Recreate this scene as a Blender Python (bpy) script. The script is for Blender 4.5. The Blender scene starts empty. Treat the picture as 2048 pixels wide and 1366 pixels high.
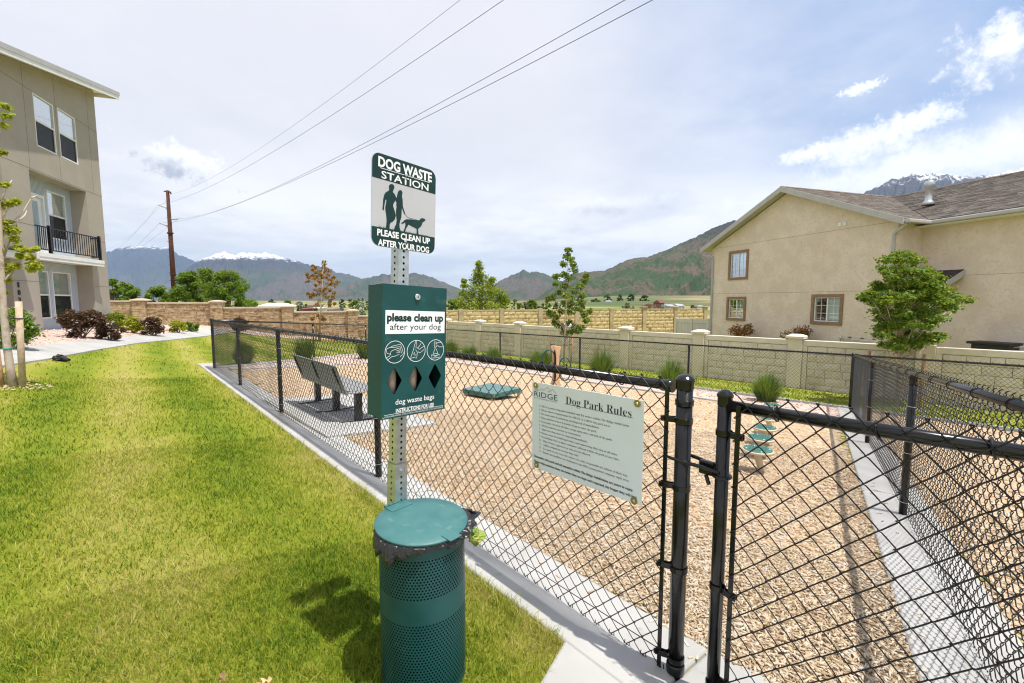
import bpy, math, random
import numpy as np
from mathutils import Vector, Matrix

rnd = random.Random(7)
rng = np.random.default_rng(11)
sc = bpy.context.scene
col = sc.collection

# ------------------------------------------------------------------ camera
PITCH, FPX = 0.09, 910.0
EYE = np.array([0.0, 0.0, 1.6])
cam = bpy.data.cameras.new('camera'); camo = bpy.data.objects.new('camera', cam); col.objects.link(camo)
camo.location = EYE; camo.rotation_euler = (math.pi/2 - PITCH, 0, 0)
cam.sensor_fit = 'HORIZONTAL'; cam.sensor_width = 36.0; cam.lens = 36.0*FPX/2048.0
cam.clip_start = 0.05; cam.clip_end = 60000
sc.camera = camo

# ------------------------------------------------------------------ sun, world, exposure
SUN_EL = math.radians(71.0); SH = np.array([.857, -.515])
SUN = Vector((SH[0]*math.cos(SUN_EL), SH[1]*math.cos(SUN_EL), math.sin(SUN_EL)))
sl = bpy.data.lights.new('sun', 'SUN'); sl.energy = 4.3; sl.angle = math.radians(.55); sl.color = (1.0, .95, .87)
slo = bpy.data.objects.new('sun', sl); col.objects.link(slo); slo.rotation_euler = SUN.to_track_quat('Z', 'Y').to_euler()
sc.view_settings.view_transform = 'Standard'; sc.view_settings.look = 'None'
sc.view_settings.gamma = 1.0; sc.view_settings.use_curve_mapping = False
sc.view_settings.exposure = 0.5

class NT:
    """small helper that adds and links shader nodes"""
    def __init__(s, tree): s.t = tree; s.n = tree.nodes; s.l = tree.links
    def new(s, typ, _props=None, **inp):
        nd = s.n.new(typ)
        for k, v in (_props or {}).items(): setattr(nd, k, v)
        for k, v in inp.items(): s.put(nd, k, v)
        return nd
    def put(s, nd, k, v):
        if k.startswith('i') and k[1:].isdigit(): sock = nd.inputs[int(k[1:])]
        else: sock = nd.inputs[k.replace('_', ' ')]
        if isinstance(v, bpy.types.NodeSocket): s.l.new(v, sock)
        elif isinstance(v, bpy.types.Node): s.l.new(v.outputs[0], sock)
        else: sock.default_value = v
    def math(s, op, a, b=0.0, c=None, clamp=False):
        nd = s.n.new('ShaderNodeMath'); nd.operation = op; nd.use_clamp = clamp
        s.put(nd, 'i0', a); s.put(nd, 'i1', b)
        if c is not None: s.put(nd, 'i2', c)
        return nd.outputs[0]
    def vmath(s, op, a, b=(0, 0, 0)):
        nd = s.n.new('ShaderNodeVectorMath'); nd.operation = op
        s.put(nd, 'i0', a); s.put(nd, 'i1', b)
        return nd.outputs['Value'] if op in ('DOT_PRODUCT', 'LENGTH') else nd.outputs[0]
    def mix(s, f, a, b):
        nd = s.n.new('ShaderNodeMix'); nd.data_type = 'RGBA'
        s.put(nd, 'i0', f); s.put(nd, 'i6', a); s.put(nd, 'i7', b)
        return nd.outputs[2]
    def step(s, x, a, b, o0=0.0, o1=1.0):
        nd = s.n.new('ShaderNodeMapRange'); nd.interpolation_type = 'SMOOTHSTEP'
        for i, v in enumerate((x, a, b, o0, o1)): s.put(nd, 'i%d' % i, v)
        return nd.outputs[0]
    def noise(s, vec, scale, detail=4.0, rough=.55):
        nd = s.n.new('ShaderNodeTexNoise')
        if vec is not None: s.put(nd, 'Vector', vec)
        s.put(nd, 'Scale', scale); s.put(nd, 'Detail', detail); s.put(nd, 'Roughness', rough)
        return nd.outputs[0]

def ray(u, v):
    x = (u-1024)/FPX; z = (683-v)/FPX
    return np.array([x, math.cos(PITCH)+z*math.sin(PITCH), -math.sin(PITCH)+z*math.cos(PITCH)])
def at(u, v, Y):
    """point of the place at depth Y (metres north of the tripod) on a measured sight line"""
    d = ray(u, v); return EYE + d*(Y/d[1])

w = bpy.data.worlds.new('World'); sc.world = w; w.use_nodes = True
N = NT(w.node_tree); N.n.clear()
sky = N.new('ShaderNodeTexSky'); sky.sky_type = 'NISHITA'; sky.sun_disc = False
sky.sun_elevation = SUN_EL; sky.sun_rotation = math.atan2(SH[0], SH[1]); sky.altitude = 1400; sky.air_density = 1.0; sky.dust_density = .6; sky.ozone_density = 1.2
tc = N.new('ShaderNodeTexCoord'); D = N.vmath('NORMALIZE', tc.outputs['Generated'])
sep = N.new('ShaderNodeSeparateXYZ', i0=D)
el = sep.outputs[2]
elp = N.math('ADD', N.math('MAXIMUM', el, 0.0), .12)
P = N.new('ShaderNodeCombineXYZ', i0=N.math('DIVIDE', sep.outputs[0], elp), i1=N.math('DIVIDE', sep.outputs[1], elp), i2=0.3)
n1 = N.noise(P, .9, 6, .58); n2 = N.noise(P, .33, 5, .5); n3 = N.noise(D, 9.0, 6, .6)
blue = N.vmath('DOT_PRODUCT', D, (.80, .35, .48))
veil = N.step(N.math('ADD', blue, N.math('MULTIPLY', N.math('SUBTRACT', n2, .5), .12)), .55, .92, .97, .06)
base = N.mix(veil, N.mix(.55, sky.outputs[0], (3.5, 4.7, 7.3, 1)), (6.6, 6.5, 6.85, 1))
# bright haze and cloud decks low over the mountains
low = N.step(el, .33, .12, 0, 1)
lowc = N.math('MULTIPLY', low, N.step(n1, .36, .60, .30, .97))
base = N.mix(lowc, base, (10.0, 9.6, 9.35, 1))
dark = N.math('MULTIPLY', N.step(el, .34, .06, 0, 1), N.step(N.noise(P, .75, 7, .62), .53, .72, 0, .55))
wisp = N.math('MULTIPLY', N.step(N.noise(P, .55, 8, .62), .47, .70, 0, .5), N.step(el, .75, .3))
base = N.mix(wisp, base, (8.2, 8.0, 8.2, 1))
base = N.mix(dark, base, (6.5, 6.4, 6.7, 1))
def cloud(base, u, v, wu, hv, amt, rot=0.0, shade=.5, soft=.55):
    """cumulus puff in the direction (u, v); wu, hv are half sizes"""
    c = Vector(ray(u, v)).normalized(); r = c.cross(Vector((0, 0, 1))).normalized(); up = r.cross(c)
    r2 = r*math.cos(rot)+up*math.sin(rot); u2 = up*math.cos(rot)-r*math.sin(rot)
    a = N.math('DIVIDE', N.vmath('DOT_PRODUCT', D, tuple(r2)), wu/FPX/1.1); b = N.math('DIVIDE', N.vmath('DOT_PRODUCT', D, tuple(u2)), hv/FPX/1.1)
    dist = N.math('SQRT', N.math('ADD', N.math('MULTIPLY', a, a), N.math('MULTIPLY', b, b)))
    front = N.step(N.vmath('DOT_PRODUCT', D, tuple(c)), .2, .5)
    fq = max(9.0, 2.6*FPX/wu); nn = N.math('ADD', N.math('MULTIPLY', N.math('SUBTRACT', N.noise(D, fq, 8, .66), .5), 2.6), N.math('MULTIPLY', N.math('SUBTRACT', N.noise(D, fq*3.4, 6, .65), .5), 1.1))
    m = N.step(N.math('ADD', dist, nn), 1.0, 1.0-soft, 0, amt)
    m = N.math('MULTIPLY', m, front)
    sh = N.step(N.math('ADD', b, N.math('MULTIPLY', nn, .6)), .25, -.75, 0, shade)
    return N.mix(m, base, N.mix(sh, (9.4, 9.35, 9.4, 1), (4.3, 4.5, 5.2, 1)))
base = cloud(base, 368, 325, 92, 34, .98, -.25, 1.0, .6)
base = cloud(base, 1735, 280, 105, 36, .93, .05, .10, .85)
base = cloud(base, 1835, 236, 62, 25, .9, .0, .08, .85)
base = cloud(base, 1610, 308, 58, 19, .9, .25, .1, .85)
base = cloud(base, 1716, 178, 34, 11, .75, .12, .05)
base = cloud(base, 2040, 78, 92, 46, .9, .25, .12, .85)
base = cloud(base, 1900, 318, 430, 52, .9, .15, .05, .95)
base = cloud(base, 1240, 410, 140, 22, .45, .0, .9, .9)
base = cloud(base, 1090, 470, 45, 16, .6, .0, .5, .8)
below = N.step(el, -.02, -.2)
base = N.mix(below, base, (4.2, 4.0, 3.4, 1))
bg = N.new('ShaderNodeBackground', Color=base, Strength=.1)
out = N.new('ShaderNodeOutputWorld', Surface=bg)

# ------------------------------------------------------------------ object helpers
MAT = {}
PM = {}          # world matrix of every thing's Empty
def link(o): col.objects.link(o); return o
def tag(o, label=None, cat=None, group=None, kind=None):
    if label: o['label'] = label
    if cat: o['category'] = cat
    if group: o['group'] = group
    if kind: o['kind'] = kind
    return o
def thing(name, label, cat, loc=(0, 0, 0), rotz=0.0, group=None, mat=None):
    o = link(bpy.data.objects.new(name, None)); o.empty_display_size = .2
    m = mat if mat is not None else Matrix.Translation(Vector(loc)) @ Matrix.Rotation(rotz, 4, 'Z')
    o.matrix_world = m; PM[o.name] = m.copy()
    return tag(o, label, cat, group)
def children(o): return [c for c in bpy.data.objects if c.parent == o]
def finish(name, me, m, parent=None, world=False, smooth=False, bev=0.0, segs=2):
    if parent is not None and world:
        root = parent
        while root.parent is not None: root = root.parent
        if root.name in PM: me.transform(PM[root.name].inverted())
    if m is not None: me.materials.append(MAT[m] if isinstance(m, str) else m)
    if smooth: me.polygons.foreach_set('use_smooth', np.ones(len(me.polygons), dtype=bool))
    o = link(bpy.data.objects.new(name, me))
    if parent is not None: o.parent = parent
    if bev:
        b = o.modifiers.new('bevel', 'BEVEL'); b.width = bev; b.segments = segs; b.limit_method = 'ANGLE'; b.angle_limit = .6
    return o
def np_mesh(verts, faces):
    """mesh from arrays: faces is an (n,k) array, k = 3 or 4, or a list of such arrays"""
    me = bpy.data.meshes.new('mesh'); verts = np.ascontiguousarray(verts, dtype=np.float32)
    fl = faces if isinstance(faces, list) else [faces]
    fl = [np.asarray(f, dtype=np.int32) for f in fl if len(f)]
    me.vertices.add(len(verts)); me.vertices.foreach_set('co', verts.ravel())
    loops = np.concatenate([f.ravel() for f in fl]); tot = np.concatenate([np.full(len(f), f.shape[1], np.int32) for f in fl])
    me.loops.add(len(loops)); me.loops.foreach_set('vertex_index', loops)
    me.polygons.add(len(tot)); me.polygons.foreach_set('loop_start', np.concatenate([[0], np.cumsum(tot)[:-1]]).astype(np.int32))
    me.polygons.foreach_set('loop_total', tot)
    me.update(calc_edges=True); me.validate()
    return me
class MB:
    """collects boxes, tubes, lathes and prisms and builds ONE mesh object"""
    def __init__(s): s.v = []; s.f = []
    def add(s, vs, fs):
        b = len(s.v); s.v += [tuple(map(float, p)) for p in vs]; s.f += [tuple(i+b for i in f) for f in fs]; return s
    def box8(s, p):
        return s.add(p, [(0, 3, 2, 1), (4, 5, 6, 7), (0, 1, 5, 4), (1, 2, 6, 5), (2, 3, 7, 6), (3, 0, 4, 7)])
    def box(s, x0, x1, y0, y1, z0, z1):
        return s.box8([(x0, y0, z0), (x1, y0, z0), (x1, y1, z0), (x0, y1, z0), (x0, y0, z1), (x1, y0, z1), (x1, y1, z1), (x0, y1, z1)])
    def pbox(s, pl, s0, s1, z0, z1, o0, o1):
        q = [pl(s0, z0, o0), pl(s1, z0, o0), pl(s1, z0, o1), pl(s0, z0, o1), pl(s0, z1, o0), pl(s1, z1, o0), pl(s1, z1, o1), pl(s0, z1, o1)]
        return s.box8(q)
    def tube(s, pts, r, n=8, cap=True, closed=False):
        pts = [np.array(p, float) for p in pts]; m = len(pts)
        rs = r if hasattr(r, '__len__') else [r]*m
        b = len(s.v); ref = None
        for i, p in enumerate(pts):
            if closed: t = pts[(i+1) % m]-pts[i-1]
            else: t = pts[min(i+1, m-1)]-pts[max(i-1, 0)]
            t = t/(np.linalg.norm(t)+1e-12)
            if ref is None:
                ref = np.array([0, 0, 1.0]) if abs(t[2]) < .9 else np.array([1.0, 0, 0])
            a = np.cross(t, ref); a /= np.linalg.norm(a)+1e-12; c = np.cross(a, t); ref = c
            for k in range(n):
                th = 2*math.pi*k/n; q = p+rs[i]*(math.cos(th)*a+math.sin(th)*c); s.v.append(tuple(q))
        for i in range(m if closed else m-1):
            j = (i+1) % m
            for k in range(n):
                k2 = (k+1) % n; s.f.append((b+i*n+k, b+i*n+k2, b+j*n+k2, b+j*n+k))
        if cap and not closed:
            s.f.append(tuple(b+k for k in range(n))[::-1]); s.f.append(tuple(b+(m-1)*n+k for k in range(n)))
        return s
    def lathe(s, prof, c=(0, 0, 0), n=24, ax=None):
        b = len(s.v); c = np.array(c, float)
        for r, z in prof:
            for k in range(n):
                th = 2*math.pi*k/n; s.v.append((c[0]+r*math.cos(th), c[1]+r*math.sin(th), c[2]+z))
        for i in range(len(prof)-1):
            for k in range(n):
                k2 = (k+1) % n; s.f.append((b+i*n+k, b+i*n+k2, b+(i+1)*n+k2, b+(i+1)*n+k))
        s.f.append(tuple(b+k for k in range(n))[::-1]); s.f.append(tuple(b+(len(prof)-1)*n+k for k in range(n)))
        return s
    def prism(s, pts, vec):
        """planar outline (list of 3D points) pushed along vec"""
        n = len(pts); v = np.array(vec, float); b = len(s.v)
        s.v += [tuple(map(float, p)) for p in pts]+[tuple(np.array(p, float)+v) for p in pts]
        s.f.append(tuple(b+i for i in range(n))); s.f.append(tuple(b+n+i for i in range(n))[::-1])
        for i in range(n):
            j = (i+1) % n; s.f.append((b+j, b+i, b+n+i, b+n+j))
        return s
    def quad(s, a, b, c, d): return s.add([a, b, c, d], [(0, 1, 2, 3)])
    def mesh(s):
        me = bpy.data.meshes.new('mesh'); me.from_pydata(s.v, [], s.f); me.update()
        return me
    def build(s, name, m, parent=None, world=False, smooth=False, bev=0.0, segs=2):
        me = s.mesh()
        o = finish(name, me, m, parent, world, False, bev, segs)
        if smooth:
            for p in me.polygons: p.use_smooth = len(p.vertices) <= 4
        return o
def copy_tree(o, parent=None):
    c = link(o.copy()); c.parent = parent
    if o.name in PM: PM[c.name] = PM[o.name].copy()
    for ch in list(o.children): copy_tree(ch, c)
    return c
def part_inst(name, me, parent, mtx):
    o = link(bpy.data.objects.new(name, me)); o.parent = parent; o.matrix_local = mtx; return o

# ------------------------------------------------------------------ materials
def mat(name, c, rough=.7, c2=None, sc1=3.0, det=5.0, lo=.35, hi=.65, bump=0.0, bsc=60.0, metal=0.0, spec=.4, coat=0.0, c3=None, sc3=40.0, lo3=.55, hi3=.75, coord='pos', bdist=.01, rvar=0.0):
    m = bpy.data.materials.new(name); m.use_nodes = True; MAT[name] = m
    T = NT(m.node_tree); b = T.n['Principled BSDF']
    b.inputs['Roughness'].default_value = rough; b.inputs['Metallic'].default_value = metal
    b.inputs['Specular IOR Level'].default_value = spec; b.inputs['Coat Weight'].default_value = coat
    if coord == 'pos': v = T.new('ShaderNodeNewGeometry').outputs['Position']
    else: v = T.new('ShaderNodeTexCoord').outputs['Object']
    cc = (*c, 1)
    if c2 is not None:
        nz = T.noise(v, sc1, det); cc = T.mix(T.step(nz, lo, hi), cc, (*c2, 1))
        if rvar: T.put(b, 'Roughness', T.step(nz, lo, hi, rough-rvar, rough+rvar))
    if c3 is not None: cc = T.mix(T.step(T.noise(v, sc3, 4), lo3, hi3), cc, (*c3, 1))
    T.put(b, 'Base Color', cc)
    if bump:
        bp = T.new('ShaderNodeBump', Strength=bump, Distance=bdist, Height=T.noise(v, bsc, 5, .6)); T.put(b, 'Normal', bp)
    return m
def leafmat(name, cols, trans=.35, posn=0.0, rough=.55):
    """foliage: colour differs from leaf to leaf, some light comes through"""
    m = bpy.data.materials.new(name); m.use_nodes = True; MAT[name] = m
    T = NT(m.node_tree); T.n.clear(); g = T.new('ShaderNodeNewGeometry')
    ramp = T.new('ShaderNodeValToRGB', i0=g.outputs['Random Per Island']); cr = ramp.color_ramp
    cr.elements[0].color = (*cols[0], 1); cr.elements[1].color = (*cols[-1], 1)
    for i, c in enumerate(cols[1:-1]): e = cr.elements.new((i+1)/(len(cols)-1)); e.color = (*c, 1)
    c = ramp.outputs[0]
    p = T.new('ShaderNodeBsdfPrincipled', Base_Color=c, Roughness=rough); p.inputs['Specular IOR Level'].default_value = .3
    t = T.new('ShaderNodeBsdfTranslucent', Color=T.mix(.5, c, (.55, .6, .05, 1)))
    s = T.new('ShaderNodeMixShader', i0=trans, i1=p, i2=t); T.new('ShaderNodeOutputMaterial', Surface=s)
    return m
def islandmat(name, cols, rough=.8, patch=None, stripes=False, trans=0.0):
    """loose pieces (blades, chips, stones): a colour per piece, drifting in patches"""
    m = bpy.data.materials.new(name); m.use_nodes = True; MAT[name] = m
    T = NT(m.node_tree); T.n.clear(); g = T.new('ShaderNodeNewGeometry'); f = g.outputs['Random Per Island']
    if patch:
        pn = T.math('ADD', T.math('MULTIPLY', T.math('SUBTRACT', T.noise(g.outputs['Position'], patch[0], 4, .6), .5), patch[1]), T.math('MULTIPLY', T.math('SUBTRACT', T.noise(g.outputs['Position'], patch[0]*5, 3, .6), .5), patch[1]*.6))
        if stripes:
            q = T.vmath('DOT_PRODUCT', g.outputs['Position'], (-.7611, -.6486, 0))
            wv = T.math('SINE', T.math('ADD', T.math('MULTIPLY', q, 3.9), T.math('MULTIPLY', T.noise(g.outputs['Position'], .4, 3), 3.0)))
            pn = T.math('ADD', pn, T.math('MULTIPLY', wv, .27))
        f = T.math('ADD', T.math('MULTIPLY', f, .72), T.math('ADD', T.math('MULTIPLY', pn, .72), .08), clamp=True)
    ramp = T.new('ShaderNodeValToRGB', i0=f); cr = ramp.color_ramp
    cr.elements[0].color = (*cols[0], 1); cr.elements[1].color = (*cols[-1], 1)
    for i, c in enumerate(cols[1:-1]): e = cr.elements.new((i+1)/(len(cols)-1)); e.color = (*c, 1)
    p = T.new('ShaderNodeBsdfPrincipled', Base_Color=ramp.outputs[0], Roughness=rough); p.inputs['Specular IOR Level'].default_value = .25
    sh = p.outputs[0]
    if trans:
        t = T.new('ShaderNodeBsdfTranslucent', Color=ramp.outputs[0]); sh = T.new('ShaderNodeMixShader', i0=trans, i1=p, i2=t).outputs[0]
    T.new('ShaderNodeOutputMaterial', Surface=sh)
    return m

GRASS = [(.050, .115, .005), (.150, .240, .010), (.285, .325, .020), (.420, .385, .075), (.500, .430, .180)]
islandmat('blade', GRASS, .6, (.8, 1.7), True, .3)
islandmat('blade_far', [(.09, .17, .015), (.15, .23, .025), (.21, .27, .035), (.28, .28, .07)], .6, (.8, .7), True, .25)
islandmat('chip', [(.22, .15, .09), (.37, .275, .17), (.50, .385, .25), (.56, .45, .315), (.56, .485, .39), (.54, .505, .46), (.64, .58, .50)], .75, (.7, .75))
islandmat('pebble', [(.46, .31, .25), (.62, .45, .37), (.70, .56, .49), (.66, .58, .53), (.50, .44, .41)], .8, (.9, .5))
mat('chip_ground', (.36, .22, .11), .9, (.66, .50, .33), 26, 6, .35, .62, .9, 90, c3=(.66, .56, .45), sc3=60, lo3=.55, hi3=.7, bdist=.02)
mat('pebble_ground', (.46, .34, .28), .9, (.64, .50, .43), 12, 6, .35, .65, .8, 60, c3=(.68, .55, .49), sc3=45, bdist=.02)
mat('concrete', (.43, .425, .41), .85, (.36, .355, .34), 1.7, 7, .35, .7, .4, 160, c3=(.27, .26, .24), sc3=9, lo3=.62, hi3=.8, bdist=.003)
mat('black_metal', (.005, .005, .0052), .20, (.011, .011, .0115), 9, 4, spec=.42, bump=.05, bsc=200, bdist=.001, c3=(.03, .03, .03), sc3=120, lo3=.72, hi3=.80)
mat('black_wire', (.008, .008, .0075), .42, spec=.4)
mat('galvanised', (.50, .53, .54), .38, (.62, .65, .66), 30, 4, metal=.85, bump=.05, bsc=120, bdist=.001)
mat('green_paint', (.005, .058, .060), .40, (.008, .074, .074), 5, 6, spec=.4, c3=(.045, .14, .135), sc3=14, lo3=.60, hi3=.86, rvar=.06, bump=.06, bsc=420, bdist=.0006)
mat('lid_paint', (.035, .130, .132), .45, (.055, .165, .163), 9, 7, spec=.4, c3=(.17, .28, .275), sc3=22, lo3=.58, hi3=.86, rvar=.08, bump=.06, bsc=420, bdist=.0006)  # pale mottling: scuffs, plus the lid's sun glare put into the colour
mat('sign_white', (.50, .50, .53), .35, (.48, .48, .51), 5, 3, spec=.4)
mat('rule_white', (.76, .81, .83), .4, (.73, .78, .80), 4, 3, spec=.4)
mat('print_green', (.002, .027, .025), .45, (.004, .040, .036), 6, 3, spec=.4)
mat('print_white', (.86, .86, .88), .45)
mat('print_black', (.012, .014, .016), .5)
mat('print_navy', (.020, .045, .085), .5)
mat('print_gold', (.42, .24, .05), .5)
mat('brass', (.34, .27, .05), .4, metal=.3, spec=.5)
mat('bright_steel', (.75, .75, .76), .22, metal=.95)
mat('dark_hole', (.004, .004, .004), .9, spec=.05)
mat('bin_bag', (.010, .010, .011), .22, spec=.6, bump=.5, bsc=45, bdist=.01)
mat('bag_roll', (.30, .24, .19), .6)
mat('poop_bag', (.16, .30, .03), .35, (.32, .33, .07), 30, 4, spec=.5, bump=.4, bsc=80, bdist=.006)
mat('stucco_grey', (.37, .325, .275), .9, (.40, .355, .30), 1.3, 5, bump=.5, bsc=120, bdist=.006)
mat('stucco_beige', (.655, .55, .46), .9, (.73, .63, .54), 1.6, 7, .36, .66, .8, 9, bdist=.025, c3=(.62, .515, .42), sc3=11, lo3=.5, hi3=.7)
mat('stucco_brown', (.25, .155, .095), .9, (.29, .18, .115), 6, 4, bump=.5, bsc=60, bdist=.006)
mat('groove', (.16, .14, .115), .9)
mat('groove_tan', (.30, .225, .15), .9)
mat('white_trim', (.80, .80, .79), .5, (.74, .74, .74), 3, 3)
mat('grey_trim', (.46, .45, .45), .5, (.42, .41, .41), 3, 3)
mat('siding', (.50, .55, .60), .55, (.54, .59, .64), 2, 3)
mat('blind', (.66, .70, .72), .6)
mat('interior', (.012, .014, .015), .9, spec=.1)
mat('curtain_red', (.20, .03, .05), .9)
mat('shingle', (.20, .16, .13), .95, (.27, .22, .18), 3.5, 5, .35, .65, .5, 90, c3=(.09, .07, .055), sc3=25, lo3=.56, hi3=.7, bdist=.006)
mat('shingle_dark', (.035, .03, .03), .95, (.07, .055, .05), 8, 5)
mat('block_tan', (.62, .56, .465), .95, (.70, .64, .54), 4, 6, .3, .7, 1.0, 16, bdist=.03, c3=(.48, .42, .33), sc3=.9, lo3=.52, hi3=.75)
mat('cast_tan', (.65, .585, .49), .9, (.70, .635, .535), 3, 5, bump=.3, bsc=40, bdist=.006, c3=(.54, .47, .375), sc3=1.3, lo3=.54, hi3=.75)
mat('block_yellow', (.50, .37, .19), .95, (.66, .52, .30), 3.0, 6, .32, .68, 1.0, 14, c3=(.27, .18, .085), sc3=1.1, lo3=.52, hi3=.75, bdist=.03)
mat('cast_yellow', (.46, .37, .24), .9, (.33, .25, .15), 1.6, 5, .4, .7, .4, 30, bdist=.008)
mat('stone', (.36, .255, .14), .95, (.52, .41, .26), 4.5, 5, .35, .65, .9, 30, c3=(.22, .14, .07), sc3=2.8, lo3=.55, hi3=.7, bdist=.02)
mat('stone_cap', (.52, .44, .33), .9, (.46, .38, .27), 2, 4, bump=.3, bsc=30, bdist=.01)
mat('vinyl', (.60, .575, .515), .5, (.56, .535, .475), 2, 3)
mat('stake_wood', (.34, .19, .09), .85, (.44, .27, .15), 14, 4, bump=.4, bsc=60, bdist=.004)
mat('stake_pale', (.46, .34, .24), .85, (.56, .44, .33), 18, 4, bump=.4, bsc=60, bdist=.004)
mat('bark_pale', (.50, .42, .35), .85, (.34, .26, .20), 9, 5, .45, .7, .5, 50, c3=(.62, .56, .50), sc3=22, bdist=.006)
mat('bark', (.14, .10, .075), .9, (.22, .17, .13), 12, 5, bump=.6, bsc=40, bdist=.01)
mat('twig', (.24, .15, .11), .85)
mat('corten', (.062, .020, .011), .85, (.095, .032, .016), 1.2, 5, bump=.3, bsc=14, bdist=.01)
mat('insulator', (.45, .46, .45), .5)
mat('wire_line', (.05, .05, .055), .6)
mat('bench_grey', (.22, .22, .22), .55, (.27, .27, .27), 40, 3, bump=.3, bsc=300, bdist=.002)
mat('pod_beige', (.52, .43, .29), .5, (.56, .47, .33), 5, 3)
mat('pod_green', (.035, .125, .105), .6, (.05, .15, .13), 30, 3, bump=.3, bsc=200, bdist=.002)
mat('deck_top', (.085, .165, .165), .6, (.11, .195, .195), 9, 5, bump=.2, bsc=120, bdist=.002)
mat('bone_tan', (.60, .40, .24), .55, (.64, .44, .28), 5, 3)
mat('tie_black', (.012, .012, .012), .6)
mat('tape_teal', (.01, .28, .20), .5)
mat('tape_red', (.5, .05, .04), .5)
mat('dead_leaf', (.30, .17, .09), .8, (.40, .25, .14), 30, 4)
mat('dead_leaf_pale', (.62, .42, .22), .8, (.66, .48, .28), 30, 4)
mat('shed_white', (.78, .80, .80), .4); mat('shed_teal', (.12, .26, .26), .5)
mat('far_roof', (.24, .17, .15), .9); mat('far_wall', (.48, .40, .33), .9); mat('far_red', (.17, .065, .05), .9); mat('far_grey', (.36, .39, .42), .8); mat('far_white', (.72, .72, .70), .8)
mat('quarry', (.62, .47, .34), .95, (.68, .55, .42), .02, 5)
mat('weathered_box', (.02, .02, .022), .5)
leafmat('leaf_maple', [(.035, .095, .010), (.065, .155, .014), (.11, .215, .02), (.26, .30, .03)], .35)
leafmat('leaf_green', [(.045, .115, .010), (.08, .175, .012), (.13, .235, .018), (.20, .28, .025)], .3)
leafmat('leaf_lime', [(.09, .17, .012), (.16, .25, .015), (.25, .31, .02), (.30, .34, .03)], .35)
leafmat('leaf_yellow', [(.22, .26, .012), (.34, .37, .02), (.42, .42, .03)], .35)
leafmat('leaf_birch', [(.20, .29, .02), (.30, .38, .03), (.40, .43, .04), (.46, .36, .04)], .45)
leafmat('leaf_orange', [(.16, .075, .018), (.26, .11, .02), (.36, .15, .03), (.30, .06, .025)], .3)
leafmat('leaf_purple', [(.035, .012, .010), (.065, .022, .018), (.10, .035, .025), (.055, .03, .02)], .15)
leafmat('leaf_red', [(.20, .03, .015), (.30, .06, .02), (.26, .14, .02), (.10, .09, .02)], .2)
leafmat('leaf_blue', [(.05, .11, .03), (.08, .15, .045), (.11, .19, .055)], .2)
leafmat('leaf_silver', [(.22, .27, .19), (.32, .37, .28), (.40, .44, .36)], .2)
leafmat('leaf_dark', [(.022, .055, .010), (.04, .085, .014), (.07, .12, .022)], .2)
leafmat('leaf_olive', [(.10, .11, .05), (.16, .16, .07), (.22, .20, .10)], .2)
leafmat('petal', [(.62, .55, .50), (.75, .70, .66), (.70, .55, .50)], .2)
leafmat('reed', [(.030, .090, .012), (.055, .135, .018), (.085, .17, .024), (.17, .22, .05)], .2)

def glassmat():
    m = bpy.data.materials.new('glass'); m.use_nodes = True; MAT['glass'] = m
    T = NT(m.node_tree); T.n.clear()
    fr = T.new('ShaderNodeFresnel', IOR=1.55)
    t = T.new('ShaderNodeBsdfTransparent', Color=(.80, .88, .88, 1)); g = T.new('ShaderNodeBsdfGlossy', Color=(.9, .95, 1, 1), Roughness=.02)
    s = T.new('ShaderNodeMixShader', i0=T.math('MULTIPLY', fr, .62), i1=t, i2=g); T.new('ShaderNodeOutputMaterial', Surface=s)
glassmat()
def screenmat():
    m = bpy.data.materials.new('screen'); m.use_nodes = True; MAT['screen'] = m
    T = NT(m.node_tree); T.n.clear()
    t = T.new('ShaderNodeBsdfTransparent', Color=(1, 1, 1, 1)); d = T.new('ShaderNodeBsdfDiffuse', Color=(.02, .022, .024, 1))
    s = T.new('ShaderNodeMixShader', i0=.72, i1=t, i2=d); T.new('ShaderNodeOutputMaterial', Surface=s)
screenmat()

# ------------------------------------------------------------------ terrain
def sst(t): t = np.clip(t, 0, 1); return t*t*(3-2*t)
BC = np.array([-17.6, 20.0])                       # far corner of the grey building
def T(x, y):
    x = np.asarray(x, float); y = np.asarray(y, float)
    pl = -.0528*(x-.7)-.0612*(np.maximum(y, -3)-1.81)
    q = (x-BC[0])*.948+(y-BC[1])*.317
    r = np.where(q > 0, .5*sst((6.5-q)/6.5), .5-.3*sst(-q/7))
    z = pl+r
    z = np.where(z < -1.1, -1.1-.45*(1-np.exp(np.minimum(0, (z+1.1)/.45))), z)
    z = np.where(z > .45, .45+.3*(1-np.exp(-np.maximum(0, z-.45)/.3)), z)
    f = sst((np.hypot(x, y)-42)/60); return z*(1-f)-1.9*f
def PLN(x, y): return -.0528*(x-.7)-.0612*(y-1.81)
def P3(x, y, dz=0.0): return np.array([x, y, float(T(x, y))+dz])

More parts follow.
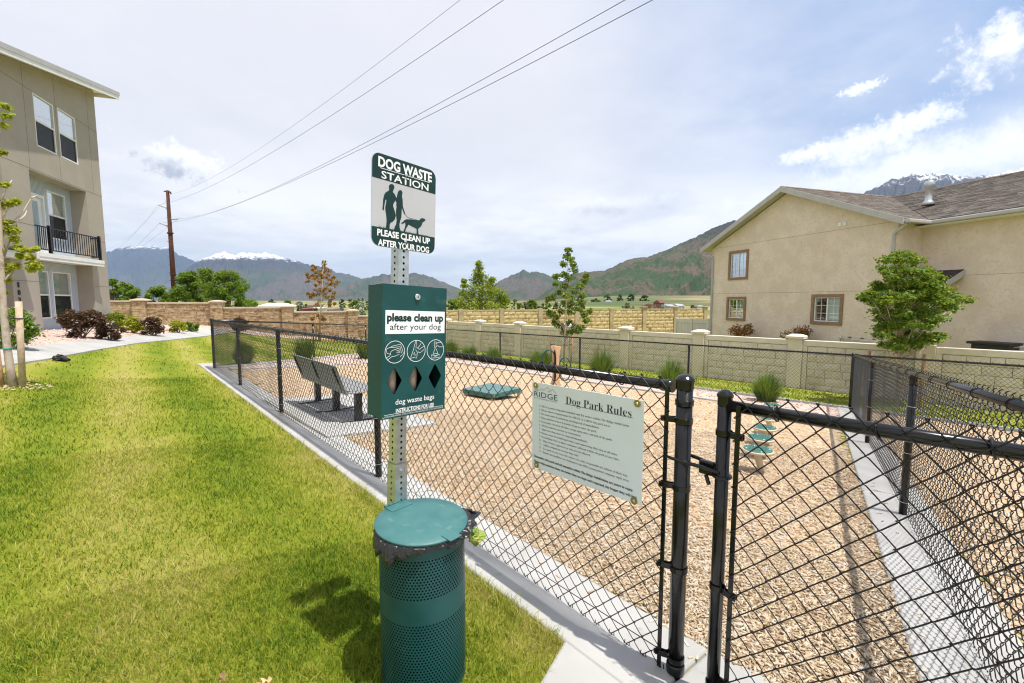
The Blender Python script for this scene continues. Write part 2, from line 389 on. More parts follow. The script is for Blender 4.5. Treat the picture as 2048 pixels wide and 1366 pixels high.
G2 = np.array([.697, 1.81]); FD = np.array([-.6486, .7611]); FN = np.array([-.7611, -.6486])     # near fence: start, run, lawn side
A2 = G2+FD*12.94
K2 = np.array([-5.78, 23.8]); X2 = np.array([7.75, 10.26]); E45 = np.array([.7071, -.7071])
RD = np.array([-.557, -.830]); RD = RD/np.linalg.norm(RD); RN = np.array([RD[1], -RD[0]])          # dividing fence run; RN points into the chip yard
if RN[0] > 0: RN = -RN
H2 = np.array([1.445, .93])                                                                         # hinge side of the gate
CHIPS = [G2-FN*.26+FD*-.4, G2-FN*.26+FD*12.5, np.array([-2.9, 18.1]), np.array([6.4, 8.8]), X2+RD*10.8+RN*.22]
GRAVEL = [A2-FN*.1, K2, X2, np.array([6.4, 8.8]), np.array([-2.9, 18.1]), G2-FN*.26+FD*12.5]
PATH_N = [(-7.4, 4.6), (-8.6, 6.6), (-9.78, 8.61), (-10.32, 10.0), (-11.35, 12.23), (-12.7, 15.4), (-13.69, 18.42), (-15.25, 22.94), (-17.2, 28.0)]
PATH_F = [(-8.9, 4.6), (-10.1, 6.9), (-11.2, 9.2), (-11.9, 10.9), (-12.75, 12.9), (-13.85, 15.6), (-14.95, 18.9), (-16.6, 23.4), (-18.6, 28.4)]
def inpoly(px, py, poly):
    px = np.asarray(px); py = np.asarray(py); ins = np.zeros(px.shape, bool); n = len(poly)
    for i in range(n):
        x1, y1 = poly[i][:2]; x2, y2 = poly[(i+1) % n][:2]
        c = ((y1 > py) != (y2 > py)) & (px < (x2-x1)*(py-y1)/(y2-y1+1e-12)+x1); ins ^= c
    return ins
YARD = [G2+FN*.24+FD*-.3, A2+FN*.24+FD*1.4, K2+np.array([-.25, .35]), X2+np.array([6, -6])+.25*np.array([.707, .707]), H2+np.array([3, -4.]), H2]
PATHP = PATH_N+PATH_F[::-1]
# planting bed along the building and the far stone wall
BEDP = [(-12.75, 12.9), (-13.85, 15.6), (-14.95, 18.9), (-16.6, 23.4), (-18.6, 28.4), (-27, 30.0), (-23, 20), (-16, 8), (-11.6, 6.0), (-11.9, 10.9)]
BED2 = [(-17.2, 28.0), (-26, 30.2), (-25.2, 31.0), (-8.1, 36.6), (-7.2, 34.6), (-12.5, 31.6)]
PADP = [G2+FD*.42+FN*.236, G2+FD*.42+FN*.236+np.array([-.45, -.89])*2.6, np.array([2.6, -1.2]), np.array([2.4, .1]), G2-FD*1.2+FN*.236]

def grid_axis(lo, a, b, hi, st):
    mid = list(np.arange(a, b+1e-6, st)); l = []; p, d = a, st
    while p > lo: d *= 1.35; p -= d; l.append(p)
    r = []; p, d = b, st
    while p < hi: d *= 1.35; p += d; r.append(p)
    return np.array(l[::-1]+mid+r)
def sheet(name, xs, ys, m, keep=None, zf=None):
    X, Y = np.meshgrid(xs, ys); Z = (zf or T)(X, Y); nx = len(xs)
    v = np.stack([X.ravel(), Y.ravel(), Z.ravel()], 1)
    i, j = np.meshgrid(np.arange(nx-1), np.arange(len(ys)-1)); a = (j*nx+i).ravel()
    f = np.stack([a, a+1, a+nx+1, a+nx], 1)
    if keep is not None:
        c = v[f].mean(1); f = f[keep(c[:, 0], c[:, 1])]
    return finish(name, np_mesh(v, f), m, smooth=True)

def lawnmat():
    m = bpy.data.materials.new('lawn'); m.use_nodes = True; MAT['lawn'] = m
    t = NT(m.node_tree); b = t.n['Principled BSDF']; b.inputs['Roughness'].default_value = .9; b.inputs['Specular IOR Level'].default_value = .1
    p = t.new('ShaderNodeNewGeometry').outputs['Position']
    q = t.vmath('DOT_PRODUCT', p, (-.7611, -.6486, 0))
    wv = t.math('MULTIPLY', t.math('SINE', t.math('ADD', t.math('MULTIPLY', q, 3.9), t.math('MULTIPLY', t.noise(p, .4, 3), 3.0))), .24)
    f = t.math('ADD', t.math('ADD', t.math('MULTIPLY', t.noise(p, .8, 5, .65), .9), t.math('MULTIPLY', t.noise(p, 90, 4, .7), .75)), t.math('SUBTRACT', wv, .33), clamp=True)
    ramp = t.new('ShaderNodeValToRGB', i0=f); cr = ramp.color_ramp
    for i, c in enumerate([(.08, .13, .010), (.17, .225, .018), (.26, .28, .032), (.34, .32, .075), (.40, .355, .13)]):
        if i == 0: cr.elements[0].color = (*c, 1)
        elif i == 4: cr.elements[len(cr.elements)-1].color = (*c, 1)
        else: cr.elements.new(i/4).color = (*c, 1)
    d = t.vmath('LENGTH', p)
    far = t.mix(t.step(t.noise(p, .012, 4), .42, .58), (.13, .17, .035, 1), (.33, .27, .14, 1))
    t.put(b, 'Base Color', t.mix(t.step(d, 40, 70), ramp.outputs[0], far))
    bp = t.new('ShaderNodeBump', Strength=.7, Distance=.02, Height=t.noise(p, 130, 4, .7)); t.put(b, 'Normal', bp)
lawnmat()
xs = grid_axis(-16000, -30, 26, 16000, .5); ys = grid_axis(-3000, -4, 40, 16000, .5)
tag(sheet('ground', xs, ys, 'lawn'), 'dry yellow green lawn and open ground around the dog park', None, kind='structure')

def draped(name, poly, m, dz, label, st=.12):
    poly = np.array([p[:2] for p in poly]); lo = poly.min(0); hi = poly.max(0)
    me_x = np.arange(lo[0]-st, hi[0]+st, st); me_y = np.arange(lo[1]-st, hi[1]+st, st)
    o = sheet(name, me_x, me_y, m, lambda x, y: inpoly(x, y, poly), lambda x, y: T(x, y)+dz)
    return tag(o, label, None, kind='structure')
draped('wood_chip_bed', CHIPS, 'chip_ground', .006, 'tan wood chip surface inside the dog park', .15)
draped('gravel_bed', GRAVEL, 'pebble_ground', .010, 'pink gravel strip between the two kerbs under the far fence', .12)
draped('gravel_bed', BEDP, 'pebble_ground', .012, 'pink gravel planting bed along the grey building', .12)
draped('gravel_bed', BED2, 'pebble_ground', .012, 'pink gravel bed at the foot of the stone wall', .2)

def strip(name, ptsN, ptsF, m, dz, thick, label, seg=1.6, gap=.006):
    """concrete walk laid in slabs between two edge lines"""
    a = np.array(ptsN, float); b = np.array(ptsF, float)
    root = thing(name, label, None); tag(root, kind='structure')
    def along(p, t):
        d = np.concatenate([[0], np.cumsum(np.hypot(*np.diff(p, axis=0).T))]); t = t*d[-1]
        return np.array([np.interp(t, d, p[:, 0]), np.interp(t, d, p[:, 1])])
    L = np.hypot(*np.diff(a, axis=0).T).sum(); n = max(1, int(L/seg))
    for i in range(n):
        t0 = i/n+gap/L/2; t1 = (i+1)/n-gap/L/2; mb = MB(); k = 5; rows = []
        for j in range(k+1):
            t = t0+(t1-t0)*j/k; p0 = along(a, t); p1 = along(b, t)
            rows.append([(*(p0+(p1-p0)*s), float(T(*(p0+(p1-p0)*s)))+dz) for s in (0, .33, .66, 1)])
        vs = [p for r in rows for p in r]; fs = []
        for j in range(k):
            for s in range(3): fs.append((j*4+s, j*4+s+1, j*4+s+5, j*4+s+4))
        nb = len(vs); vs = vs+[(p[0], p[1], p[2]-thick) for p in vs]
        rim = [j*4 for j in range(k+1)]+[k*4+s for s in (1, 2, 3)]+[j*4+3 for j in range(k-1, -1, -1)]+[2, 1]
        for q in range(len(rim)): x0, x1 = rim[q], rim[(q+1) % len(rim)]; fs.append((x0, x1, x1+nb, x0+nb))
        mb.add(vs, fs).build('slab', m, root, bev=0)
    return root
strip('path', PATH_N, PATH_F, 'concrete', .035, .12, 'pale concrete walk between the lawn and the grey building')
strip('path', [(-11.0, 8.6), (-11.75, 10.4)], [(-13.2, 8.2), (-14.2, 11.2)], 'concrete', .045, .12, 'short concrete walk leading to the porch of the grey building', 1.5)

def kerb(name, a, b, nrm, o0, o1, h, label, seg=3.0, end_gap=.004):
    """straight poured kerb in lengths with contraction joints"""
    root = thing(name, label, None); tag(root, kind='structure')
    a = np.array(a, float); b = np.array(b, float); L = np.hypot(*(b-a)); d = (b-a)/L; n = max(1, round(L/seg))
    for i in range(n):
        p = a+d*(L*i/n+end_gap/2); q = a+d*(L*(i+1)/n-end_gap/2)
        c = [p+nrm*o0, q+nrm*o0, q+nrm*o1, p+nrm*o1]
        z = [float(T(*x)) for x in c]
        MB().box8([(*x, zz-.15) for x, zz in zip(c, z)]+[(*x, zz+h) for x, zz in zip(c, z)]).build('kerb_length', 'concrete', root, bev=.018, segs=3)
    return root
kerb('kerb', G2-FD*.02, A2+FD*1.3, FN, -.27, .235, .018, 'concrete kerb under the chain link fence beside the lawn')
kerb('kerb', H2-FD*.10, G2-FD*.021, FN, -.30, .235, .018, 'concrete sill under the closed gate', 2)
kerb('kerb', X2-RD*.2, H2-RD*.35, RN, -.24, .24, .03, 'wide concrete kerb under the fence dividing the two yards', 3.4)
kdir = (K2-A2)/np.linalg.norm(K2-A2); kn = np.array([-kdir[1], kdir[0]])
kerb('kerb', A2-kdir*.0+kdir*.1, K2, kn, -.12, .14, .05, 'concrete kerb under the fence nearest the stone wall')
kerb('kerb', K2+E45*.1, X2+E45*9, np.array([.7071, .7071]), -.12, .14, .05, 'concrete kerb under the far fence beside the grass strip')
kerb('kerb', (-2.95, 18.1), (6.35, 8.8), np.array([.7071, .7071]), -.07, .08, .05, 'inner concrete kerb between wood chips and gravel below the tan wall')
kd2 = np.array([-2.9, 18.1])-(G2-FN*.26+FD*12.5); kd2 /= np.linalg.norm(kd2)
kerb('kerb', G2-FN*.26+FD*12.5, (-2.95, 18.0), np.array([-kd2[1], kd2[0]]), -.07, .08, .05, 'inner concrete kerb between wood chips and gravel nearest the stone wall')
# concrete apron at the gate and pad under the bench
pad = thing('pavement', 'pale concrete apron in front of the gate', None); tag(pad, kind='structure')
pc = [(*p, float(T(*p))+.02) for p in PADP]
MB().prism(pc, (0, 0, -.15)).build('slab', 'concrete', pad, bev=.012)
pad = thing('pavement', 'concrete pad under the grey bench', None); tag(pad, kind='structure')
BD = np.array([-.664, .748]); BN2 = np.array([.748, .664]); BO = np.array([-2.80, 6.76])
bp = [BO+BD*1.45-BN2*.52, BO-BD*1.45-BN2*.52, BO-BD*1.45+BN2*1.05, BO+BD*1.45+BN2*1.05]
MB().prism([(*p, float(T(*p))+.045) for p in bp][::-1], (0, 0, -.15)).build('slab', 'concrete', pad, bev=.012)

# ------------------------------------------------------------------ loose ground cover (stuff)
def scatter(n, rmin, rmax, ok, amin=-1.22, amax=1.22):
    """points spread evenly over the wedge of ground between two distances"""
    r = np.sqrt(rng.uniform(rmin**2, rmax**2, n)); a = rng.uniform(math.atan(amin), math.atan(amax), n)
    x = r*np.sin(a); y = r*np.cos(a); k = ok(x, y); return x[k], y[k], r[k]
yard_np = [tuple(p) for p in YARD]
TANW = np.array([9.1, 14.5])
def lawn_ok(x, y):
    k = ~inpoly(x, y, yard_np) & ~inpoly(x, y, PATHP) & ~inpoly(x, y, [tuple(p) for p in PADP]) & ~inpoly(x, y, BEDP) & ~inpoly(x, y, BED2)
    k &= (x+y < 23.5) | (x < -6)
    k &= ((x-BC[0])*.948+(y-BC[1])*.317) > .3
    return k
def blades(name, specs, ok, m, label):
    V = []; F = []; b = 0
    for n, r0, r1, h, wd in specs:
        x, y, r = scatter(n, r0, r1, ok); k = len(x)
        hh = h*rng.uniform(.4, 1.35, k); ww = wd*rng.uniform(.6, 1.2, k); th = rng.uniform(0, 2*math.pi, k); ln = hh*rng.uniform(.1, 1.7, k); la = rng.uniform(0, 2*math.pi, k)
        z = T(x, y); dx = np.cos(th)*ww/2; dy = np.sin(th)*ww/2; lx = np.cos(la)*ln; ly = np.sin(la)*ln
        v = np.zeros((k, 5, 3))
        v[:, 0] = np.stack([x-dx, y-dy, z-.004], 1); v[:, 1] = np.stack([x+dx, y+dy, z-.004], 1)
        v[:, 2] = np.stack([x-dx*.8+lx*.35, y-dy*.8+ly*.35, z+hh*.6], 1); v[:, 3] = np.stack([x+dx*.8+lx*.35, y+dy*.8+ly*.35, z+hh*.6], 1)
        v[:, 4] = np.stack([x+lx, y+ly, z+hh*.95], 1)
        base = b+np.arange(k)*5
        F.append((np.stack([base, base+1, base+3, base+2], 1), np.stack([base+2, base+3, base+4], 1))); V.append(v.reshape(-1, 3)); b += 5*k
    fq = np.concatenate([f[0] for f in F]); ft = np.concatenate([f[1] for f in F])
    o = finish(name, np_mesh(np.concatenate(V), [fq, ft]), m); return tag(o, label, 'grass', kind='stuff')
def edge_ok(x, y):
    q = (x-G2[0])*FN[0]+(y-G2[1])*FN[1]; t = (x-G2[0])*FD[0]+(y-G2[1])*FD[1]
    return (q > .240) & (q < .34) & (t > .42) & (t < 14)
near_ok = lambda x, y: lawn_ok(x, y) & (x+y < 17.5)
blades('lawn_grass', [(130000, 1.2, 3.0, .032, .0032), (125000, 3.0, 6.0, .033, .0048), (95000, 6.0, 12.0, .042, .0080), (45000, 12, 30, .05, .017)], near_ok, 'blade', 'short dry lawn grass with yellow straw patches')
blades('lawn_grass', [(90000, 1.4, 4.0, .062, .0036), (60000, 4.0, 9.0, .062, .006)], edge_ok, 'blade', 'longer uncut grass fringe along the concrete kerb')
blades('lawn_grass', [(60000, 11, 30, .07, .022)], lambda x, y: lawn_ok(x, y) & (x+y >= 17.5) & (x+y < 23.45), 'blade_far', 'bright green grass strip between the far fence and the tan wall')

def chips(name, specs, poly, m, label, thick):
    V = []; F = []; b = 0; poly = [tuple(p) for p in poly]
    for n, r0, r1, ln, wd in specs:
        x, y, r = scatter(n, r0, r1, lambda x, y: inpoly(x, y, poly)); k = len(x)
        sides_ = ((4, 5, 6, 7), (0, 1, 5, 4), (1, 2, 6, 5), (2, 3, 7, 6), (3, 0, 4, 7)) if r0 < 7 else ((4, 5, 6, 7),)
        l = ln*rng.uniform(.35, 1.3, k)/2; wv = wd*rng.uniform(.5, 1.4, k)/2; th = rng.uniform(0, 2*math.pi, k)
        pit = rng.normal(0, .22, k); rol = rng.normal(0, .3, k); t = thick*rng.uniform(.6, 1.5, k)
        ax = np.stack([np.cos(th)*np.cos(pit), np.sin(th)*np.cos(pit), np.sin(pit)], 1)
        bx = np.stack([-np.sin(th)*np.cos(rol), np.cos(th)*np.cos(rol), np.sin(rol)], 1); cx = np.cross(ax, bx)
        c = np.stack([x, y, T(x, y)+rng.uniform(.004, .022, k)], 1)
        v = np.zeros((k, 8, 3)); q = 0
        for sz in (0, 1):
            for sa, sb in ((-1, -1), (1, -.7), (1, .8), (-1, 1)):
                v[:, q] = c+ax*(l*sa)[:, None]+bx*(wv*sb)[:, None]+cx*(t*sz)[:, None]; q += 1
        base = b+np.arange(k)*8
        for f in sides_: F.append(np.stack([base+i for i in f], 1))
        V.append(v.reshape(-1, 3)); b += 8*k
    o = finish(name, np_mesh(np.concatenate(V), np.concatenate(F)), m); return tag(o, label, None, kind='stuff')
chips('wood_chips', [(60000, 1.5, 3.6, .033, .0074), (46000, 3.6, 7.5, .038, .0098), (46000, 7.5, 20, .055, .018)], CHIPS, 'chip', 'loose tan wood chips covering the dog park floor', .004)
spill = [G2-FN*.285+FD*-.3, G2-FN*.285+FD*12, G2-FN*.12+FD*12, G2-FN*.12+FD*-.3]
def spilled(n, poly, dz, label):
    poly = [tuple(p) for p in poly]; x, y, r = scatter(n, 1.6, 9, lambda x, y: inpoly(x, y, poly)); mb = MB()
    for px_, py_ in zip(x, y):
        th = rnd.uniform(0, 3.14); l = rnd.uniform(.010, .024); w_ = rnd.uniform(.003, .006); z = float(T(px_, py_))+dz; c_, s_ = math.cos(th), math.sin(th)
        q = [(px_+c_*l*a-s_*w_*b, py_+s_*l*a+c_*w_*b) for a, b in ((-1, -1), (1, -.7), (1, .8), (-1, 1))]
        mb.box8([(*p, z) for p in q]+[(*p, z+.004) for p in q])
    return tag(mb.build('spilled_chips', 'chip'), label, None, kind='stuff')
spilled(2600, spill, .019, 'stray wood chips lying on the kerb under the near fence')
spilled(1500, [X2+RN*.06, X2+RN*.24, H2+RN*.24, H2+RN*.06], .031, 'stray wood chips lying on the kerb under the dividing fence')
rest = [tuple(p) for p in [H2-RN*.2-RD*-.3, X2-RN*.2, X2+E45*8-np.array([.5, .5]), H2+np.array([6, -3.])]]
draped('wood_chip_bed', rest, 'chip_ground', .006, 'wood chip surface of the yard beyond the dividing fence', .2)
chips('wood_chips', [(16000, 1.5, 6, .05, .013), (9000, 6, 14, .06, .024)], rest, 'chip', 'loose wood chips of the yard beyond the dividing fence', .004)
def pebbles(name, n, r0, r1, poly, size, label):
    poly = [tuple(p) for p in poly]; x, y, r = scatter(n, r0, r1, lambda x, y: inpoly(x, y, poly)); k = len(x)
    s = size*rng.uniform(.5, 1.4, k); c = np.stack([x, y, T(x, y)+s*.35+.01], 1)
    u = rng.normal(size=(k, 3)); u /= np.linalg.norm(u, axis=1)[:, None]; w_ = rng.normal(size=(k, 3)); v_ = np.cross(u, w_); v_ /= np.linalg.norm(v_, axis=1)[:, None]; w_ = np.cross(u, v_)
    V = np.stack([c+u*s[:, None], c-u*s[:, None], c+v_*s[:, None]*.8, c-v_*s[:, None]*.8, c+w_*s[:, None]*.6, c-w_*s[:, None]*.6], 1)
    base = np.arange(k)*6; F = [np.stack([base+i for i in f], 1) for f in ((0, 2, 4), (2, 1, 4), (1, 3, 4), (3, 0, 4), (2, 0, 5), (1, 2, 5), (3, 1, 5), (0, 3, 5))]
    return tag(finish(name, np_mesh(V.reshape(-1, 3), np.concatenate(F)), 'pebble'), label, None, kind='stuff')
pebbles('gravel', 26000, 9, 24, GRAVEL, .028, 'loose pink gravel below the far fence')
pebbles('gravel', 26000, 9, 30, BEDP, .032, 'loose pink gravel in the bed by the grey building')
pebbles('gravel', 9000, 24, 38, BED2, .045, 'loose pink gravel at the foot of the stone wall')

# ------------------------------------------------------------------ chain link fences
PITCHM = .0865
def wire_mesh(a, d, nrm, L, z0, z1, off, gf, r=.0024, fine=True, phase=0, closed_ends=True):
    """woven diamond mesh: every wire is a flattened spiral that hooks into its neighbours"""
    p = PITCHM; nw = int(L/(p/2)); K = int((z1-z0)/(p/2)); dep = .0065 if fine else .004
    V = []; F = []; b = 0
    fr = (0.0, .14, .86) if fine else (0.0, .5)
    sides = 4 if fine else 3
    for i in range(nw):
        pts = []
        jit = rng.normal(0, .0012)
        for k in range(K):
            x0 = (i+((k+i) % 2))*p/2; x1 = (i+((k+1+i) % 2))*p/2
            sg = 1 if x1 > x0 else -1
            for t in fr:
                ov = -sg*.0022 if t == 0 else 0
                pts.append((x0+(x1-x0)*t+ov+jit, z0+(k+t)*p/2, 0.0 if t == 0 else sg*dep))
        k = K; xe = (i+((k+i) % 2))*p/2
        pts.append((xe, z0+K*p/2, 0))
        # knuckle at the top, open hook at the bottom
        if fine:
            s2 = 1 if (K+i) % 2 else -1
            pts += [(xe+s2*.004, z0+K*p/2+.008, .006), (xe-s2*.004, z0+K*p/2+.010, .011)]
            s0 = 1 if i % 2 else -1
            pts = [(pts[0][0]+s0*.010, z0+.012, -.004), (pts[0][0]+s0*.012, z0-.012, -.002), (pts[0][0]+s0*.004, z0-.022, .001)]+pts
        q = np.array(pts); n = len(q)
        bul = .007*np.sin(q[:, 0]*2.3+1.0)*np.sin(q[:, 1]*2.4)+.004*np.sin(q[:, 0]*5.1)*np.sin(q[:, 1]*2.4); c = a[None, :]+d[None, :]*(q[:, :1]+.004*np.sin(q[:, 1:2]*4+q[:, :1]*1.7))+nrm[None, :]*(off+q[:, 2:3]+bul[:, None]); zz = gf(q[:, 0])+q[:, 1]
        c = np.concatenate([c, zz[:, None]], 1)
        t = np.gradient(c, axis=0); t /= np.linalg.norm(t, axis=1)[:, None]+1e-9
        n3 = np.array([nrm[0], nrm[1], 0.0]); sd = np.cross(t, n3); sd /= np.linalg.norm(sd, axis=1)[:, None]+1e-9; n4 = np.cross(sd, t)
        for s in range(sides):
            th = 2*math.pi*s/sides; V.append(c+r*(math.cos(th)*sd+math.sin(th)*n4))
        i0 = np.arange(n-1)
        for s in range(sides):
            s2 = (s+1) % sides; F.append(np.stack([b+s*n+i0, b+s*n+i0+1, b+s2*n+i0+1, b+s2*n+i0], 1))
        b += sides*n
    return np_mesh(np.concatenate(V), np.concatenate(F))
def pt(a, d, t, nrm=None, o=0.0, z=0.0, gf=None):
    p = a+d*t+(nrm*o if nrm is not None else 0); return np.array([p[0], p[1], float(gf(np.array([t]))[0])+z])
CAPP = lambda r: [(r*1.04, -.036), (r*1.07, -.034), (r*1.07, -.004), (r*1.20, -.003), (r*1.20, .004), (r*1.08, .010), (r*.86, .017), (r*.55, .022), (r*.25, .0245), (.001, .025)]
def fence(label, a, b, nrm, posts, terminal, mesh_off, fine, rail=(0, None), h=1.225, ties=True, wire_r=.0024, zb=.0, mesh_span=None):
    """posts: distances along the run; terminal: those that are end or corner posts"""
    L = float(np.hypot(*(b-a))); d = (b-a)/L
    gf = lambda t: PLN(a[0]+d[0]*t, a[1]+d[1]*t)+.025
    root = thing('chain_link_fence', label, 'fence', (a[0], a[1], float(gf(np.array([0.]))[0])))
    for t in posts:
        term = t in terminal; r = .0318 if term else .029; hh = 1.30-.025 if term else h-.03
        base = pt(a, d, t, gf=gf, z=-.03); top = pt(a, d, t, gf=gf, z=hh-.02)
        po = MB().tube([base, top], r, 18).build('post', 'black_metal', root, True, True)
        if term: MB().lathe(CAPP(r), top, 36).build('post_cap', 'black_metal', po, True)
        else:
            c = pt(a, d, t, gf=gf, z=h-.03); mb = MB().lathe([(r*1.08, -.06), (r*1.08, 0), (r*.9, .02), (r*.5, .035)], c, 16)
            mb.build('post_cap', 'black_metal', po, True, True)
            if fine:
                for zt in (.12, .55, .95):
                    mb = MB(); cc = pt(a, d, t, gf=gf, z=zt); mb.tube([cc+np.array([math.cos(x)*(r+.003), math.sin(x)*(r+.003), .004*math.sin(x)]) for x in np.linspace(0, 2*math.pi, 14)[:-1]], .002, 5, closed=True).build('tie_wire', 'galvanised', po, True)
    t0, t1 = rail[0], L if rail[1] is None else rail[1]
    tr = MB().tube([pt(a, d, t, gf=gf, z=h) for t in np.linspace(t0, t1, 6)], .021, 14).build('top_rail', 'black_metal', root, True, True)
    if ties:
        t = t0+.25
        while t < t1:
            cc = pt(a, d, t, gf=gf, z=h); MB().tube([cc+np.array([nrm[0]*math.cos(x)*.0265+d[0]*.008*math.sin(x), nrm[1]*math.cos(x)*.0265+d[1]*.008*math.sin(x), math.sin(x)*.0265]) for x in np.linspace(0, 2*math.pi, 12)[:-1]], .0032, 5, closed=True).build('tie_wire', 'black_wire', tr, True)
            t += .52
    ms = mesh_span or (t0, t1)
    me = wire_mesh(a+d*ms[0], d, nrm, ms[1]-ms[0], zb, h+.052, mesh_off, lambda t: gf(t+ms[0]), wire_r, fine)
    tag(finish('diamond_mesh', me, 'black_wire', root, True), kind='stuff')
    MB().tube([pt(a, d, t, nrm, mesh_off, .075, gf) for t in np.linspace(ms[0], ms[1], 12)], .0022, 5).build('bottom_wire', 'black_wire', root, True)
    return root, gf, d
near, gfN, dN = fence('black chain link fence along the lawn behind the dog waste station', G2, A2, FN, [0.0, 2.97, 6.37, 9.5, 12.94], [0.0, 12.94], .026, True, rail=(.06, 12.9), mesh_span=(.055, 12.88))
def tension(root, a, d, nrm, t, off, z0, z1, gf, zs, post_t, r):
    MB().pbox(lambda s, z, o: pt(a, d, s, nrm, o, z, gf), t-.009, t+.009, z0, z1, off-.0035, off+.0035).build('tension_bar', 'black_metal', root, True, bev=.002)
    for z in zs:
        c = pt(a, d, post_t, gf=gf, z=z); mb = MB(); sgn = 1 if t > post_t else -1
        d3 = np.array([d[0], d[1], 0])*sgn; n3 = np.array([nrm[0], nrm[1], 0])
        ring = [c+(math.cos(x)*d3+math.sin(x)*n3)*(r+.0025) for x in np.linspace(.55, 2*math.pi-.55, 18)]
        path = [c+d3*(abs(t-post_t)+.022)+n3*(off+.008)]+[c+d3*(r+.012)+n3*(off*.75+.006)]+ring+[c+d3*(r+.012)+n3*.004, c+d3*(abs(t-post_t)+.022)+n3*(off-.006)]
        vs = []; fs = []
        for k, q in enumerate(path): vs += [q+np.array([0, 0, -.011]), q+np.array([0, 0, .011])]
        for k in range(len(path)-1): fs.append((2*k, 2*k+2, 2*k+3, 2*k+1))
        o = mb.add(vs, fs).build('tension_band', 'black_metal', root, True, False)
        sm = o.modifiers.new('thick', 'SOLIDIFY'); sm.thickness = .003; sm.offset = 0
        bc = c+d3*(abs(t-post_t)+.008)+n3*(off+.012)
        MB().tube([bc-n3*.028, bc+n3*.004], .007, 8).build('bolt', 'black_metal', o, True)
tension(near, G2, dN, FN, .062, .026, -.02, 1.225, gfN, (1.09, .81, .46, .06), 0.0, .0318)
tension(near, G2, dN, FN, 12.86, .026, .0, 1.22, gfN, (1.0, .6, .15), 12.94, .0318)
c = pt(G2, dN, 0.0, gf=gfN, z=1.165)
MB().lathe([(.0355, -.012), (.0365, -.011), (.0365, .011), (.0355, .012)], c, 20).build('rail_band', 'black_metal', near, True, True)
MB().lathe([(.024, -.03), (.025, -.028), (.025, .02), (.012, .024)], (0, 0, 0), 14)
cup = MB().tube([pt(G2, dN, .05, gf=gfN, z=1.222), pt(G2, dN, .10, gf=gfN, z=1.224)], .0255, 14).build('rail_cup', 'black_metal', near, True, True)
c = pt(G2, dN, 0.0, gf=gfN, z=.01)
MB().lathe([(.0365, -.012), (.0375, -.010), (.0375, .022), (.0355, .030)], c, 20).build('post_sleeve', 'black_metal', near, True, True)

side, gfS, dS = fence('black chain link fence at the end of the park nearest the stone wall', A2, K2, kn, [4.4, 8.3], [], .026, False, ties=False, wire_r=.0032)
far, gfF, dF = fence('black chain link fence in front of the tan block wall', K2, X2+E45*9, np.array([.7071, .7071]), [0.0]+[float(np.hypot(*(X2-K2)))-s for s in (15.5, 11.65, 7.64, 3.8)]+[float(np.hypot(*(X2-K2))), float(np.hypot(*(X2-K2)))+4.0, float(np.hypot(*(X2-K2)))+8.0], [0.0, float(np.hypot(*(X2-K2)))], .026, False, ties=False, wire_r=.0032)
RL = float(np.hypot(*(H2-X2)))
div, gfR, dR = fence('black chain link fence dividing the two yards behind the gate', X2, H2, -RN, [float(np.hypot(*(np.array([5.25, 6.62])-X2))), float(np.hypot(*(np.array([3.35, 3.77])-X2))), RL], [RL], .026, True, rail=(.05, RL-.05))

# the gate
gp = lambda s, z, o: pt(G2, dN, -s, FN, o, z, gfN)
gate = thing('gate', 'closed black chain link gate with forked latch right of the rules sign', 'gate', tuple(pt(G2, dN, -.16, gf=gfN)))
po = MB().tube([gp(.162, .035, 0), gp(.162, 1.215, 0)], .0245, 18).build('frame_upright', 'black_metal', gate, True, True)
MB().lathe(CAPP(.0245), gp(.162, 1.215, 0), 36).build('cap', 'black_metal', po, True)
po = MB().tube([gp(1.09, .035, 0), gp(1.09, 1.215, 0)], .0245, 18).build('frame_upright', 'black_metal', gate, True, True)
MB().tube([gp(.17, 1.18, 0), gp(1.085, 1.18, 0)], .0215, 16).build('frame_rail', 'black_metal', gate, True, True)
MB().tube([gp(.17, .07, 0), gp(1.085, .07, 0)], .0215, 16).build('frame_rail', 'black_metal', gate, True, True)
me = wire_mesh(G2-dN*.215, -dN, FN, .86, .02, 1.235, .026, lambda t: gfN(-.215-t), .0024, True)
tag(finish('diamond_mesh', me, 'black_wire', gate, True), kind='stuff')
tension(gate, G2, dN, FN, -.222, .020, .02, 1.19, gfN, (1.075, .46, .05), -.162, .0245)
lt = MB()
for sgn in (-1, 1): lt.tube([gp(.165, .925, sgn*.03), gp(.10, .93, sgn*.032), gp(.03, .935, sgn*.046), gp(-.02, .938, sgn*.048), gp(-.045, .94, sgn*.045)], [.006, .008, .008, .007, .006], 8)
lat = lt.build('latch_fork', 'black_metal', gate, True, True)
MB().tube([gp(.162, .905, 0)+np.array([math.cos(x)*.030, math.sin(x)*.030, 0]) for x in np.linspace(0, 2*math.pi, 20)[:-1]], .007, 8, closed=True).build('latch_collar', 'black_metal', gate, True, True)
MB().pbox(gp, .075, .135, .895, .95, -.010, .014).build('latch_body', 'black_metal', lat, True, bev=.006)
MB().tube([gp(.11, .90, .02), gp(.125, .865, .024)], .008, 8).build('latch_tongue', 'black_metal', lat, True, True)
for s in (.34, .62, .86):
    cc = gp(s, 1.18, 0); MB().tube([cc+np.array([FN[0]*math.cos(x)*.027, FN[1]*math.cos(x)*.027, math.sin(x)*.027])+np.array([dN[0], dN[1], 0])*.006*math.sin(x) for x in np.linspace(0, 2*math.pi, 12)[:-1]], .003, 5, closed=True).build('tie_wire', 'black_wire', gate, True)
hp = pt(G2, dN, -1.175, gf=gfN)
hng = thing('gate_post', 'black steel post carrying the gate hinges', 'post', tuple(hp))
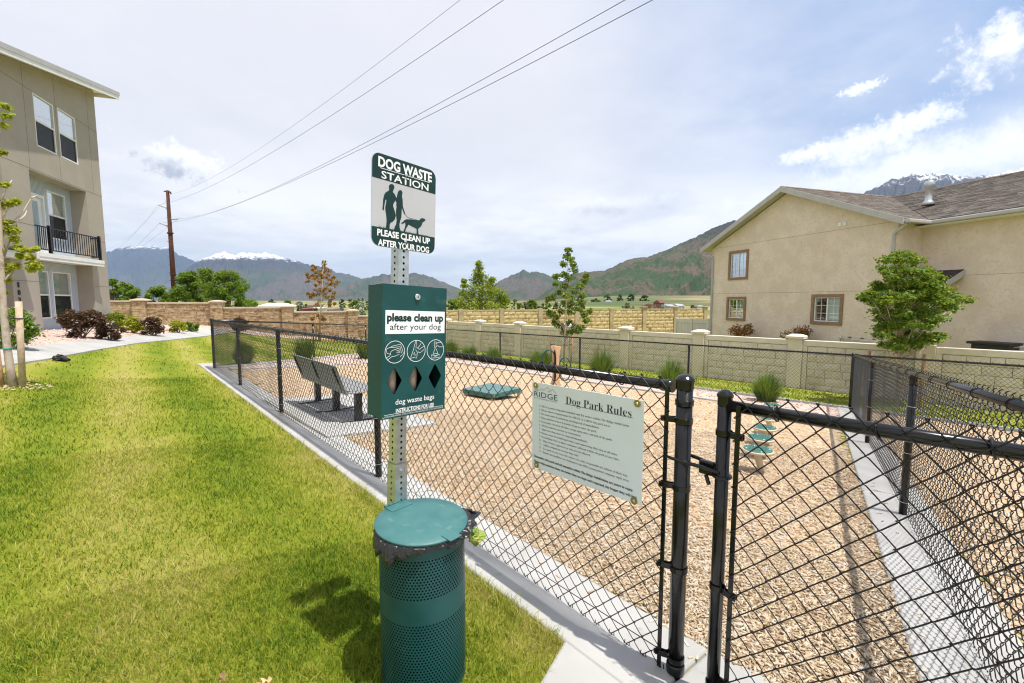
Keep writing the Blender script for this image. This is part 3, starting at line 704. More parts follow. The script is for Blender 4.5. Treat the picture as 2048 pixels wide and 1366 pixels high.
MB().tube([hp-np.array([0, 0, .03]), hp+np.array([0, 0, 1.24])], .0365, 18).build('shaft', 'black_metal', hng, True, True)
MB().lathe(CAPP(.0365), hp+np.array([0, 0, 1.24]), 20).build('post_cap', 'black_metal', hng, True, True)

# ------------------------------------------------------------------ lettering
def text_mesh(body, box, bold=0.0, res=3):
    """flat lettering fitted to box = (x0, x1, baseline, cap height line) in a local x/z plane"""
    cu = bpy.data.curves.new('lettering', 'FONT'); cu.body = body; cu.size = 1; cu.resolution_u = res; cu.offset = bold; cu.fill_mode = 'FRONT'
    o = bpy.data.objects.new('lettering', cu); me = bpy.data.meshes.new_from_object(o)
    n = len(me.vertices); co = np.zeros(n*3, dtype=np.float32); me.vertices.foreach_get('co', co); co = co.reshape(-1, 3)
    bpy.data.objects.remove(o); bpy.data.curves.remove(cu)
    x0, x1, zb, zc = box; capx = .729
    mn, mx = co[:, 0].min(), co[:, 0].max()
    out = np.zeros_like(co); out[:, 0] = x0+(co[:, 0]-mn)/(mx-mn)*(x1-x0); out[:, 2] = zb+co[:, 1]/capx*(zc-zb)
    me.vertices.foreach_set('co', out.ravel()); me.update()
    return me
def lettering(name, body, box, y, m, parent, bold=0.0):
    me = text_mesh(body, box, bold); me.transform(Matrix.Translation((0, y, 0)))
    return finish(name, me, m, parent)
SERIF = {}
for i in range(26):
    SERIF[chr(65+i)] = chr(0x1D400+i); SERIF[chr(97+i)] = chr(0x1D41A+i)
for i in range(10): SERIF[chr(48+i)] = chr(0x1D7CE+i)
serif = lambda s: ''.join(SERIF.get(c, c) for c in s)
def outline(pts, y, th=.0006): return MB().prism([(p[0], y, p[1]) for p in pts], (0, th, 0))
def flat(name, pts, y, m, parent):
    """printed shape with any outline, filled by a small ear clipper"""
    P_ = [tuple(p) for p in pts]
    area = sum(P_[i][0]*P_[(i+1) % len(P_)][1]-P_[(i+1) % len(P_)][0]*P_[i][1] for i in range(len(P_)))
    idx = list(range(len(P_))) if area > 0 else list(range(len(P_)))[::-1]; tris = []
    cr = lambda a, b, c: (b[0]-a[0])*(c[1]-a[1])-(b[1]-a[1])*(c[0]-a[0])
    guard = 0
    while len(idx) > 3 and guard < 5000:
        guard += 1; done = False
        for k in range(len(idx)):
            i, j, l = idx[k-1], idx[k], idx[(k+1) % len(idx)]; a, b, c = P_[i], P_[j], P_[l]
            if cr(a, b, c) <= 1e-12: continue
            if any(cr(a, b, P_[q]) >= 0 and cr(b, c, P_[q]) >= 0 and cr(c, a, P_[q]) >= 0 for q in idx if q not in (i, j, l)): continue
            tris.append((i, j, l)); idx.pop(k); done = True; break
        if not done: idx.pop(0)
    tris.append(tuple(idx))
    mb = MB(); mb.add([(p[0], y, p[1]) for p in P_], tris); return mb.build(name, m, parent)
def rounded(x0, x1, z0, z1, r, n=6):
    o = []
    for cx, cz, a in ((x1-r, z1-r, 0), (x0+r, z1-r, 90), (x0+r, z0+r, 180), (x1-r, z0+r, 270)):
        for k in range(n+1): t = math.radians(a+90*k/n); o.append((cx+r*math.cos(t), cz+r*math.sin(t)))
    return o
def stroke(pts, y, wd):
    """flat printed line"""
    mb = MB(); P_ = [np.array(p) for p in pts]; vs = []; fs = []
    for i, p in enumerate(P_):
        t = P_[min(i+1, len(P_)-1)]-P_[max(i-1, 0)]; t = t/(np.linalg.norm(t)+1e-9); nn = np.array([-t[1], t[0]])*wd/2
        a = p+nn; b = p-nn; vs += [(a[0], y, a[1]), (b[0], y, b[1])]
    for i in range(len(P_)-1): fs.append((2*i, 2*i+1, 2*i+3, 2*i+2))
    return mb.add(vs, fs)

# ------------------------------------------------------------------ dog waste station
AZ = math.radians(49.5); e3 = Vector((math.cos(AZ), math.sin(AZ), 0)); n3 = Vector((math.sin(AZ), -math.cos(AZ), 0)); tl = math.radians(2.4)
U3 = Vector((0, 0, 1))*math.cos(tl)+e3*math.sin(tl); E3 = e3*math.cos(tl)-Vector((0, 0, 1))*math.sin(tl)
org = Vector((-.476, 1.95, .053))+E3*-.07
SM = Matrix(((E3.x, -n3.x, U3.x, org.x), (E3.y, -n3.y, U3.y, org.y), (E3.z, -n3.z, U3.z, org.z), (0, 0, 0, 1)))   # local x along the sign, -y out of its face, z up
st = thing('sign_post', 'galvanised square post with punched holes carrying the dog waste sign and dispenser', 'post', mat=SM)
def punched(mb, hw, z0, z1, zh0, step=.0254, rr=.0056):
    """square tube wall by wall with round holes down two faces"""
    for face in range(4):
        def w3(a, z):
            if face == 0: return (a, -hw, z)
            if face == 1: return (hw, a, z)
            if face == 2: return (-a, hw, z)
            return (-hw, -a, z)
        hz = []; z = zh0
        while z < z1-.012:
            if z > z0+.012: hz.append(z)
            z += step
        zprev = z0
        for h in hz:
            mb.quad(w3(-hw, zprev), w3(hw, zprev), w3(hw, h-step*.45), w3(-hw, h-step*.45))
            ring = [(rr*math.cos(t), h+rr*math.sin(t)) for t in [math.radians(45+k*30) for k in range(12)]]
            bo = [(hw, h+step*.45), (-hw, h+step*.45), (-hw, h-step*.45), (hw, h-step*.45)]
            vs = [w3(*p) for p in ring]+[w3(*p) for p in bo]; fs = []
            for k in range(12): fs.append((k, (k+1) % 12, 12+(((k+1)//3) % 4)) if True else None)
            for k in range(4): fs.append((12+k, 12+(k+1) % 4, (3*(k+1)-1) % 12))
            fs = [f for f in fs]
            mb.add(vs, fs)
            zprev = h+step*.45
        mb.quad(w3(-hw, zprev), w3(hw, zprev), w3(hw, z1), w3(-hw, z1))
mb = MB(); punched(mb, .0262, .70, 2.08, .71); mb.build('tube', 'galvanised', st)
mb = MB(); punched(mb, .0300, -.2, .845, .71-.0254*30); sl_ = mb.build('anchor_sleeve', 'galvanised', st)
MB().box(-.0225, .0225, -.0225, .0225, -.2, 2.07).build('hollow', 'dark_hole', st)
MB().lathe([(.014, 0), (.014, .002), (.009, .003), (.009, .009), (.006, .011)], (0, 0, 0), 6)
bo = MB().tube([(.004, -.0300, .815), (.004, -.040, .815)], .0095, 6).build('bolt', 'bright_steel', st)
MB().tube([(.004, -.0300, .815), (.004, -.0325, .815)], .014, 16).build('washer', 'bright_steel', bo)

sg = thing('warning_sign', 'dog waste station sign with couple walking a dog, on top of the post', 'sign', mat=SM)
SX0, SX1, SZ0, SZ1 = -.158, .164, 1.756, 2.121
oo = rounded(SX0, SX1, SZ0, SZ1, .036)
MB().prism([(p[0], -.0290, p[1]) for p in oo], (0, .0022, 0)).build('plate', 'sign_white', sg)
yb = -.0295
inn = rounded(SX0+.002, SX1-.002, SZ0+.002, SZ1-.002, .034)
flat('top_band', [p for p in inn if p[1] > 2.02]+[(SX0+.002, 2.0205), (SX1-.002, 2.0205)], yb, 'print_green', sg)
flat('bottom_band', [(SX1-.002, 1.8315), (SX0+.002, 1.8315)]+[p for p in inn if p[1] < 1.83], yb, 'print_green', sg)
man = [(-0.079, 2.002), (-0.073, 2.01), (-0.064, 2.013), (-0.056, 2.011), (-0.052, 2.003), (-0.056, 1.993), (-0.06, 1.984), (-0.058, 1.98), (-0.051, 1.976), (-0.045, 1.966), (-0.042, 1.956), (-0.049, 1.947), (-0.055, 1.939), (-0.058, 1.928), (-0.053, 1.915), (-0.048, 1.903), (-0.044, 1.891), (-0.048, 1.875), (-0.058, 1.864), (-0.069, 1.857), (-0.073, 1.849), (-0.073, 1.839), (-0.075, 1.831), (-0.091, 1.831), (-0.089, 1.848), (-0.088, 1.863), (-0.09, 1.883), (-0.094, 1.902), (-0.095, 1.917), (-0.091, 1.935), (-0.09, 1.944), (-0.094, 1.945), (-0.097, 1.93), (-0.1, 1.916), (-0.1, 1.902), (-0.105, 1.9), (-0.108, 1.906), (-0.106, 1.922), (-0.105, 1.943), (-0.101, 1.961), (-0.095, 1.972), (-0.087, 1.978), (-0.079, 1.984), (-0.077, 1.99), (-0.079, 1.995)]
wom = [(-0.036, 1.985), (-0.032, 1.993), (-0.025, 1.998), (-0.017, 1.997), (-0.013, 1.989), (-0.015, 1.979), (-0.015, 1.972), (-0.012, 1.962), (-0.011, 1.948), (-0.01, 1.934), (-0.004, 1.92), (0.0, 1.912), (0.002, 1.905), (-0.003, 1.904), (-0.009, 1.916), (-0.015, 1.927), (-0.016, 1.911), (-0.017, 1.889), (-0.022, 1.874), (-0.026, 1.859), (-0.025, 1.845), (-0.019, 1.831), (-0.034, 1.831), (-0.053, 1.831), (-0.049, 1.844), (-0.042, 1.856), (-0.04, 1.874), (-0.043, 1.892), (-0.044, 1.909), (-0.041, 1.928), (-0.043, 1.931), (-0.042, 1.943), (-0.045, 1.948), (-0.044, 1.959), (-0.04, 1.968), (-0.038, 1.978)]
dog = [(-0.019, 1.865), (-0.011, 1.869), (-0.002, 1.879), (0.009, 1.885), (0.031, 1.888), (0.059, 1.89), (0.075, 1.892), (0.082, 1.9), (0.089, 1.904), (0.099, 1.904), (0.108, 1.902), (0.108, 1.896), (0.099, 1.89), (0.093, 1.886), (0.09, 1.876), (0.083, 1.866), (0.074, 1.859), (0.07, 1.854), (0.072, 1.831), (0.062, 1.831), (0.062, 1.853), (0.05, 1.857), (0.032, 1.861), (0.02, 1.865), (0.014, 1.856), (0.007, 1.846), (0.003, 1.831), (-0.006, 1.831), (0.001, 1.849), (0.004, 1.862), (0.002, 1.871), (-0.004, 1.866), (-0.013, 1.862)]
flat('man_silhouette', man, yb-.0001, 'print_green', sg); flat('woman_silhouette', wom, yb-.0003, 'print_green', sg); flat('dog_silhouette', dog, yb-.0002, 'print_green', sg)
stroke([(0.001, 1.905), (0.011, 1.896), (0.024, 1.892), (0.05, 1.892), (0.068, 1.89)], yb-.0004, .0018).build('leash_line', 'print_green', sg)
mb = MB()
for k in range(60):
    x = -.125+.25*k/60+rnd.uniform(-.002, .002); h = rnd.uniform(.002, .008); l = rnd.uniform(-.003, .003)
    if (-.09 < x < -.075): continue
    mb.add([(x-.001, yb, 1.831), (x+.001, yb, 1.831), (x+l, yb, 1.832+h)], [(0, 1, 2)])
mb.build('grass_print', 'print_green', sg)
lettering('lettering', 'DOG WASTE', (-.129, .140, 2.069, 2.108), yb-.0005, 'print_white', sg, .034)
stroke([(-.12, 2.0635), (.129, 2.0635)], yb-.0005, .0022).build('rule_line', 'print_white', sg)
lettering('lettering', 'STATION', (-.114, .122, 2.0255, 2.0555), yb-.0005, 'print_white', sg, .012)
lettering('lettering', 'PLEASE CLEAN UP', (-.131, .135, 1.799, 1.8245), yb-.0005, 'print_white', sg, .034)
lettering('lettering', 'AFTER YOUR DOG', (-.127, .131, 1.760, 1.7855), yb-.0005, 'print_white', sg, .034)
for z in (2.066, 1.794):
    MB().lathe([(.009, 0), (.009, .002), (.0065, .005), (.002, .006)], (0, 0, 0), 14)
    mb = MB(); mb.tube([(.003, yb-.0005, z), (.003, yb-.004, z), (.003, yb-.007, z)], [.008, .008, .004], 12); mb.build('rivet', 'bright_steel', sg, smooth=True)

dp = thing('bag_dispenser', 'green metal dog waste bag dispenser with three diamond openings, under the sign', 'dispenser', mat=SM)
BX0, BX1, BZ0, BZ1, BF = -.170, .150, 1.078, 1.603, -.130
holes = [((-.112, 1.2235), .036, .057), ((-.0095, 1.2245), .0355, .0565), ((.0925, 1.226), .0355, .057)]
mb = MB()
# front sheet with the three diamond cut-outs, built column by column
cuts = [BX0, -.1485, -.0755, -.0455, .0265, .0565, .1285, BX1]
zt, zb_ = 1.2835, 1.166
def FR(x, z): return (x, BF, z)
mb.quad(FR(BX0, zt), FR(BX1, zt), FR(BX1, BZ1), FR(BX0, BZ1)); mb.quad(FR(BX0, BZ0), FR(BX1, BZ0), FR(BX1, zb_), FR(BX0, zb_))
for i in (0, 2, 4, 6): mb.quad(FR(cuts[i], zb_), FR(cuts[i+1], zb_), FR(cuts[i+1], zt), FR(cuts[i], zt))
for (c, hx, hz), i in zip(holes, (1, 3, 5)):
    x0, x1 = cuts[i], cuts[i+1]
    corners = [(x1, zt), (x0, zt), (x0, zb_), (x1, zb_)]
    d_ = []
    for k in range(4):                                  # diamond with softened tips
        a = math.pi/2*k
        for s in (-.12, 0, .12):
            q = a+s; rr = 1/(abs(math.cos(q))/hx+abs(math.sin(q))/hz)*(.93 if s == 0 else 1.0); d_.append((c[0]+rr*math.cos(q), c[1]+rr*math.sin(q)))
    V_ = [FR(*p) for p in corners]+[FR(*p) for p in d_]
    Fs = []
    for k in range(4):
        t0 = 4+(3*k+2); t1 = 4+((3*k+3) % 12); Fs.append((k, t0, t1)) if False else None
    for k in range(4):                                  # corner k sits between tip k and tip k+1
        a0 = 4+3*k+1; a1 = 4+3*k+2; b0 = 4+(3*k+3) % 12; b1 = 4+(3*k+4) % 12
        Fs += [(k, a1, a0), (k, b0, a1), (k, b1, b0)]
        Fs.append((k, (k+1) % 4, b1))
    mb.add(V_, Fs)
    for k in range(12):                                 # sheet thickness round the opening
        p, q = d_[k], d_[(k+1) % 12]; mb.quad(FR(*p), FR(*q), (q[0], BF+.003, q[1]), (p[0], BF+.003, p[1]))
mb.quad((BX0, BF, BZ0), (BX0, BF, BZ1), (BX0, -.036, BZ1-.006), (BX0, -.036, BZ0+.012)); mb.quad((BX1, BF, BZ0), (BX1, -.036, BZ0+.012), (BX1, -.036, BZ1-.006), (BX1, BF, BZ1))
mb.quad((BX0, BF, BZ1), (BX1, BF, BZ1), (BX1, -.036, BZ1-.006), (BX0, -.036, BZ1-.006)); mb.quad((BX0, BF, BZ0), (BX0, -.036, BZ0+.012), (BX1, -.036, BZ0+.012), (BX1, BF, BZ0))
mb.build('door_panel', 'green_paint', dp)
MB().box(BX0+.002, BX1-.002, -.0355, -.030, BZ0+.006, BZ1-.003).build('back_plate', 'green_paint', dp)
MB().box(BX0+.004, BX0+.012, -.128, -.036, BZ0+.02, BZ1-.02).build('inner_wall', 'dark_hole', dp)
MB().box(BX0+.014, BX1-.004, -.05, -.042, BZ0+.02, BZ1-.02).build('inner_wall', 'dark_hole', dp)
for c in (-.106, -.004): MB().tube([(c, -.088, 1.12), (c, -.088, 1.34)], .026, 18).build('bag_roll', 'bag_roll', dp, smooth=True)
lk = MB().tube([(-.008, BF, 1.559), (-.008, BF-.004, 1.559), (-.008, BF-.008, 1.559)], [.0135, .0135, .011], 20).build('lock', 'bright_steel', dp, smooth=True)
MB().box(-.0095, -.0065, BF-.0086, BF-.0078, 1.555, 1.563).build('keyway', 'dark_hole', lk)
yf = BF-.0008
MB().quad((-.157, yf, 1.4105), (.1405, yf, 1.4105), (.1405, yf, 1.5025), (-.157, yf, 1.5025)).build('label_panel', 'print_white', dp)
lettering('lettering', 'please clean up', (-.150, .132, 1.461, 1.4915), yf-.0005, 'print_green', dp, .042)
lettering('lettering', 'after your dog', (-.136, .1195, 1.4265, 1.4525), yf-.0005, 'print_green', dp)
lettering('lettering', 'dog waste bags', (-.1065, .090, 1.130, 1.152), yf, 'print_white', dp, .004)
lettering('lettering', 'INSTRUCTIONS FOR USE', (-.104, .089, 1.097, 1.1140), yf, 'print_white', dp, .022)
stroke([(-.158, 1.0945), (.140, 1.0945)], yf, .0014).build('rule_line', 'print_white', dp)
lettering('lettering', '1) PLACE HAND INTO BAG  2) PICK UP WASTE & TURN BAG INSIDE OUT  3) TIE A KNOT & DISPOSE', (-.158, .140, 1.0845, 1.0905), yf, 'print_white', dp)
for i, cx in enumerate((-.1115, -.0085, .0925)):
    ic = stroke([(cx+.0455*math.cos(t), 1.3395+.0435*math.sin(t)) for t in np.linspace(0, 2*math.pi, 41)], yf, .0022)
    L = [[[(-.042, .012), (-.01, .024), (.026, .030), (.040, -.008), (.024, -.02)], [(-.042, .012), (-.036, -.004), (-.018, -.008)], [(-.042, -.022), (-.024, -.014), (-.018, .004), (.0, .010), (.018, .014), (.024, .008), (.004, .004), (.022, .002), (.024, -.004), (.006, -.003), (.02, -.010), (.0, -.016), (-.016, -.018), (-.034, -.030)], [(-.02, .018), (.024, .02), (.03, -.006)]],
         [[(-.004, .042), (-.014, .006), (-.026, -.022), (-.03, -.03), (-.012, -.026), (.002, -.03), (.006, -.006), (-.004, .006)], [(.0, .042), (-.002, .012), (.010, .014), (.024, .03)], [(.006, .010), (.018, .006), (.026, .012), (.040, .018)], [(.008, -.004), (.020, -.008), (.030, -.002), (.040, .004)], [(-.016, -.014), (-.010, -.004), (-.006, -.022), (.0, -.012)]],
         [[(-.008, .034), (-.006, .012), (-.002, .006), (.002, .012), (.004, .034), (-.008, .034)], [(.0, .026), (.016, .032), (.036, .032)], [(.002, .014), (.012, .018), (.022, .012), (.042, .012)], [(-.002, .006), (-.012, -.012), (-.006, -.024), (.008, -.024), (.012, -.012), (.002, .006)], [(-.022, -.020), (-.022, -.034), (.022, -.034), (.022, -.020), (.0, -.028), (-.022, -.020), (.0, -.014), (.022, -.020)]]][i]
    for ln in L:
        s2 = stroke([(cx+p[0], 1.3395+p[1]) for p in ln], yf-.0001, .0017); ic.add(s2.v, s2.f)
    ic.build('pictogram', 'print_white', dp)
MB().tube([(BX0+.006, BF+.001, BZ0+.006), (BX0+.006, BF-.003, BZ0+.006)], .0035, 10).build('screw', 'bright_steel', dp)

# waste bin hung on the post
BC3 = org+n3*(.030+.178); bz = .05
BM = Matrix.Translation((BC3.x, BC3.y, bz)) @ Matrix.Rotation(AZ, 4, 'Z')
bn = thing('waste_bin', 'round green perforated steel waste bin on the station post', 'bin', mat=BM)
RB = .170
def perforated():
    cols_ = 84; da = 2*math.pi/cols_; rows = []; z = .06
    V = []; F = []
    def rowband(z0, z1, perf, shift):
        for cidx in range(cols_):
            a0 = (cidx+(.5 if shift else 0))*da; am = a0+da/2; a1 = a0+da; zm = (z0+z1)/2; b = len(V)
            pp = lambda a, z_: (RB*math.cos(a), RB*math.sin(a), z_)
            if not perf:
                V.extend([pp(a0, z0), pp(am, z0), pp(a1, z0), pp(a1, z1), pp(am, z1), pp(a0, z1)]); F.append((b, b+1, b+4, b+5)); F.append((b+1, b+2, b+3, b+4)); continue
            bo = [pp(a1, zm), pp(a1, z1), pp(am, z1), pp(a0, z1), pp(a0, zm), pp(a0, z0), pp(am, z0), pp(a1, z0)]
            hr = .0036; ho = [pp(am+hr/RB*math.cos(t), zm+hr*math.sin(t)) for t in [k*math.pi/4 for k in range(8)]]
            V.extend(bo); V.extend(ho)
            for k in range(8): k2 = (k+1) % 8; F.append((b+k, b+k2, b+8+k2, b+8+k))
    hh = .0112; z = .05
    rowband(.02, .05, False, False); i = 0
    while z+hh < .352: rowband(z, z+hh, True, i % 2); z += hh; i += 1
    rowband(z, .438, False, False); z = .438
    while z+hh < .598: rowband(z, z+hh, True, i % 2); z += hh; i += 1
    rowband(z, .655, False, False)
    return V, F
V_, F_ = perforated(); mb = MB(); mb.add(V_, F_); o = mb.build('drum', 'green_paint', bn)
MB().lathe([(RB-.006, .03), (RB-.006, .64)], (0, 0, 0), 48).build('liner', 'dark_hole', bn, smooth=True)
lz = .668
lm = Matrix.Translation((0, RB+.012, lz+.012)) @ Matrix.Rotation(math.radians(3.2), 4, 'X') @ Matrix.Translation((0, -RB-.012, 0))
def tilt(me): me.transform(lm); return me
mb = MB().lathe([(.179, -.006), (.184, -.006), (.1845, 0), (.183, .0022), (.12, .0045), (.05, .006), (.001, .0065)], (0, 0, 0), 64)
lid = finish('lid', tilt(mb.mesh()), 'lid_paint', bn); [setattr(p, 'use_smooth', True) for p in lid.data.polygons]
hg = MB().box(-.052, .052, .125, .175, .0035, .0062); [hg.tube([(-.052+.021*k, .182, .006), (-.034+.021*k, .182, .006)], .0055, 10) for k in range(5)]
finish('hinge', tilt(hg.mesh()), 'lid_paint', lid)
finish('lid_tab', tilt(MB().box(-.028, .028, -.204, -.150, .0035, .0060).mesh()), 'lid_paint', lid)
# liner bag folded out between lid and drum
def bag_skirt():
    n = 150; V = []; F = []
    prof = [(0.0, .655), (.25, .660), (.55, .652), (.8, .638), (1.0, .620), (.92, .603), (.72, .600)]
    ph = [rnd.uniform(0, 6.28) for _ in range(6)]
    for k in range(n):
        a = 2*math.pi*k/n
        lump = .5+.5*math.sin(a*3+ph[0])*math.sin(a*1+ph[1]); fold = .5+.28*math.sin(a*11+ph[2])+.25*math.sin(a*19+ph[3])+.15*math.sin(a*33+ph[4])
        ext = .010+.030*max(0, lump)**1.2*(.55+.6*fold)+.040*max(0, math.cos(a+.62))**6*(.7+.6*fold)
        drop = (.25+1.0*lump*(.5+.6*fold))*(1-.9*max(0, math.cos(a+.62))**4)-.28*max(0, math.cos(a+.62))**6
        for j, (u_, z_) in enumerate(prof):
            r_ = RB-.01+.012+u_*ext+rnd.uniform(-.0015, .0015)*(j > 0); zz = .657-(.657-z_)*drop+rnd.uniform(-.0035, .0035)*(j > 1)
            V.append((r_*math.cos(a), r_*math.sin(a), zz))
    m_ = len(prof)
    for k in range(n):
        for j in range(m_-1): k2 = (k+1) % n; F.append((k*m_+j, k2*m_+j, k2*m_+j+1, k*m_+j+1))
    return V, F
V_, F_ = bag_skirt(); MB().add(V_, F_).build('bin_liner', 'bin_bag', bn, smooth=False)
# knotted bag hanging out of the bin
def blob(cx, rx, ry, rz, n=18, m_=12, amp=.2, seed=1):
    r_ = random.Random(seed); ph = [(r_.uniform(1, 5), r_.uniform(1, 5), r_.uniform(0, 6)) for _ in range(7)]; V = []; F = []
    for i in range(m_+1):
        th = math.pi*i/m_
        for k in range(n):
            f = 2*math.pi*k/n; s = 1+sum(amp/3*math.sin(a*th*2+b*f*round(b)/b+c_) for a, b, c_ in ph[:5])+r_.uniform(-amp, amp)*.35
            V.append((cx[0]+rx*s*math.sin(th)*math.cos(f), cx[1]+ry*s*math.sin(th)*math.sin(f), cx[2]+rz*s*math.cos(th)))
    for i in range(m_):
        for k in range(n): k2 = (k+1) % n; F.append((i*n+k, i*n+k2, (i+1)*n+k2, (i+1)*n+k))
    return V, F
pb = at(948, 1071, 1.80)
po_ = thing('knotted_bag', 'green knotted dog waste bag sticking out from under the bin lid', 'bag', tuple(pb))
V_, F_ = blob((.008, 0, .0), .030, .028, .026, 22, 14, .30, 4); MB().add(V_, F_).build('pouch', 'poop_bag', po_)
mb = MB(); mb.tube([(-.052, .005, -.002), (-.034, .002, .004), (-.012, 0, .002)], [.010, .008, .018], 9)
for a in (-.5, .2, .9): mb.add([(-.03, 0, .0), (-.005+.01*a, -.012, -.032-.012*a), (.012+.01*a, -.018, -.03), (.0, -.012, .0)], [(0, 1, 2, 3)])
mb.build('knot', 'poop_bag', po_)

# ------------------------------------------------------------------ rules sign on the fence
fz = float(gfN(np.array([.5]))[0])
RX = Vector((-FD[0], -FD[1], 0)); RNn = Vector((FN[0], FN[1], 0))
ro = pt(G2, dN, .845, FN, .050, 0, gfN); ro[2] = 0
RM = Matrix(((RX.x, -RNn.x, 0, ro[0]), (RX.y, -RNn.y, 0, ro[1]), (RX.z, 0, 1, 0), (0, 0, 0, 1)))
rs = thing('rules_sign', 'pale grey dog park rules sign wired to the fence', 'sign', mat=RM)
QB, QT, QBR, QTR = .694, 1.166, .716, 1.178
pts = [(0, QB), (.693, QBR), (.693, QTR), (0, QT)]
MB().prism([(p[0], -.002, p[1]) for p in pts], (0, .003, 0)).build('plate', 'rule_white', rs, bev=.001, segs=1)
yr = -.0032
sh_ = lambda x: .012*x/.693                      # the board hangs slightly out of level
def rl(body, x0, x1, zb, zc, m, bold=0.0, name='lettering'):
    me = text_mesh(body, (x0, x1, zb, zc), bold, 2); co = np.zeros(len(me.vertices)*3, dtype=np.float32); me.vertices.foreach_get('co', co); co = co.reshape(-1, 3)
    co[:, 2] += .012*co[:, 0]/.693; co[:, 1] = yr; me.vertices.foreach_set('co', co.ravel()); me.update(); return finish(name, me, m, rs)
rl(serif('Dog Park Rules'), .246, .632, 1.083, 1.123, 'print_black', -.012)
stroke([(.240, 1.0815+sh_(.24)), (.638, 1.0815+sh_(.638))], yr, .0018).build('rule_line', 'print_black', rs)
rl('RIDGE', .017, .188, 1.0885, 1.1185, 'print_navy', -.004); rl('THE', .017, .045, 1.1215, 1.1275, 'print_navy'); rl('AT SPANISH FORK', .017, .188, 1.0785, 1.0835, 'print_navy')
stroke([(.048, 1.124), (.060, 1.131), (.066, 1.128), (.076, 1.139), (.084, 1.128), (.089, 1.136), (.100, 1.139), (.117, 1.152), (.126, 1.146), (.130, 1.139), (.140, 1.139)], yr, .0022).build('logo_peaks', 'print_gold', rs)
stroke([(.118, 1.127), (.128, 1.132), (.134, 1.128), (.151, 1.146), (.160, 1.140), (.170, 1.133), (.180, 1.127)], yr, .0022).build('logo_peaks', 'print_gold', rs)
lines = [('This is a private dog park intended only for owners within The Ridge Subdivision.', .623), ('Please observe requirements for SMALL & LARGE dog park areas.', .523), ('Pet waste must be picked up and disposed of immediately.', .459), ('Dogs must be at least 4 months of age to enter the park.', .443), ('Keep gates closed at all times except upon entry and exit of the park.', .533), ('All dogs must be current on vaccinations.', .349), ('Aggressive dogs must be removed immediately.', .390), ('Owners must be insided park fence and supervising thier dog at all times.', .565), ('No smoking, food, or glass containers allowed within the park at any time.', .574), ('Dogs in heat, aggressive or sick are not allowed.', .408), ('Agility components are for dogs only.', .336), ('Use park at your own risk; owners are soley responsible for actions of their dog.', .620), ('Report any problems or violations to the HOA management company right away.', .630)]
for i, (s, x1) in enumerate(lines):
    zb = 1.038-.0205*i
    rl('%d.' % (i+1), .056, .056+(.009 if i < 9 else .014), zb, zb+.0098, 'print_black'); rl(serif(s), .073 if i < 9 else .087, x1, zb, zb+.0105, 'print_black', -.012)
rl(serif('Remember, this park and all amenities within The Ridge Subdivision are yours to enjoy.'), .018, .650, .755, .767, 'print_black', .012)
rl(serif('Please help maintian them, the better they are kept and respected, the longer they will last.'), .018, .671, .728, .740, 'print_black', .012)
for x, z in ((.030, 1.149), (.661, 1.161), (.656, .727), (.038, .715)):
    wsh = MB().tube([(x, -.002, z), (x, -.0065, z)], .0165, 20).build('washer', 'brass', rs, smooth=True)
    MB().tube([(x, -.0065, z), (x, -.0085, z), (x, -.010, z)], [.0065, .0065, .003], 12).build('screw', 'bright_steel', wsh, smooth=True)

# ------------------------------------------------------------------ grey three-storey building
def plane(o, d, n):
    d = np.array(d)/np.linalg.norm(d); n = np.array(n)/np.linalg.norm(n); o = np.array(o)
    return lambda s, z, off=0.0: np.array([*(o+d*s+n*off), z])
LF = plane(BC, (.317, -.948), (.948, .317))
bld = thing('apartment_building', 'grey stucco three-storey building with white balcony, house number 1029', 'building', (BC[0], BC[1], .3))
def pb_(s0, s1, z0, z1, o0, o1): return MB().pbox(LF, s0, s1, z0, z1, o0, o1)
RT = lambda s: 10.37-.215*s                       # height of the sloping wall top
TH = .25
def slopebox(s0, s1, z0, o0, o1):
    return MB().box8([LF(s0, z0, o0), LF(s1, z0, o0), LF(s1, z0, o1), LF(s0, z0, o1), LF(s0, RT(s0), o0), LF(s1, RT(s1), o0), LF(s1, RT(s1), o1), LF(s0, RT(s0), o1)])
def cutwall(s0, s1, z0, z1, wins, name, m, o0, o1, topslope=False):
    """wall slab with real window openings, split into the strips round them"""
    mb = MB(); ss = sorted({s0, s1, *[w[0] for w in wins], *[w[1] for w in wins]})
    for a, b in zip(ss[:-1], ss[1:]):
        cov = sorted([w for w in wins if w[0] <= a+1e-6 and w[1] >= b-1e-6], key=lambda w_: w_[2]); z = z0
        for w_ in cov:
            if w_[2] > z: mb.pbox(LF, a, b, z, w_[2], o0, o1)
            z = w_[3]
        if topslope: mb.box8([LF(a, z, o0), LF(b, z, o0), LF(b, z, o1), LF(a, z, o1), LF(a, RT(a), o0), LF(b, RT(b), o0), LF(b, RT(b), o1), LF(a, RT(a), o1)])
        elif z < z1: mb.pbox(LF, a, b, z, z1, o0, o1)
    return mb.build(name, m, bld, True)
W3 = [(2.92, 4.03, 6.90, 8.66), (1.57, 2.69, 6.92, 8.69)]
cutwall(0.0, 13.0, 5.98, 0, W3, 'upper_wall', 'stucco_grey', -TH, 0, True)
pb_(-.0, 1.20, -.2, 5.98, -.62, 0).build('pier', 'stucco_grey', bld, True)
pb_(4.58, 5.86, -.2, 5.98, -.62, 0).build('pier', 'stucco_grey', bld, True)
pb_(4.50, 5.80, -.2, .55, .002, .05).build('plinth', 'concrete', bld, True)
MB().pbox(LF, -.002, 5.0, -.2, 10.0, -9.0, -.63).build('side_wall', 'stucco_grey', bld, True)
MB().pbox(LF, 5.0, 13.0, -.2, 8.2, -9.0, -1.9).build('side_wall', 'stucco_grey', bld, True)
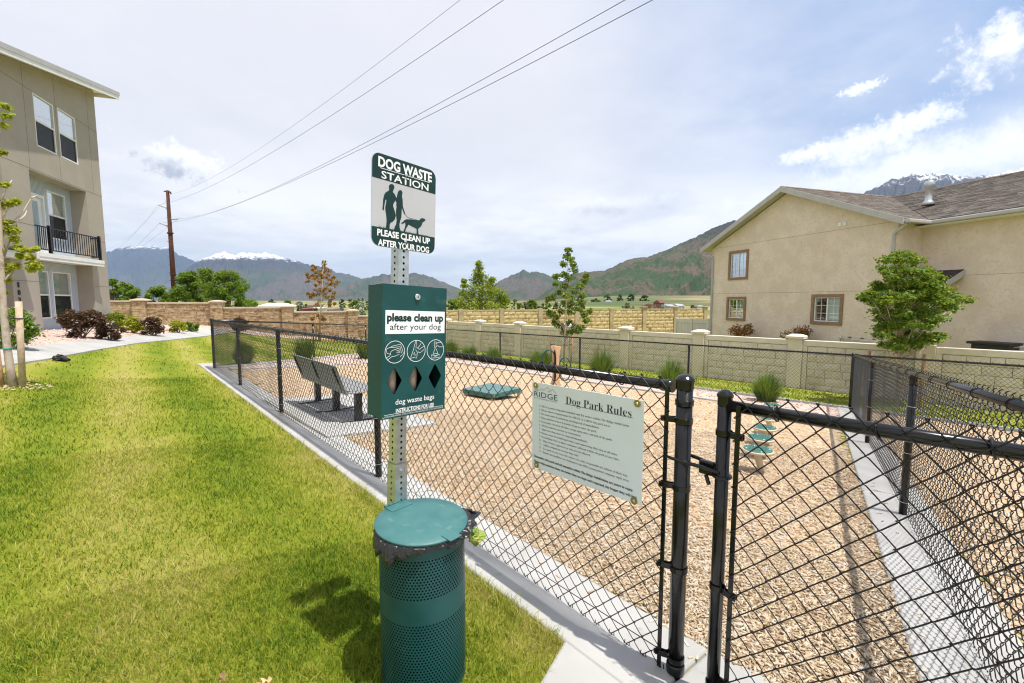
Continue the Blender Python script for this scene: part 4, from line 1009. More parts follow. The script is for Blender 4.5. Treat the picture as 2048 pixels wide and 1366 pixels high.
pb_(6.75, 13, -.2, 5.98, -.62, 0).build('pier', 'stucco_grey', bld, True)
pb_(5.86, 6.02, -.2, 5.9, -.5, -.28).build('corner_trim', 'white_trim', bld, True, bev=.01)
OFF = -.55
# recessed bay clad in ribbed siding
BW = [(1.58, 2.70, 3.92, 5.68), (2.94, 3.84, 3.25, 5.33), (1.66, 2.80, .92, 2.68), (3.03, 4.15, .94, 2.67)]
def recess(z0, z1, wins, nm):
    mb = MB(); ss = sorted({1.20, 4.58, *[w[0] for w in wins], *[w[1] for w in wins]})
    for a, b in zip(ss[:-1], ss[1:]):
        cov = [w for w in wins if w[0] <= a+1e-6 and w[1] >= b-1e-6]; z = z0
        for w_ in cov:
            if w_[2] > z: mb.pbox(LF, a, b, z, w_[2], OFF-.08, OFF)
            z = w_[3]
        if z < z1: mb.pbox(LF, a, b, z, z1, OFF-.08, OFF)
    s = 1.20
    while s < 4.56:                               # the ribs
        cov = sorted([w for w in wins if w[0]-.04 < s+.011 < w[1]+.04], key=lambda w_: w_[2]); z = z0
        for w_ in cov:
            if w_[2] > z: mb.pbox(LF, s, s+.022, z, w_[2]-.03, OFF, OFF+.014)
            z = w_[3]+.03
        if z < z1: mb.pbox(LF, s, s+.022, z, z1, OFF, OFF+.014)
        s += .066
    return mb.build(nm, 'siding', bld, True)
recess(.28, 3.0, BW[2:], 'siding_panel'); recess(3.3, 5.98, BW[:2], 'siding_panel')
pb_(1.2, 4.58, 5.975, 6.2, -.62, -.26).build('soffit', 'stucco_grey', bld, True)
def window(parent, pl, s0, s1, z0, z1, off, kind='hung', m='white_trim', fr=.045, name='window', grid=False, blind=True):
    """frame, meeting rail, panes, blind slats and the dark room behind"""
    f = MB(); d0, d1 = off-.05, off+.03
    f.pbox(pl, s0, s0+fr, z0, z1, d0, d1).pbox(pl, s1-fr, s1, z0, z1, d0, d1).pbox(pl, s0+fr, s1-fr, z0, z0+fr, d0, d1).pbox(pl, s0+fr, s1-fr, z1-fr, z1, d0, d1)
    zm = (z0+z1)/2; sm = (s0+s1)/2
    if kind == 'hung': f.pbox(pl, s0+fr, s1-fr, zm-.03, zm+.03, d0, d1-.006)
    elif kind == 'slide': f.pbox(pl, sm-.025, sm+.025, z0+fr, z1-fr, d0, d1-.006)
    w_ = f.build(name, m, parent, True, bev=.004, segs=1)
    if kind == 'hung': cells = [(s0+fr, s1-fr, z0+fr, zm-.03), (s0+fr, s1-fr, zm+.03, z1-fr)]
    elif kind == 'slide': cells = [(s0+fr, sm-.025, z0+fr, z1-fr), (sm+.025, s1-fr, z0+fr, z1-fr)]
    else: cells = [(s0+fr, s1-fr, z0+fr, z1-fr)]
    for a, b, c_, d_ in cells: MB().quad(pl(a, c_, off-.012), pl(b, c_, off-.012), pl(b, d_, off-.012), pl(a, d_, off-.012)).build('pane', 'glass', w_, True)
    if kind == 'hung':
        a, b, c_, d_ = cells[0]; MB().quad(pl(a, c_, off-.004), pl(b, c_, off-.004), pl(b, d_, off-.004), pl(a, d_, off-.004)).build('insect_screen', 'screen', w_, True)
    if grid:
        g = MB()
        for a, b, c_, d_ in cells:
            for k in (1, 2): z = c_+(d_-c_)*k/3; g.pbox(pl, a, b, z-.008, z+.008, off-.010, off-.002)
            g.pbox(pl, (a+b)/2-.008, (a+b)/2+.008, c_, d_, off-.0105, off-.0025)
        g.build('glazing_bar', m, w_, True)
    if blind:
        g = MB(); z = z0+fr+.01
        while z < z1-fr: g.box8([pl(s0+fr, z, off-.075), pl(s1-fr, z, off-.075), pl(s1-fr, z+.016, off-.055), pl(s0+fr, z+.016, off-.055), pl(s0+fr, z+.002, off-.075), pl(s1-fr, z+.002, off-.075), pl(s1-fr, z+.018, off-.055), pl(s0+fr, z+.018, off-.055)]); z += .034
        g.build('blind', 'blind', w_, True)
    g = MB(); q = [(s0, z0), (s1, z0), (s1, z1), (s0, z1)]; B_ = off-.22
    g.quad(*[pl(a, b, B_) for a, b in q])
    for i in range(4): (a, b), (c_, d_) = q[i], q[(i+1) % 4]; g.quad(pl(a, b, B_), pl(c_, d_, B_), pl(c_, d_, off-.05), pl(a, b, off-.05))
    g.build('interior', 'interior', w_, True)
    return w_
for a, b, c_, d_ in W3: window(bld, LF, a, b, c_, d_, -.03)
window(bld, LF, *BW[0], OFF); window(bld, LF, *BW[2], OFF); window(bld, LF, *BW[3], OFF)
dr = MB().pbox(LF, 2.94, 3.84, 3.25, 5.33, OFF-.06, OFF-.02).build('door', 'white_trim', bld, True)
for a, b, c_, d_ in ((2.88, 2.97, 3.25, 5.41), (3.81, 3.90, 3.25, 5.41), (2.97, 3.81, 5.30, 5.41)): MB().pbox(LF, a, b, c_, d_, OFF-.02, OFF+.045).build('door_frame', 'white_trim', dr, True, bev=.006)
MB().pbox(LF, 3.17, 3.62, 3.50, 5.15, OFF-.022, OFF-.014).build('door_glass', 'glass', dr, True)
MB().pbox(LF, 3.17, 3.62, 3.50, 5.15, OFF-.0235, OFF-.0225).build('door_panel', 'interior', dr, True)
# stucco reveal joints
for a, b, z in ((0, 5.86, 6.02), (0, 1.2, 4.09), (4.58, 5.86, 4.12), (0, 1.2, 2.19), (4.58, 5.86, 2.24)): pb_(a+.002, b-.002, z-.007, z+.007, -.02, .0025).build('joint', 'groove', bld, True)
for a, b in ((0, 1.57), (2.69, 2.92), (4.03, 13)): pb_(a+.002, b-.002, 8.675, 8.689, -.02, .0025).build('joint', 'groove', bld, True)
for s, z0, z1 in ((.62, 6.02, 10.2), (2.80, 6.02, 9.7), (4.50, 6.02, 9.35)): pb_(s-.006, s+.006, z0+.01, z1, -.02, .0022).build('joint', 'groove', bld, True)
# roof with deep fascia and overhang
RO = [(-.72, .56), (13.3, .56), (13.3, -9.6), (-.72, -9.6)]
rf = MB().box8([LF(s, RT(s)+.02, o) for s, o in RO]+[LF(s, RT(s)+.13, o) for s, o in RO]).build('roof', 'white_trim', bld, True)
MB().box8([LF(s, RT(s)-.13, o) for s, o in ((-.77, .58), (13.3, .58), (13.3, .54), (-.77, .54))]+[LF(s, RT(s)+.15, o) for s, o in ((-.77, .58), (13.3, .58), (13.3, .54), (-.77, .54))]).build('fascia', 'white_trim', rf, True)
MB().box8([LF(s, RT(s)+.02, o) for s, o in ((-.79, .60), (13.3, .60), (13.3, .581), (-.79, .581))]+[LF(s, RT(s)+.18, o) for s, o in ((-.79, .60), (13.3, .60), (13.3, .581), (-.79, .581))]).build('drip_edge', 'grey_trim', rf, True)
MB().box8([LF(s, RT(s)-.13, o) for s, o in ((-.77, .538), (-.73, .538), (-.73, -9.6), (-.77, -9.6))]+[LF(s, RT(s)+.15, o) for s, o in ((-.77, .538), (-.73, .538), (-.73, -9.6), (-.77, -9.6))]).build('fascia', 'white_trim', rf, True)
MB().box8([LF(s, RT(s)+.152, o) for s, o in ((-.77, .57), (13.3, .57), (13.3, -9.6), (-.77, -9.6))]+[LF(s, RT(s)+.19, o) for s, o in ((-.77, .57), (13.3, .57), (13.3, -9.6), (-.77, -9.6))]).build('shingles', 'shingle_dark', rf, True)
# balcony
bo = MB().prism([LF(4.57, 3.02, .06), LF(3.95, 3.02, .12), LF(1.08, 3.02, .34), LF(1.08, 3.02, .004), LF(1.205, 3.02, .004), LF(1.205, 3.02, -.53), LF(4.57, 3.02, -.53)], (0, 0, .20)).build('balcony_slab', 'white_trim', bld, True)
for (s0, o0), (s1, o1), z0, z1, ex in (((4.57, .06), (3.95, .12), 3.10, 3.24, .03), ((3.95, .12), (1.06, .34), 3.10, 3.24, .03), ((4.57, .06), (3.95, .12), 2.99, 3.098, .015), ((3.95, .12), (1.06, .34), 2.99, 3.098, .015)):
    MB().box8([LF(s0, z0, o0+.002), LF(s1, z0, o1+.002), LF(s1, z0, o1+ex), LF(s0, z0, o0+ex), LF(s0, z1, o0+.002), LF(s1, z1, o1+.002), LF(s1, z1, o1+ex), LF(s0, z1, o0+ex)]).build('fascia_board', 'white_trim', bo, True)
rail = [(4.55, .02), (3.93, .07), (1.18, .29)]
rg = MB()
for (s0, o0), (s1, o1) in zip(rail[:-1], rail[1:]):
    for z in (3.36, 4.14): rg.box8([LF(s0, z-.02, o0-.02), LF(s1, z-.02, o1-.02), LF(s1, z-.02, o1+.02), LF(s0, z-.02, o0+.02), LF(s0, z+.02, o0-.02), LF(s1, z+.02, o1-.02), LF(s1, z+.02, o1+.02), LF(s0, z+.02, o0+.02)])
rgo = rg.pbox(LF, 1.16, 1.20, 4.10, 4.14, .004, .27).pbox(LF, 1.16, 1.20, 3.34, 3.38, .004, .27).build('balcony_railing', 'black_metal', bld, True)
for s, o in ((3.93, .07), (1.18, .29)): MB().pbox(LF, s-.045, s+.045, 3.22, 4.22, o-.045, o+.045).build('railing_post', 'black_metal', rgo, True, bev=.008)
nb = 0
for (s0, o0), (s1, o1), n in ((rail[0], rail[1], 7), (rail[1], rail[2], 21)):
    for k in range(1, n):
        t = k/n; s = s0+(s1-s0)*t; o = o0+(o1-o0)*t; MB().pbox(LF, s-.010, s+.010, 3.38, 4.12, o-.010, o+.010).build('baluster', 'black_metal', rgo, True)
for k in range(1, 3): MB().pbox(LF, 1.17, 1.19, 3.38, 4.10, .29*k/3.2-.01, .29*k/3.2+.01).build('baluster', 'black_metal', rgo, True)
# porch canopy at the edge of the picture, and the house number
MB().pbox(LF, 5.50, 9.0, 2.92, 3.14, -.4, .35).build('porch_beam', 'white_trim', bld, True, bev=.01)
MB().box8([LF(5.45, 3.145, .42), LF(9, 3.145, .42), LF(9, 3.145, -.4), LF(5.45, 3.145, -.4), LF(5.45, 3.19, .42), LF(9, 3.19, .42), LF(9, 3.42, -.4), LF(5.45, 3.42, -.4)]).build('porch_roof', 'shingle_dark', bld, True)
for i, ch in enumerate('1029'):
    me = text_mesh(ch, (-.055 if ch != '1' else -.03, .055 if ch != '1' else .03, 0, .17), .02); zz = 2.02-.245*i
    cN = LF(5.62, zz, .018); dv = np.array([.317, -.948]); dv = dv/np.linalg.norm(dv)
    me.transform(Matrix(((-dv[0], 0, 0, cN[0]), (-dv[1], 0, 0, cN[1]), (0, 0, 1, cN[2]), (0, 0, 0, 1)))); o = finish('house_number', me, 'print_black', bld, True)
    s_ = o.modifiers.new('thick', 'SOLIDIFY'); s_.thickness = .012; s_.offset = 0

# ------------------------------------------------------------------ beige house
HO = np.array([13.76, 16.5]); HF = plane(HO, (-.30, .954), (.954, .30))
hs = thing('house', 'beige stucco two-storey house with brown window surrounds and shingle roof', 'house', (HO[0], HO[1], -1.4))
GZ = -1.6; EV = 4.40; HW = 9.24; AP = 6.42
HWIN = [(6.80, 7.85, 2.78, 4.01), (6.84, 7.87, .69, 1.66), (1.92, 3.04, .72, 1.73)]
mb = MB(); ss = sorted({0.0, HW, HW/2, *[w_[0] for w_ in HWIN], *[w_[1] for w_ in HWIN]})
top = lambda s: EV+(AP-EV)*(1-abs(s-HW/2)/(HW/2))
for a, b in zip(ss[:-1], ss[1:]):
    cov = sorted([w_ for w_ in HWIN if w_[0] <= a+1e-6 and w_[1] >= b-1e-6], key=lambda q: q[2]); z = GZ
    for w_ in cov:
        mb.pbox(HF, a, b, z, w_[2], 0, .2); z = w_[3]
    mb.box8([HF(a, z, 0), HF(b, z, 0), HF(b, z, .2), HF(a, z, .2), HF(a, top(a), 0), HF(b, top(b), 0), HF(b, top(b), .2), HF(a, top(a), .2)])
mb.build('gable_wall', 'stucco_beige', hs, True)
MB().pbox(HF, 0, .2, GZ, EV, .2, 1.3).build('return_wall', 'stucco_beige', hs, True)
MB().pbox(HF, -9.0, .2, GZ, 4.40, 1.3, 1.5).build('side_wall', 'stucco_beige', hs, True)
MB().pbox(HF, HW-.2, HW, GZ, EV, .2, 9).build('side_wall', 'stucco_beige', hs, True)
for i, (a, b, c_, d_) in enumerate(HWIN):
    tr = .125; f = MB()
    f.pbox(HF, a-tr, a, c_-tr, d_+tr, -.045, .03).pbox(HF, b, b+tr, c_-tr, d_+tr, -.045, .03).pbox(HF, a, b, c_-tr, c_, -.045, .03).pbox(HF, a, b, d_, d_+tr, -.045, .03)
    f.build('window_surround', 'stucco_brown', hs, True)
    HI = lambda s, z, o=0.0: HF(s, z, -o)
    w_ = window(hs, HI, a, b, c_, d_, -.04, 'slide', fr=.04, grid=True, blind=False)
    if i == 0: MB().pbox(HF, a+.06, b-.06, c_+.05, c_+.45, .16, .18).build('curtain', 'curtain_red', w_, True)
    MB().pbox(HF, a+.05, b-.45, c_+.05, d_-.05, .17, .19).build('curtain', 'blind', w_, True)
for a, b, z, o in ((.22, 9.05, 4.42, 0), (.005, 9.23, 1.96, 0)): MB().pbox(HF, a, b, z-.006, z+.006, -.0025, .02).build('joint', 'groove_tan', hs, True)
MB().pbox(HF, -9, -.01, 2.449, 2.461, 1.2975, 1.32).build('joint', 'groove_tan', hs, True)
for s in (2.14, 1.95): MB().pbox(HF, s-.07, s+.07, 4.55, 4.70, -.03, .01).build('wall_vent', 'white_trim', hs, True, bev=.01)
# roofs laid in shingle courses
SL = (AP-EV)/(HW/2); RIDGE = 6.62; OH = .42
def courses(name, parent, p00, p10, p11, p01, m, exp_=.14, wdt=.32):
    """shingles in overlapping rows; p00-p10 eave edge, p01-p11 ridge edge"""
    p00, p10, p11, p01 = map(np.array, (p00, p10, p11, p01)); L = max(np.linalg.norm(p01-p00), np.linalg.norm(p11-p10)); n = int(L/exp_)
    nr = np.cross(p10-p00, p01-p00); nr /= np.linalg.norm(nr); nr = nr if nr[2] > 0 else -nr
    V = []; F = []
    for i in range(n):
        t0 = i/n; t1 = min(1, (i+1.12)/n); a0 = p00+(p01-p00)*t0; a1 = p10+(p11-p10)*t0; b0 = p00+(p01-p00)*t1; b1 = p10+(p11-p10)*t1
        k = max(1, int(np.linalg.norm(a1-a0)/wdt)); xs_ = np.linspace(0, 1, k+1)
        if k > 1: xs_[1:-1] += (rng.uniform(-.25, .25, k-1)+(.4 if i % 2 else 0))/k*.8; xs_ = np.clip(np.sort(xs_), 0, 1)
        for x0, x1 in zip(xs_[:-1], xs_[1:]):
            h = .016+rng.uniform(-.004, .008); b = len(V); dn = (b0-a0)/np.linalg.norm(b0-a0)*rng.uniform(-.012, .012)
            V += [a0+(a1-a0)*x0+nr*h+dn, a0+(a1-a0)*x1+nr*h+dn, b0+(b1-b0)*x1+nr*.004, b0+(b1-b0)*x0+nr*.004, a0+(a1-a0)*x0+dn, a0+(a1-a0)*x1+dn]
            F += [(b, b+1, b+2, b+3), (b+4, b+5, b+1, b)]
    o = finish(name, np_mesh(np.array(V), np.array(F)), m, parent, True); return tag(o, kind='stuff')
def islandshingle():
    islandmat('shingle_tab', [(.13, .11, .095), (.20, .175, .155), (.27, .24, .215), (.17, .15, .135)], .95, (1.2, .5))
islandshingle()
def rz(s): return RIDGE-abs(s-HW/2)*SL
eL, eR = HW+OH, -OH
mb = MB()
for s0, s1 in ((eR, HW/2), (HW/2, eL)):
    mb.box8([HF(s0, rz(s0)-.14, -.42), HF(s1, rz(s1)-.14, -.42), HF(s1, rz(s1)-.14, 6.58), HF(s0, rz(s0)-.14, 6.58), HF(s0, rz(s0)-.01, -.42), HF(s1, rz(s1)-.01, -.42), HF(s1, rz(s1)-.01, 6.58), HF(s0, rz(s0)-.01, 6.58)])
rof = mb.build('roof', 'grey_trim', hs, True)
for s0, s1 in ((eR, HW/2), (eL, HW/2)):
    MB().box8([HF(s0, rz(s0)-.20, -.46), HF(s1, rz(s1)-.20, -.46), HF(s1, rz(s1)-.20, -.421), HF(s0, rz(s0)-.20, -.421), HF(s0, rz(s0)+.03, -.46), HF(s1, rz(s1)+.03, -.46), HF(s1, rz(s1)+.03, -.421), HF(s0, rz(s0)+.03, -.421)]).build('rake_board', 'grey_trim', rof, True)
vN = .9
courses('shingles', rof, HF(eR, rz(eR), -.44), HF(eR, rz(eR), vN), HF(HW/2, RIDGE, 6.58), HF(HW/2, RIDGE, -.44), 'shingle_tab')
courses('shingles', rof, HF(eL, rz(eL), -.44), HF(eL, rz(eL), 6.58), HF(HW/2, RIDGE, 6.58), HF(HW/2, RIDGE, -.44), 'shingle_tab')
mr = MB().box8([HF(-.44, 4.30, .86), HF(-9, 4.30, .86), HF(-9, RIDGE-.13, 6.58), HF(HW/2, RIDGE-.13, 6.58), HF(-.44, 4.42, .86), HF(-9, 4.42, .86), HF(-9, RIDGE-.012, 6.58), HF(HW/2, RIDGE-.012, 6.58)]).build('roof', 'grey_trim', hs, True)
courses('shingles', mr, HF(-.44, 4.43, .84), HF(-9, 4.43, .84), HF(-9, RIDGE, 6.58), HF(HW/2, RIDGE, 6.58), 'shingle_tab')
MB().box8([HF(-9, 4.4, 12.3), HF(6, 4.4, 12.3), HF(6, RIDGE-.02, 6.60), HF(-9, RIDGE-.02, 6.60), HF(-9, 4.5, 12.3), HF(6, 4.5, 12.3), HF(6, RIDGE+.03, 6.60), HF(-9, RIDGE+.03, 6.60)]).build('rear_slope', 'shingle', mr, True)
MB().tube([HF(HW/2, RIDGE+.01, -.44), HF(HW/2, RIDGE+.01, 6.5)], .05, 6).build('ridge_cap', 'shingle', rof, True)
MB().tube([HF(HW/2, RIDGE+.01, 6.59), HF(-9, RIDGE+.01, 6.59)], .05, 6).build('ridge_cap', 'shingle', mr, True)
MB().pbox(HF, -9, -.43, 4.26, 4.39, .72, .84).build('gutter', 'grey_trim', mr, True, bev=.03)
MB().pbox(HF, -9, -.0, 4.22, 4.26, .86, 1.299).build('soffit', 'white_trim', mr, True)
MB().pbox(HF, -.60, -.43, 4.26, 4.39, -.40, .72).build('gutter', 'grey_trim', rof, True, bev=.03)
for pts in ([HF(-.42, 4.28, -.34), HF(-.40, 4.20, -.30), HF(.08, 3.98, -.06), HF(.10, 3.85, -.055), HF(.10, GZ, -.055)], [HF(HW+.40, 4.20, -.30), HF(HW+.38, 4.10, -.28), HF(HW-.12, 3.98, -.07), HF(HW-.14, 3.85, -.065), HF(HW-.14, GZ, -.065)]):
    MB().tube(pts, .05, 4).build('downspout', 'grey_trim', hs, True)
vp = MB().lathe([(.22, -.02), (.17, .10), (.115, .18), (.115, .62), (.16, .63), (.16, .86), (.13, .90)], HF(.93, 5.35, 3.0), 18).build('flue', 'galvanised', mr, True, True)
MB().box8([HF(-1.30, 2.20, .45), HF(.35, 2.20, .45), HF(.35, 2.60, 1.297), HF(-1.30, 2.60, 1.297), HF(-1.30, 2.26, .45), HF(.35, 2.26, .45), HF(.35, 2.66, 1.297), HF(-1.30, 2.66, 1.297)]).build('porch_roof', 'shingle_dark', hs, True)
MB().box8([HF(-1.34, 2.06, .43), HF(-1.305, 2.06, .43), HF(-1.305, 2.44, 1.297), HF(-1.34, 2.44, 1.297), HF(-1.34, 2.24, .43), HF(-1.305, 2.24, .43), HF(-1.305, 2.64, 1.297), HF(-1.34, 2.64, 1.297)]).build('porch_trim', 'grey_trim', hs, True)
MB().pbox(HF, -1.28, .35, 2.02, 2.19, .50, .62).build('porch_beam', 'stucco_beige', hs, True)
gm = MB(); gm.tube([HF(1.75, -.4, -.10), HF(1.75, .10, -.10), HF(.65, .07, -.10), HF(.65, -.4, -.10)], .022, 8); gm.tube([HF(1.25, .08, -.10), HF(1.25, -.4, -.10)], .02, 8); gm.tube([HF(1.75, .05, -.10), HF(1.75, .17, -.10)], .035, 8)
gm.build('gas_pipe', 'galvanised', hs, True, True)
for s in (1.45, .98, .55): MB().pbox(HF, s-.05, s+.05, .14, .17, -.03, .02).build('wall_vent', 'shingle_dark', hs, True)
# black cover over the service box and the pipes beside it
sb = thing('utility_cover', 'black plastic cover lying above the tan wall against the beige house', 'cover', tuple(HF(-2.6, .0, .6)))
MB().pbox(HF, -3.05, -2.15, .05, .28, .35, .95).build('body', 'weathered_box', sb, True, bev=.03)
MB().pbox(HF, -3.1, -2.05, .22, .30, .30, 1.0).build('rim', 'weathered_box', sb, True, bev=.015)
MB().tube([HF(-3.1, .18, .5), HF(-3.3, .22, .45), HF(-3.5, .24, .42)], .015, 6).build('handle', 'galvanised', sb, True)
MB().pbox(HF, -3.9, -3.0, -1.4, .09, .4, 1.0).build('stand', 'white_trim', sb, True, bev=.02)

# ------------------------------------------------------------------ tan precast wall in front of the house
WF = plane(TANW, (.7071, -.7071), (-.7071, -.7071))
tw = thing('block_wall', 'tan precast block wall with capped pillars behind the far fence', 'wall', (TANW[0], TANW[1], -1.4))
def block_mesh(seed, rough=.016):
    r_ = np.random.default_rng(seed); nx, nz = 5, 4; V = []; F = []
    for j in range(nz):
        for i in range(nx):
            x = i/(nx-1)-.5; z = j/(nz-1)-.5; edge = i in (0, nx-1) or j in (0, nz-1)
            V.append((x, 0.0 if edge else -(rough*.5+r_.uniform(0, rough)), z))
    for j in range(nz-1):
        for i in range(nx-1): a = j*nx+i; F.append((a, a+1, a+nx+1, a+nx))
    b = len(V); V += [(-.5, .04, -.5), (.5, .04, -.5), (.5, .04, .5), (-.5, .04, .5)]
    rim = [[0, 1, 2, 3, 4], [4, 9, 14, 19], [19, 18, 17, 16, 15], [15, 10, 5, 0]]
    for k, rr in enumerate(rim): F.append(tuple(rr[::-1])+(b+k, b+(k+1) % 4))
    me = bpy.data.meshes.new('block'); me.from_pydata(V, [], F); me.update(); return me
def blocks(parent, pf, d, n, s0, s1, z0, z1, ch, lens, m, meshes, seed, off=.0, gap=.010, jit=.008):
    """courses of split-face blocks, each its own piece sharing a few meshes"""
    r_ = random.Random(seed); pm = PM[parent.name].inverted(); rows = round((z1-z0)/ch); ch = (z1-z0)/rows
    rot = Matrix(((d[0], -n[0], 0, 0), (d[1], -n[1], 0, 0), (0, 0, 1, 0), (0, 0, 0, 1)))
    for r0 in range(rows):
        s = s0; first = True
        while s < s1-.02:
            l = r_.choice(lens)*(r_.uniform(.4, .8) if first and r0 % 2 else r_.uniform(.85, 1.15)); first = False
            if s1-(s+l) < .14: l = s1-s
            c = pf(s+l/2, z0+(r0+.5)*ch, off+r_.uniform(-jit, jit))
            mt = pm @ Matrix.Translation(Vector(c)) @ rot @ Matrix.Diagonal((l-gap, 1.0, ch-gap, 1))
            part_inst('block', r_.choice(meshes), parent, mt); s += l
BM_T = [block_mesh(k) for k in range(6)]; [m_.materials.append(MAT['block_tan']) for m_ in BM_T]
BM_Y = [block_mesh(20+k, .024) for k in range(6)]; [m_.materials.append(MAT['block_yellow']) for m_ in BM_Y]
dW, nW = (.7071, -.7071), (-.7071, -.7071)
pil = [3.08*k for k in range(-6, 3)]
for i, s in enumerate(pil):
    zt = .40
    p_ = MB().pbox(WF, s-.20, s+.20, -1.75, zt, -.17, .17).build('pillar', 'cast_tan', tw, True, bev=.012)
    if i != 7: MB().add([WF(s+a, z, b) for z, q in ((zt+.002, .25), (zt+.07, .26), (zt+.13, .13)) for a, b in ((-q, -q), (q, -q), (q, q), (-q, q))], [(0, 1, 2, 3), (0, 1, 5, 4), (1, 2, 6, 5), (2, 3, 7, 6), (3, 0, 4, 7), (4, 5, 9, 8), (5, 6, 10, 9), (6, 7, 11, 10), (7, 4, 8, 11), (8, 9, 10, 11)]).build('pillar_cap', 'cast_tan', p_, True, bev=.012)
    if i < len(pil)-1:
        a, b = s+.205, pil[i+1]-.205
        MB().pbox(WF, a, b, -1.75, .20, -.05, .045).build('panel', 'cast_tan', tw, True)
        MB().pbox(WF, a, b, .18, .355, -.08, .105).build('coping', 'cast_tan', tw, True, bev=.014)
        MB().pbox(WF, a, a+.13, -1.6, .178, .046, .095).build('stile', 'cast_tan', tw, True, bev=.01)
        blocks(tw, WF, dW, nW, a+.14, b-.01, -1.5, .17, .24, (.40, .52, .30), None, BM_T, 100+i, .085)

# yellow block wall beyond
YO = np.array([-3.69, 32.58]); YD = np.array([2.897, .9545]); YD = YD/np.linalg.norm(YD); YN = np.array([YD[1], -YD[0]]); YF = plane(YO, YD, YN)
yw = thing('block_wall', 'yellow split-face block wall with posts beyond the tan wall', 'wall', (YO[0], YO[1], -1.2))
for k in range(-2, 8):
    s = 3.05*k; capd = k >= 5
    p_ = MB().pbox(YF, s-.17, s+.17, -1.9, 1.0, -.17, .17).build('post', 'cast_yellow', yw, True, bev=.02)
    if capd: MB().pbox(YF, s-.24, s+.24, 1.002, 1.10, -.24, .24).build('post_cap', 'cast_yellow', p_, True, bev=.02)
    if k < 7:
        MB().pbox(YF, s+.175, s+2.875, -1.9, .78, -.06, .04).build('panel', 'cast_yellow', yw, True)
        MB().pbox(YF, s+.175, s+2.875, .80, .92, -.10, .12).build('coping', 'cast_yellow', yw, True, bev=.015)
        if k >= -1: blocks(yw, YF, YD, YN, s+.18, s+2.87, -.95, .795, .29, (.42, .58, .50), None, BM_Y, 300+k, .10, .018, .014)
        MB().pbox(YF, s+.18, s+2.87, -1.5, -.97, .041, .12).build('footing', 'cast_yellow', yw, True, bev=.01)

# vinyl gate beside the house
VO = at(1352, 660, 27.5)[:2]; VE = at(1416, 660, 26.0)[:2]; VD = (VE-VO)/np.linalg.norm(VE-VO); VL = float(np.linalg.norm(VE-VO)); VN = np.array([VD[1], -VD[0]]); VF = plane(VO, VD, VN)
vg = thing('vinyl_gate', 'pale vinyl double gate beside the downspout of the beige house', 'gate', (VO[0], VO[1], -1.5))
for s in (0, VL/2, VL): MB().pbox(VF, s-.06, s+.06, -1.6, .57, -.06, .06).build('post', 'vinyl', vg, True, bev=.01)
for a, b in ((.065, VL/2-.065), (VL/2+.065, VL-.065)):
    for z0, z1 in ((.28, .52), (-1.4, -1.2)): MB().pbox(VF, a, b, z0, z1, -.04, .04).build('rail', 'vinyl', vg, True, bev=.008)
    n = 9
    for k in range(n): x0 = a+(b-a)*k/n; MB().pbox(VF, x0+.004, x0+(b-a)/n-.004, -1.2, .28, -.015, .015).build('plank', 'vinyl', vg, True, bev=.005)

# ------------------------------------------------------------------ stone wall at the back
SO = np.array([-25.2, 31.0]); SD = np.array([.95, .3122]); SD = SD/np.linalg.norm(SD); SNn = np.array([SD[1], -SD[0]]); SF = plane(SO, SD, SNn)
sw = thing('stone_wall', 'brown stacked ledgestone wall with capped pillars behind the lawn', 'wall', (SO[0], SO[1], 0))
PT = [1.86, 1.74, 1.63, 1.27, .94, .60]; PTOP = [1.60, 1.48, 1.13, .80, .45, .2]; LS = 4.52
def ledge(mb, pf, s0, s1, z0, z1, o, r_):
    z = z0
    while z < z1-.01:
        h = min(r_.choice((.06, .08, .10, .13)), z1-z); s = s0
        while s < s1-.01:
            l = min(r_.uniform(.16, .55), s1-s)
            if s1-(s+l) < .1: l = s1-s
            mb.pbox(pf, s+.006, s+l-.006, z+.005, z+h-.005, o-.05, o+r_.uniform(.0, .045)); s += l
        z += h
rs_ = random.Random(5)
for k in range(-1, 5):
    s = LS*k; pz = PT[k+1]; gzv = float(T(*(SO+SD*s)))-.3
    p_ = MB().pbox(SF, s-.36, s+.36, gzv, pz-.16, -.36, .36).build('pillar', 'stone', sw, True)
    mb = MB(); ledge(mb, SF, s-.37, s+.37, gzv, pz-.17, .37, rs_); tag(mb.build('ledgestones', 'stone', p_, True), kind='stuff')
    MB().add([SF(s+a, z, b) for z, q in ((pz-.158, .46), (pz-.08, .46), (pz, .12)) for a, b in ((-q, -q), (q, -q), (q, q), (-q, q))], [(0, 1, 2, 3), (0, 1, 5, 4), (1, 2, 6, 5), (2, 3, 7, 6), (3, 0, 4, 7), (4, 5, 9, 8), (5, 6, 10, 9), (6, 7, 11, 10), (7, 4, 8, 11), (8, 9, 10, 11)]).build('pillar_cap', 'stone_cap', p_, True, bev=.02)
    if k < 4:
        a, b = s+.365, s+LS-.365; zt = PTOP[k+1]; g0 = min(float(T(*(SO+SD*a))), float(T(*(SO+SD*b))))-.3
        pn = MB().pbox(SF, a, b, g0, zt-.12, -.12, .10).build('panel', 'stone', sw, True)
        mb = MB(); ledge(mb, SF, a, b, g0, zt-.125, .15, rs_); tag(mb.build('ledgestones', 'stone', pn, True), kind='stuff')
        MB().pbox(SF, a, b, zt-.118, zt, -.20, .24).build('coping', 'stone_cap', pn, True, bev=.015)

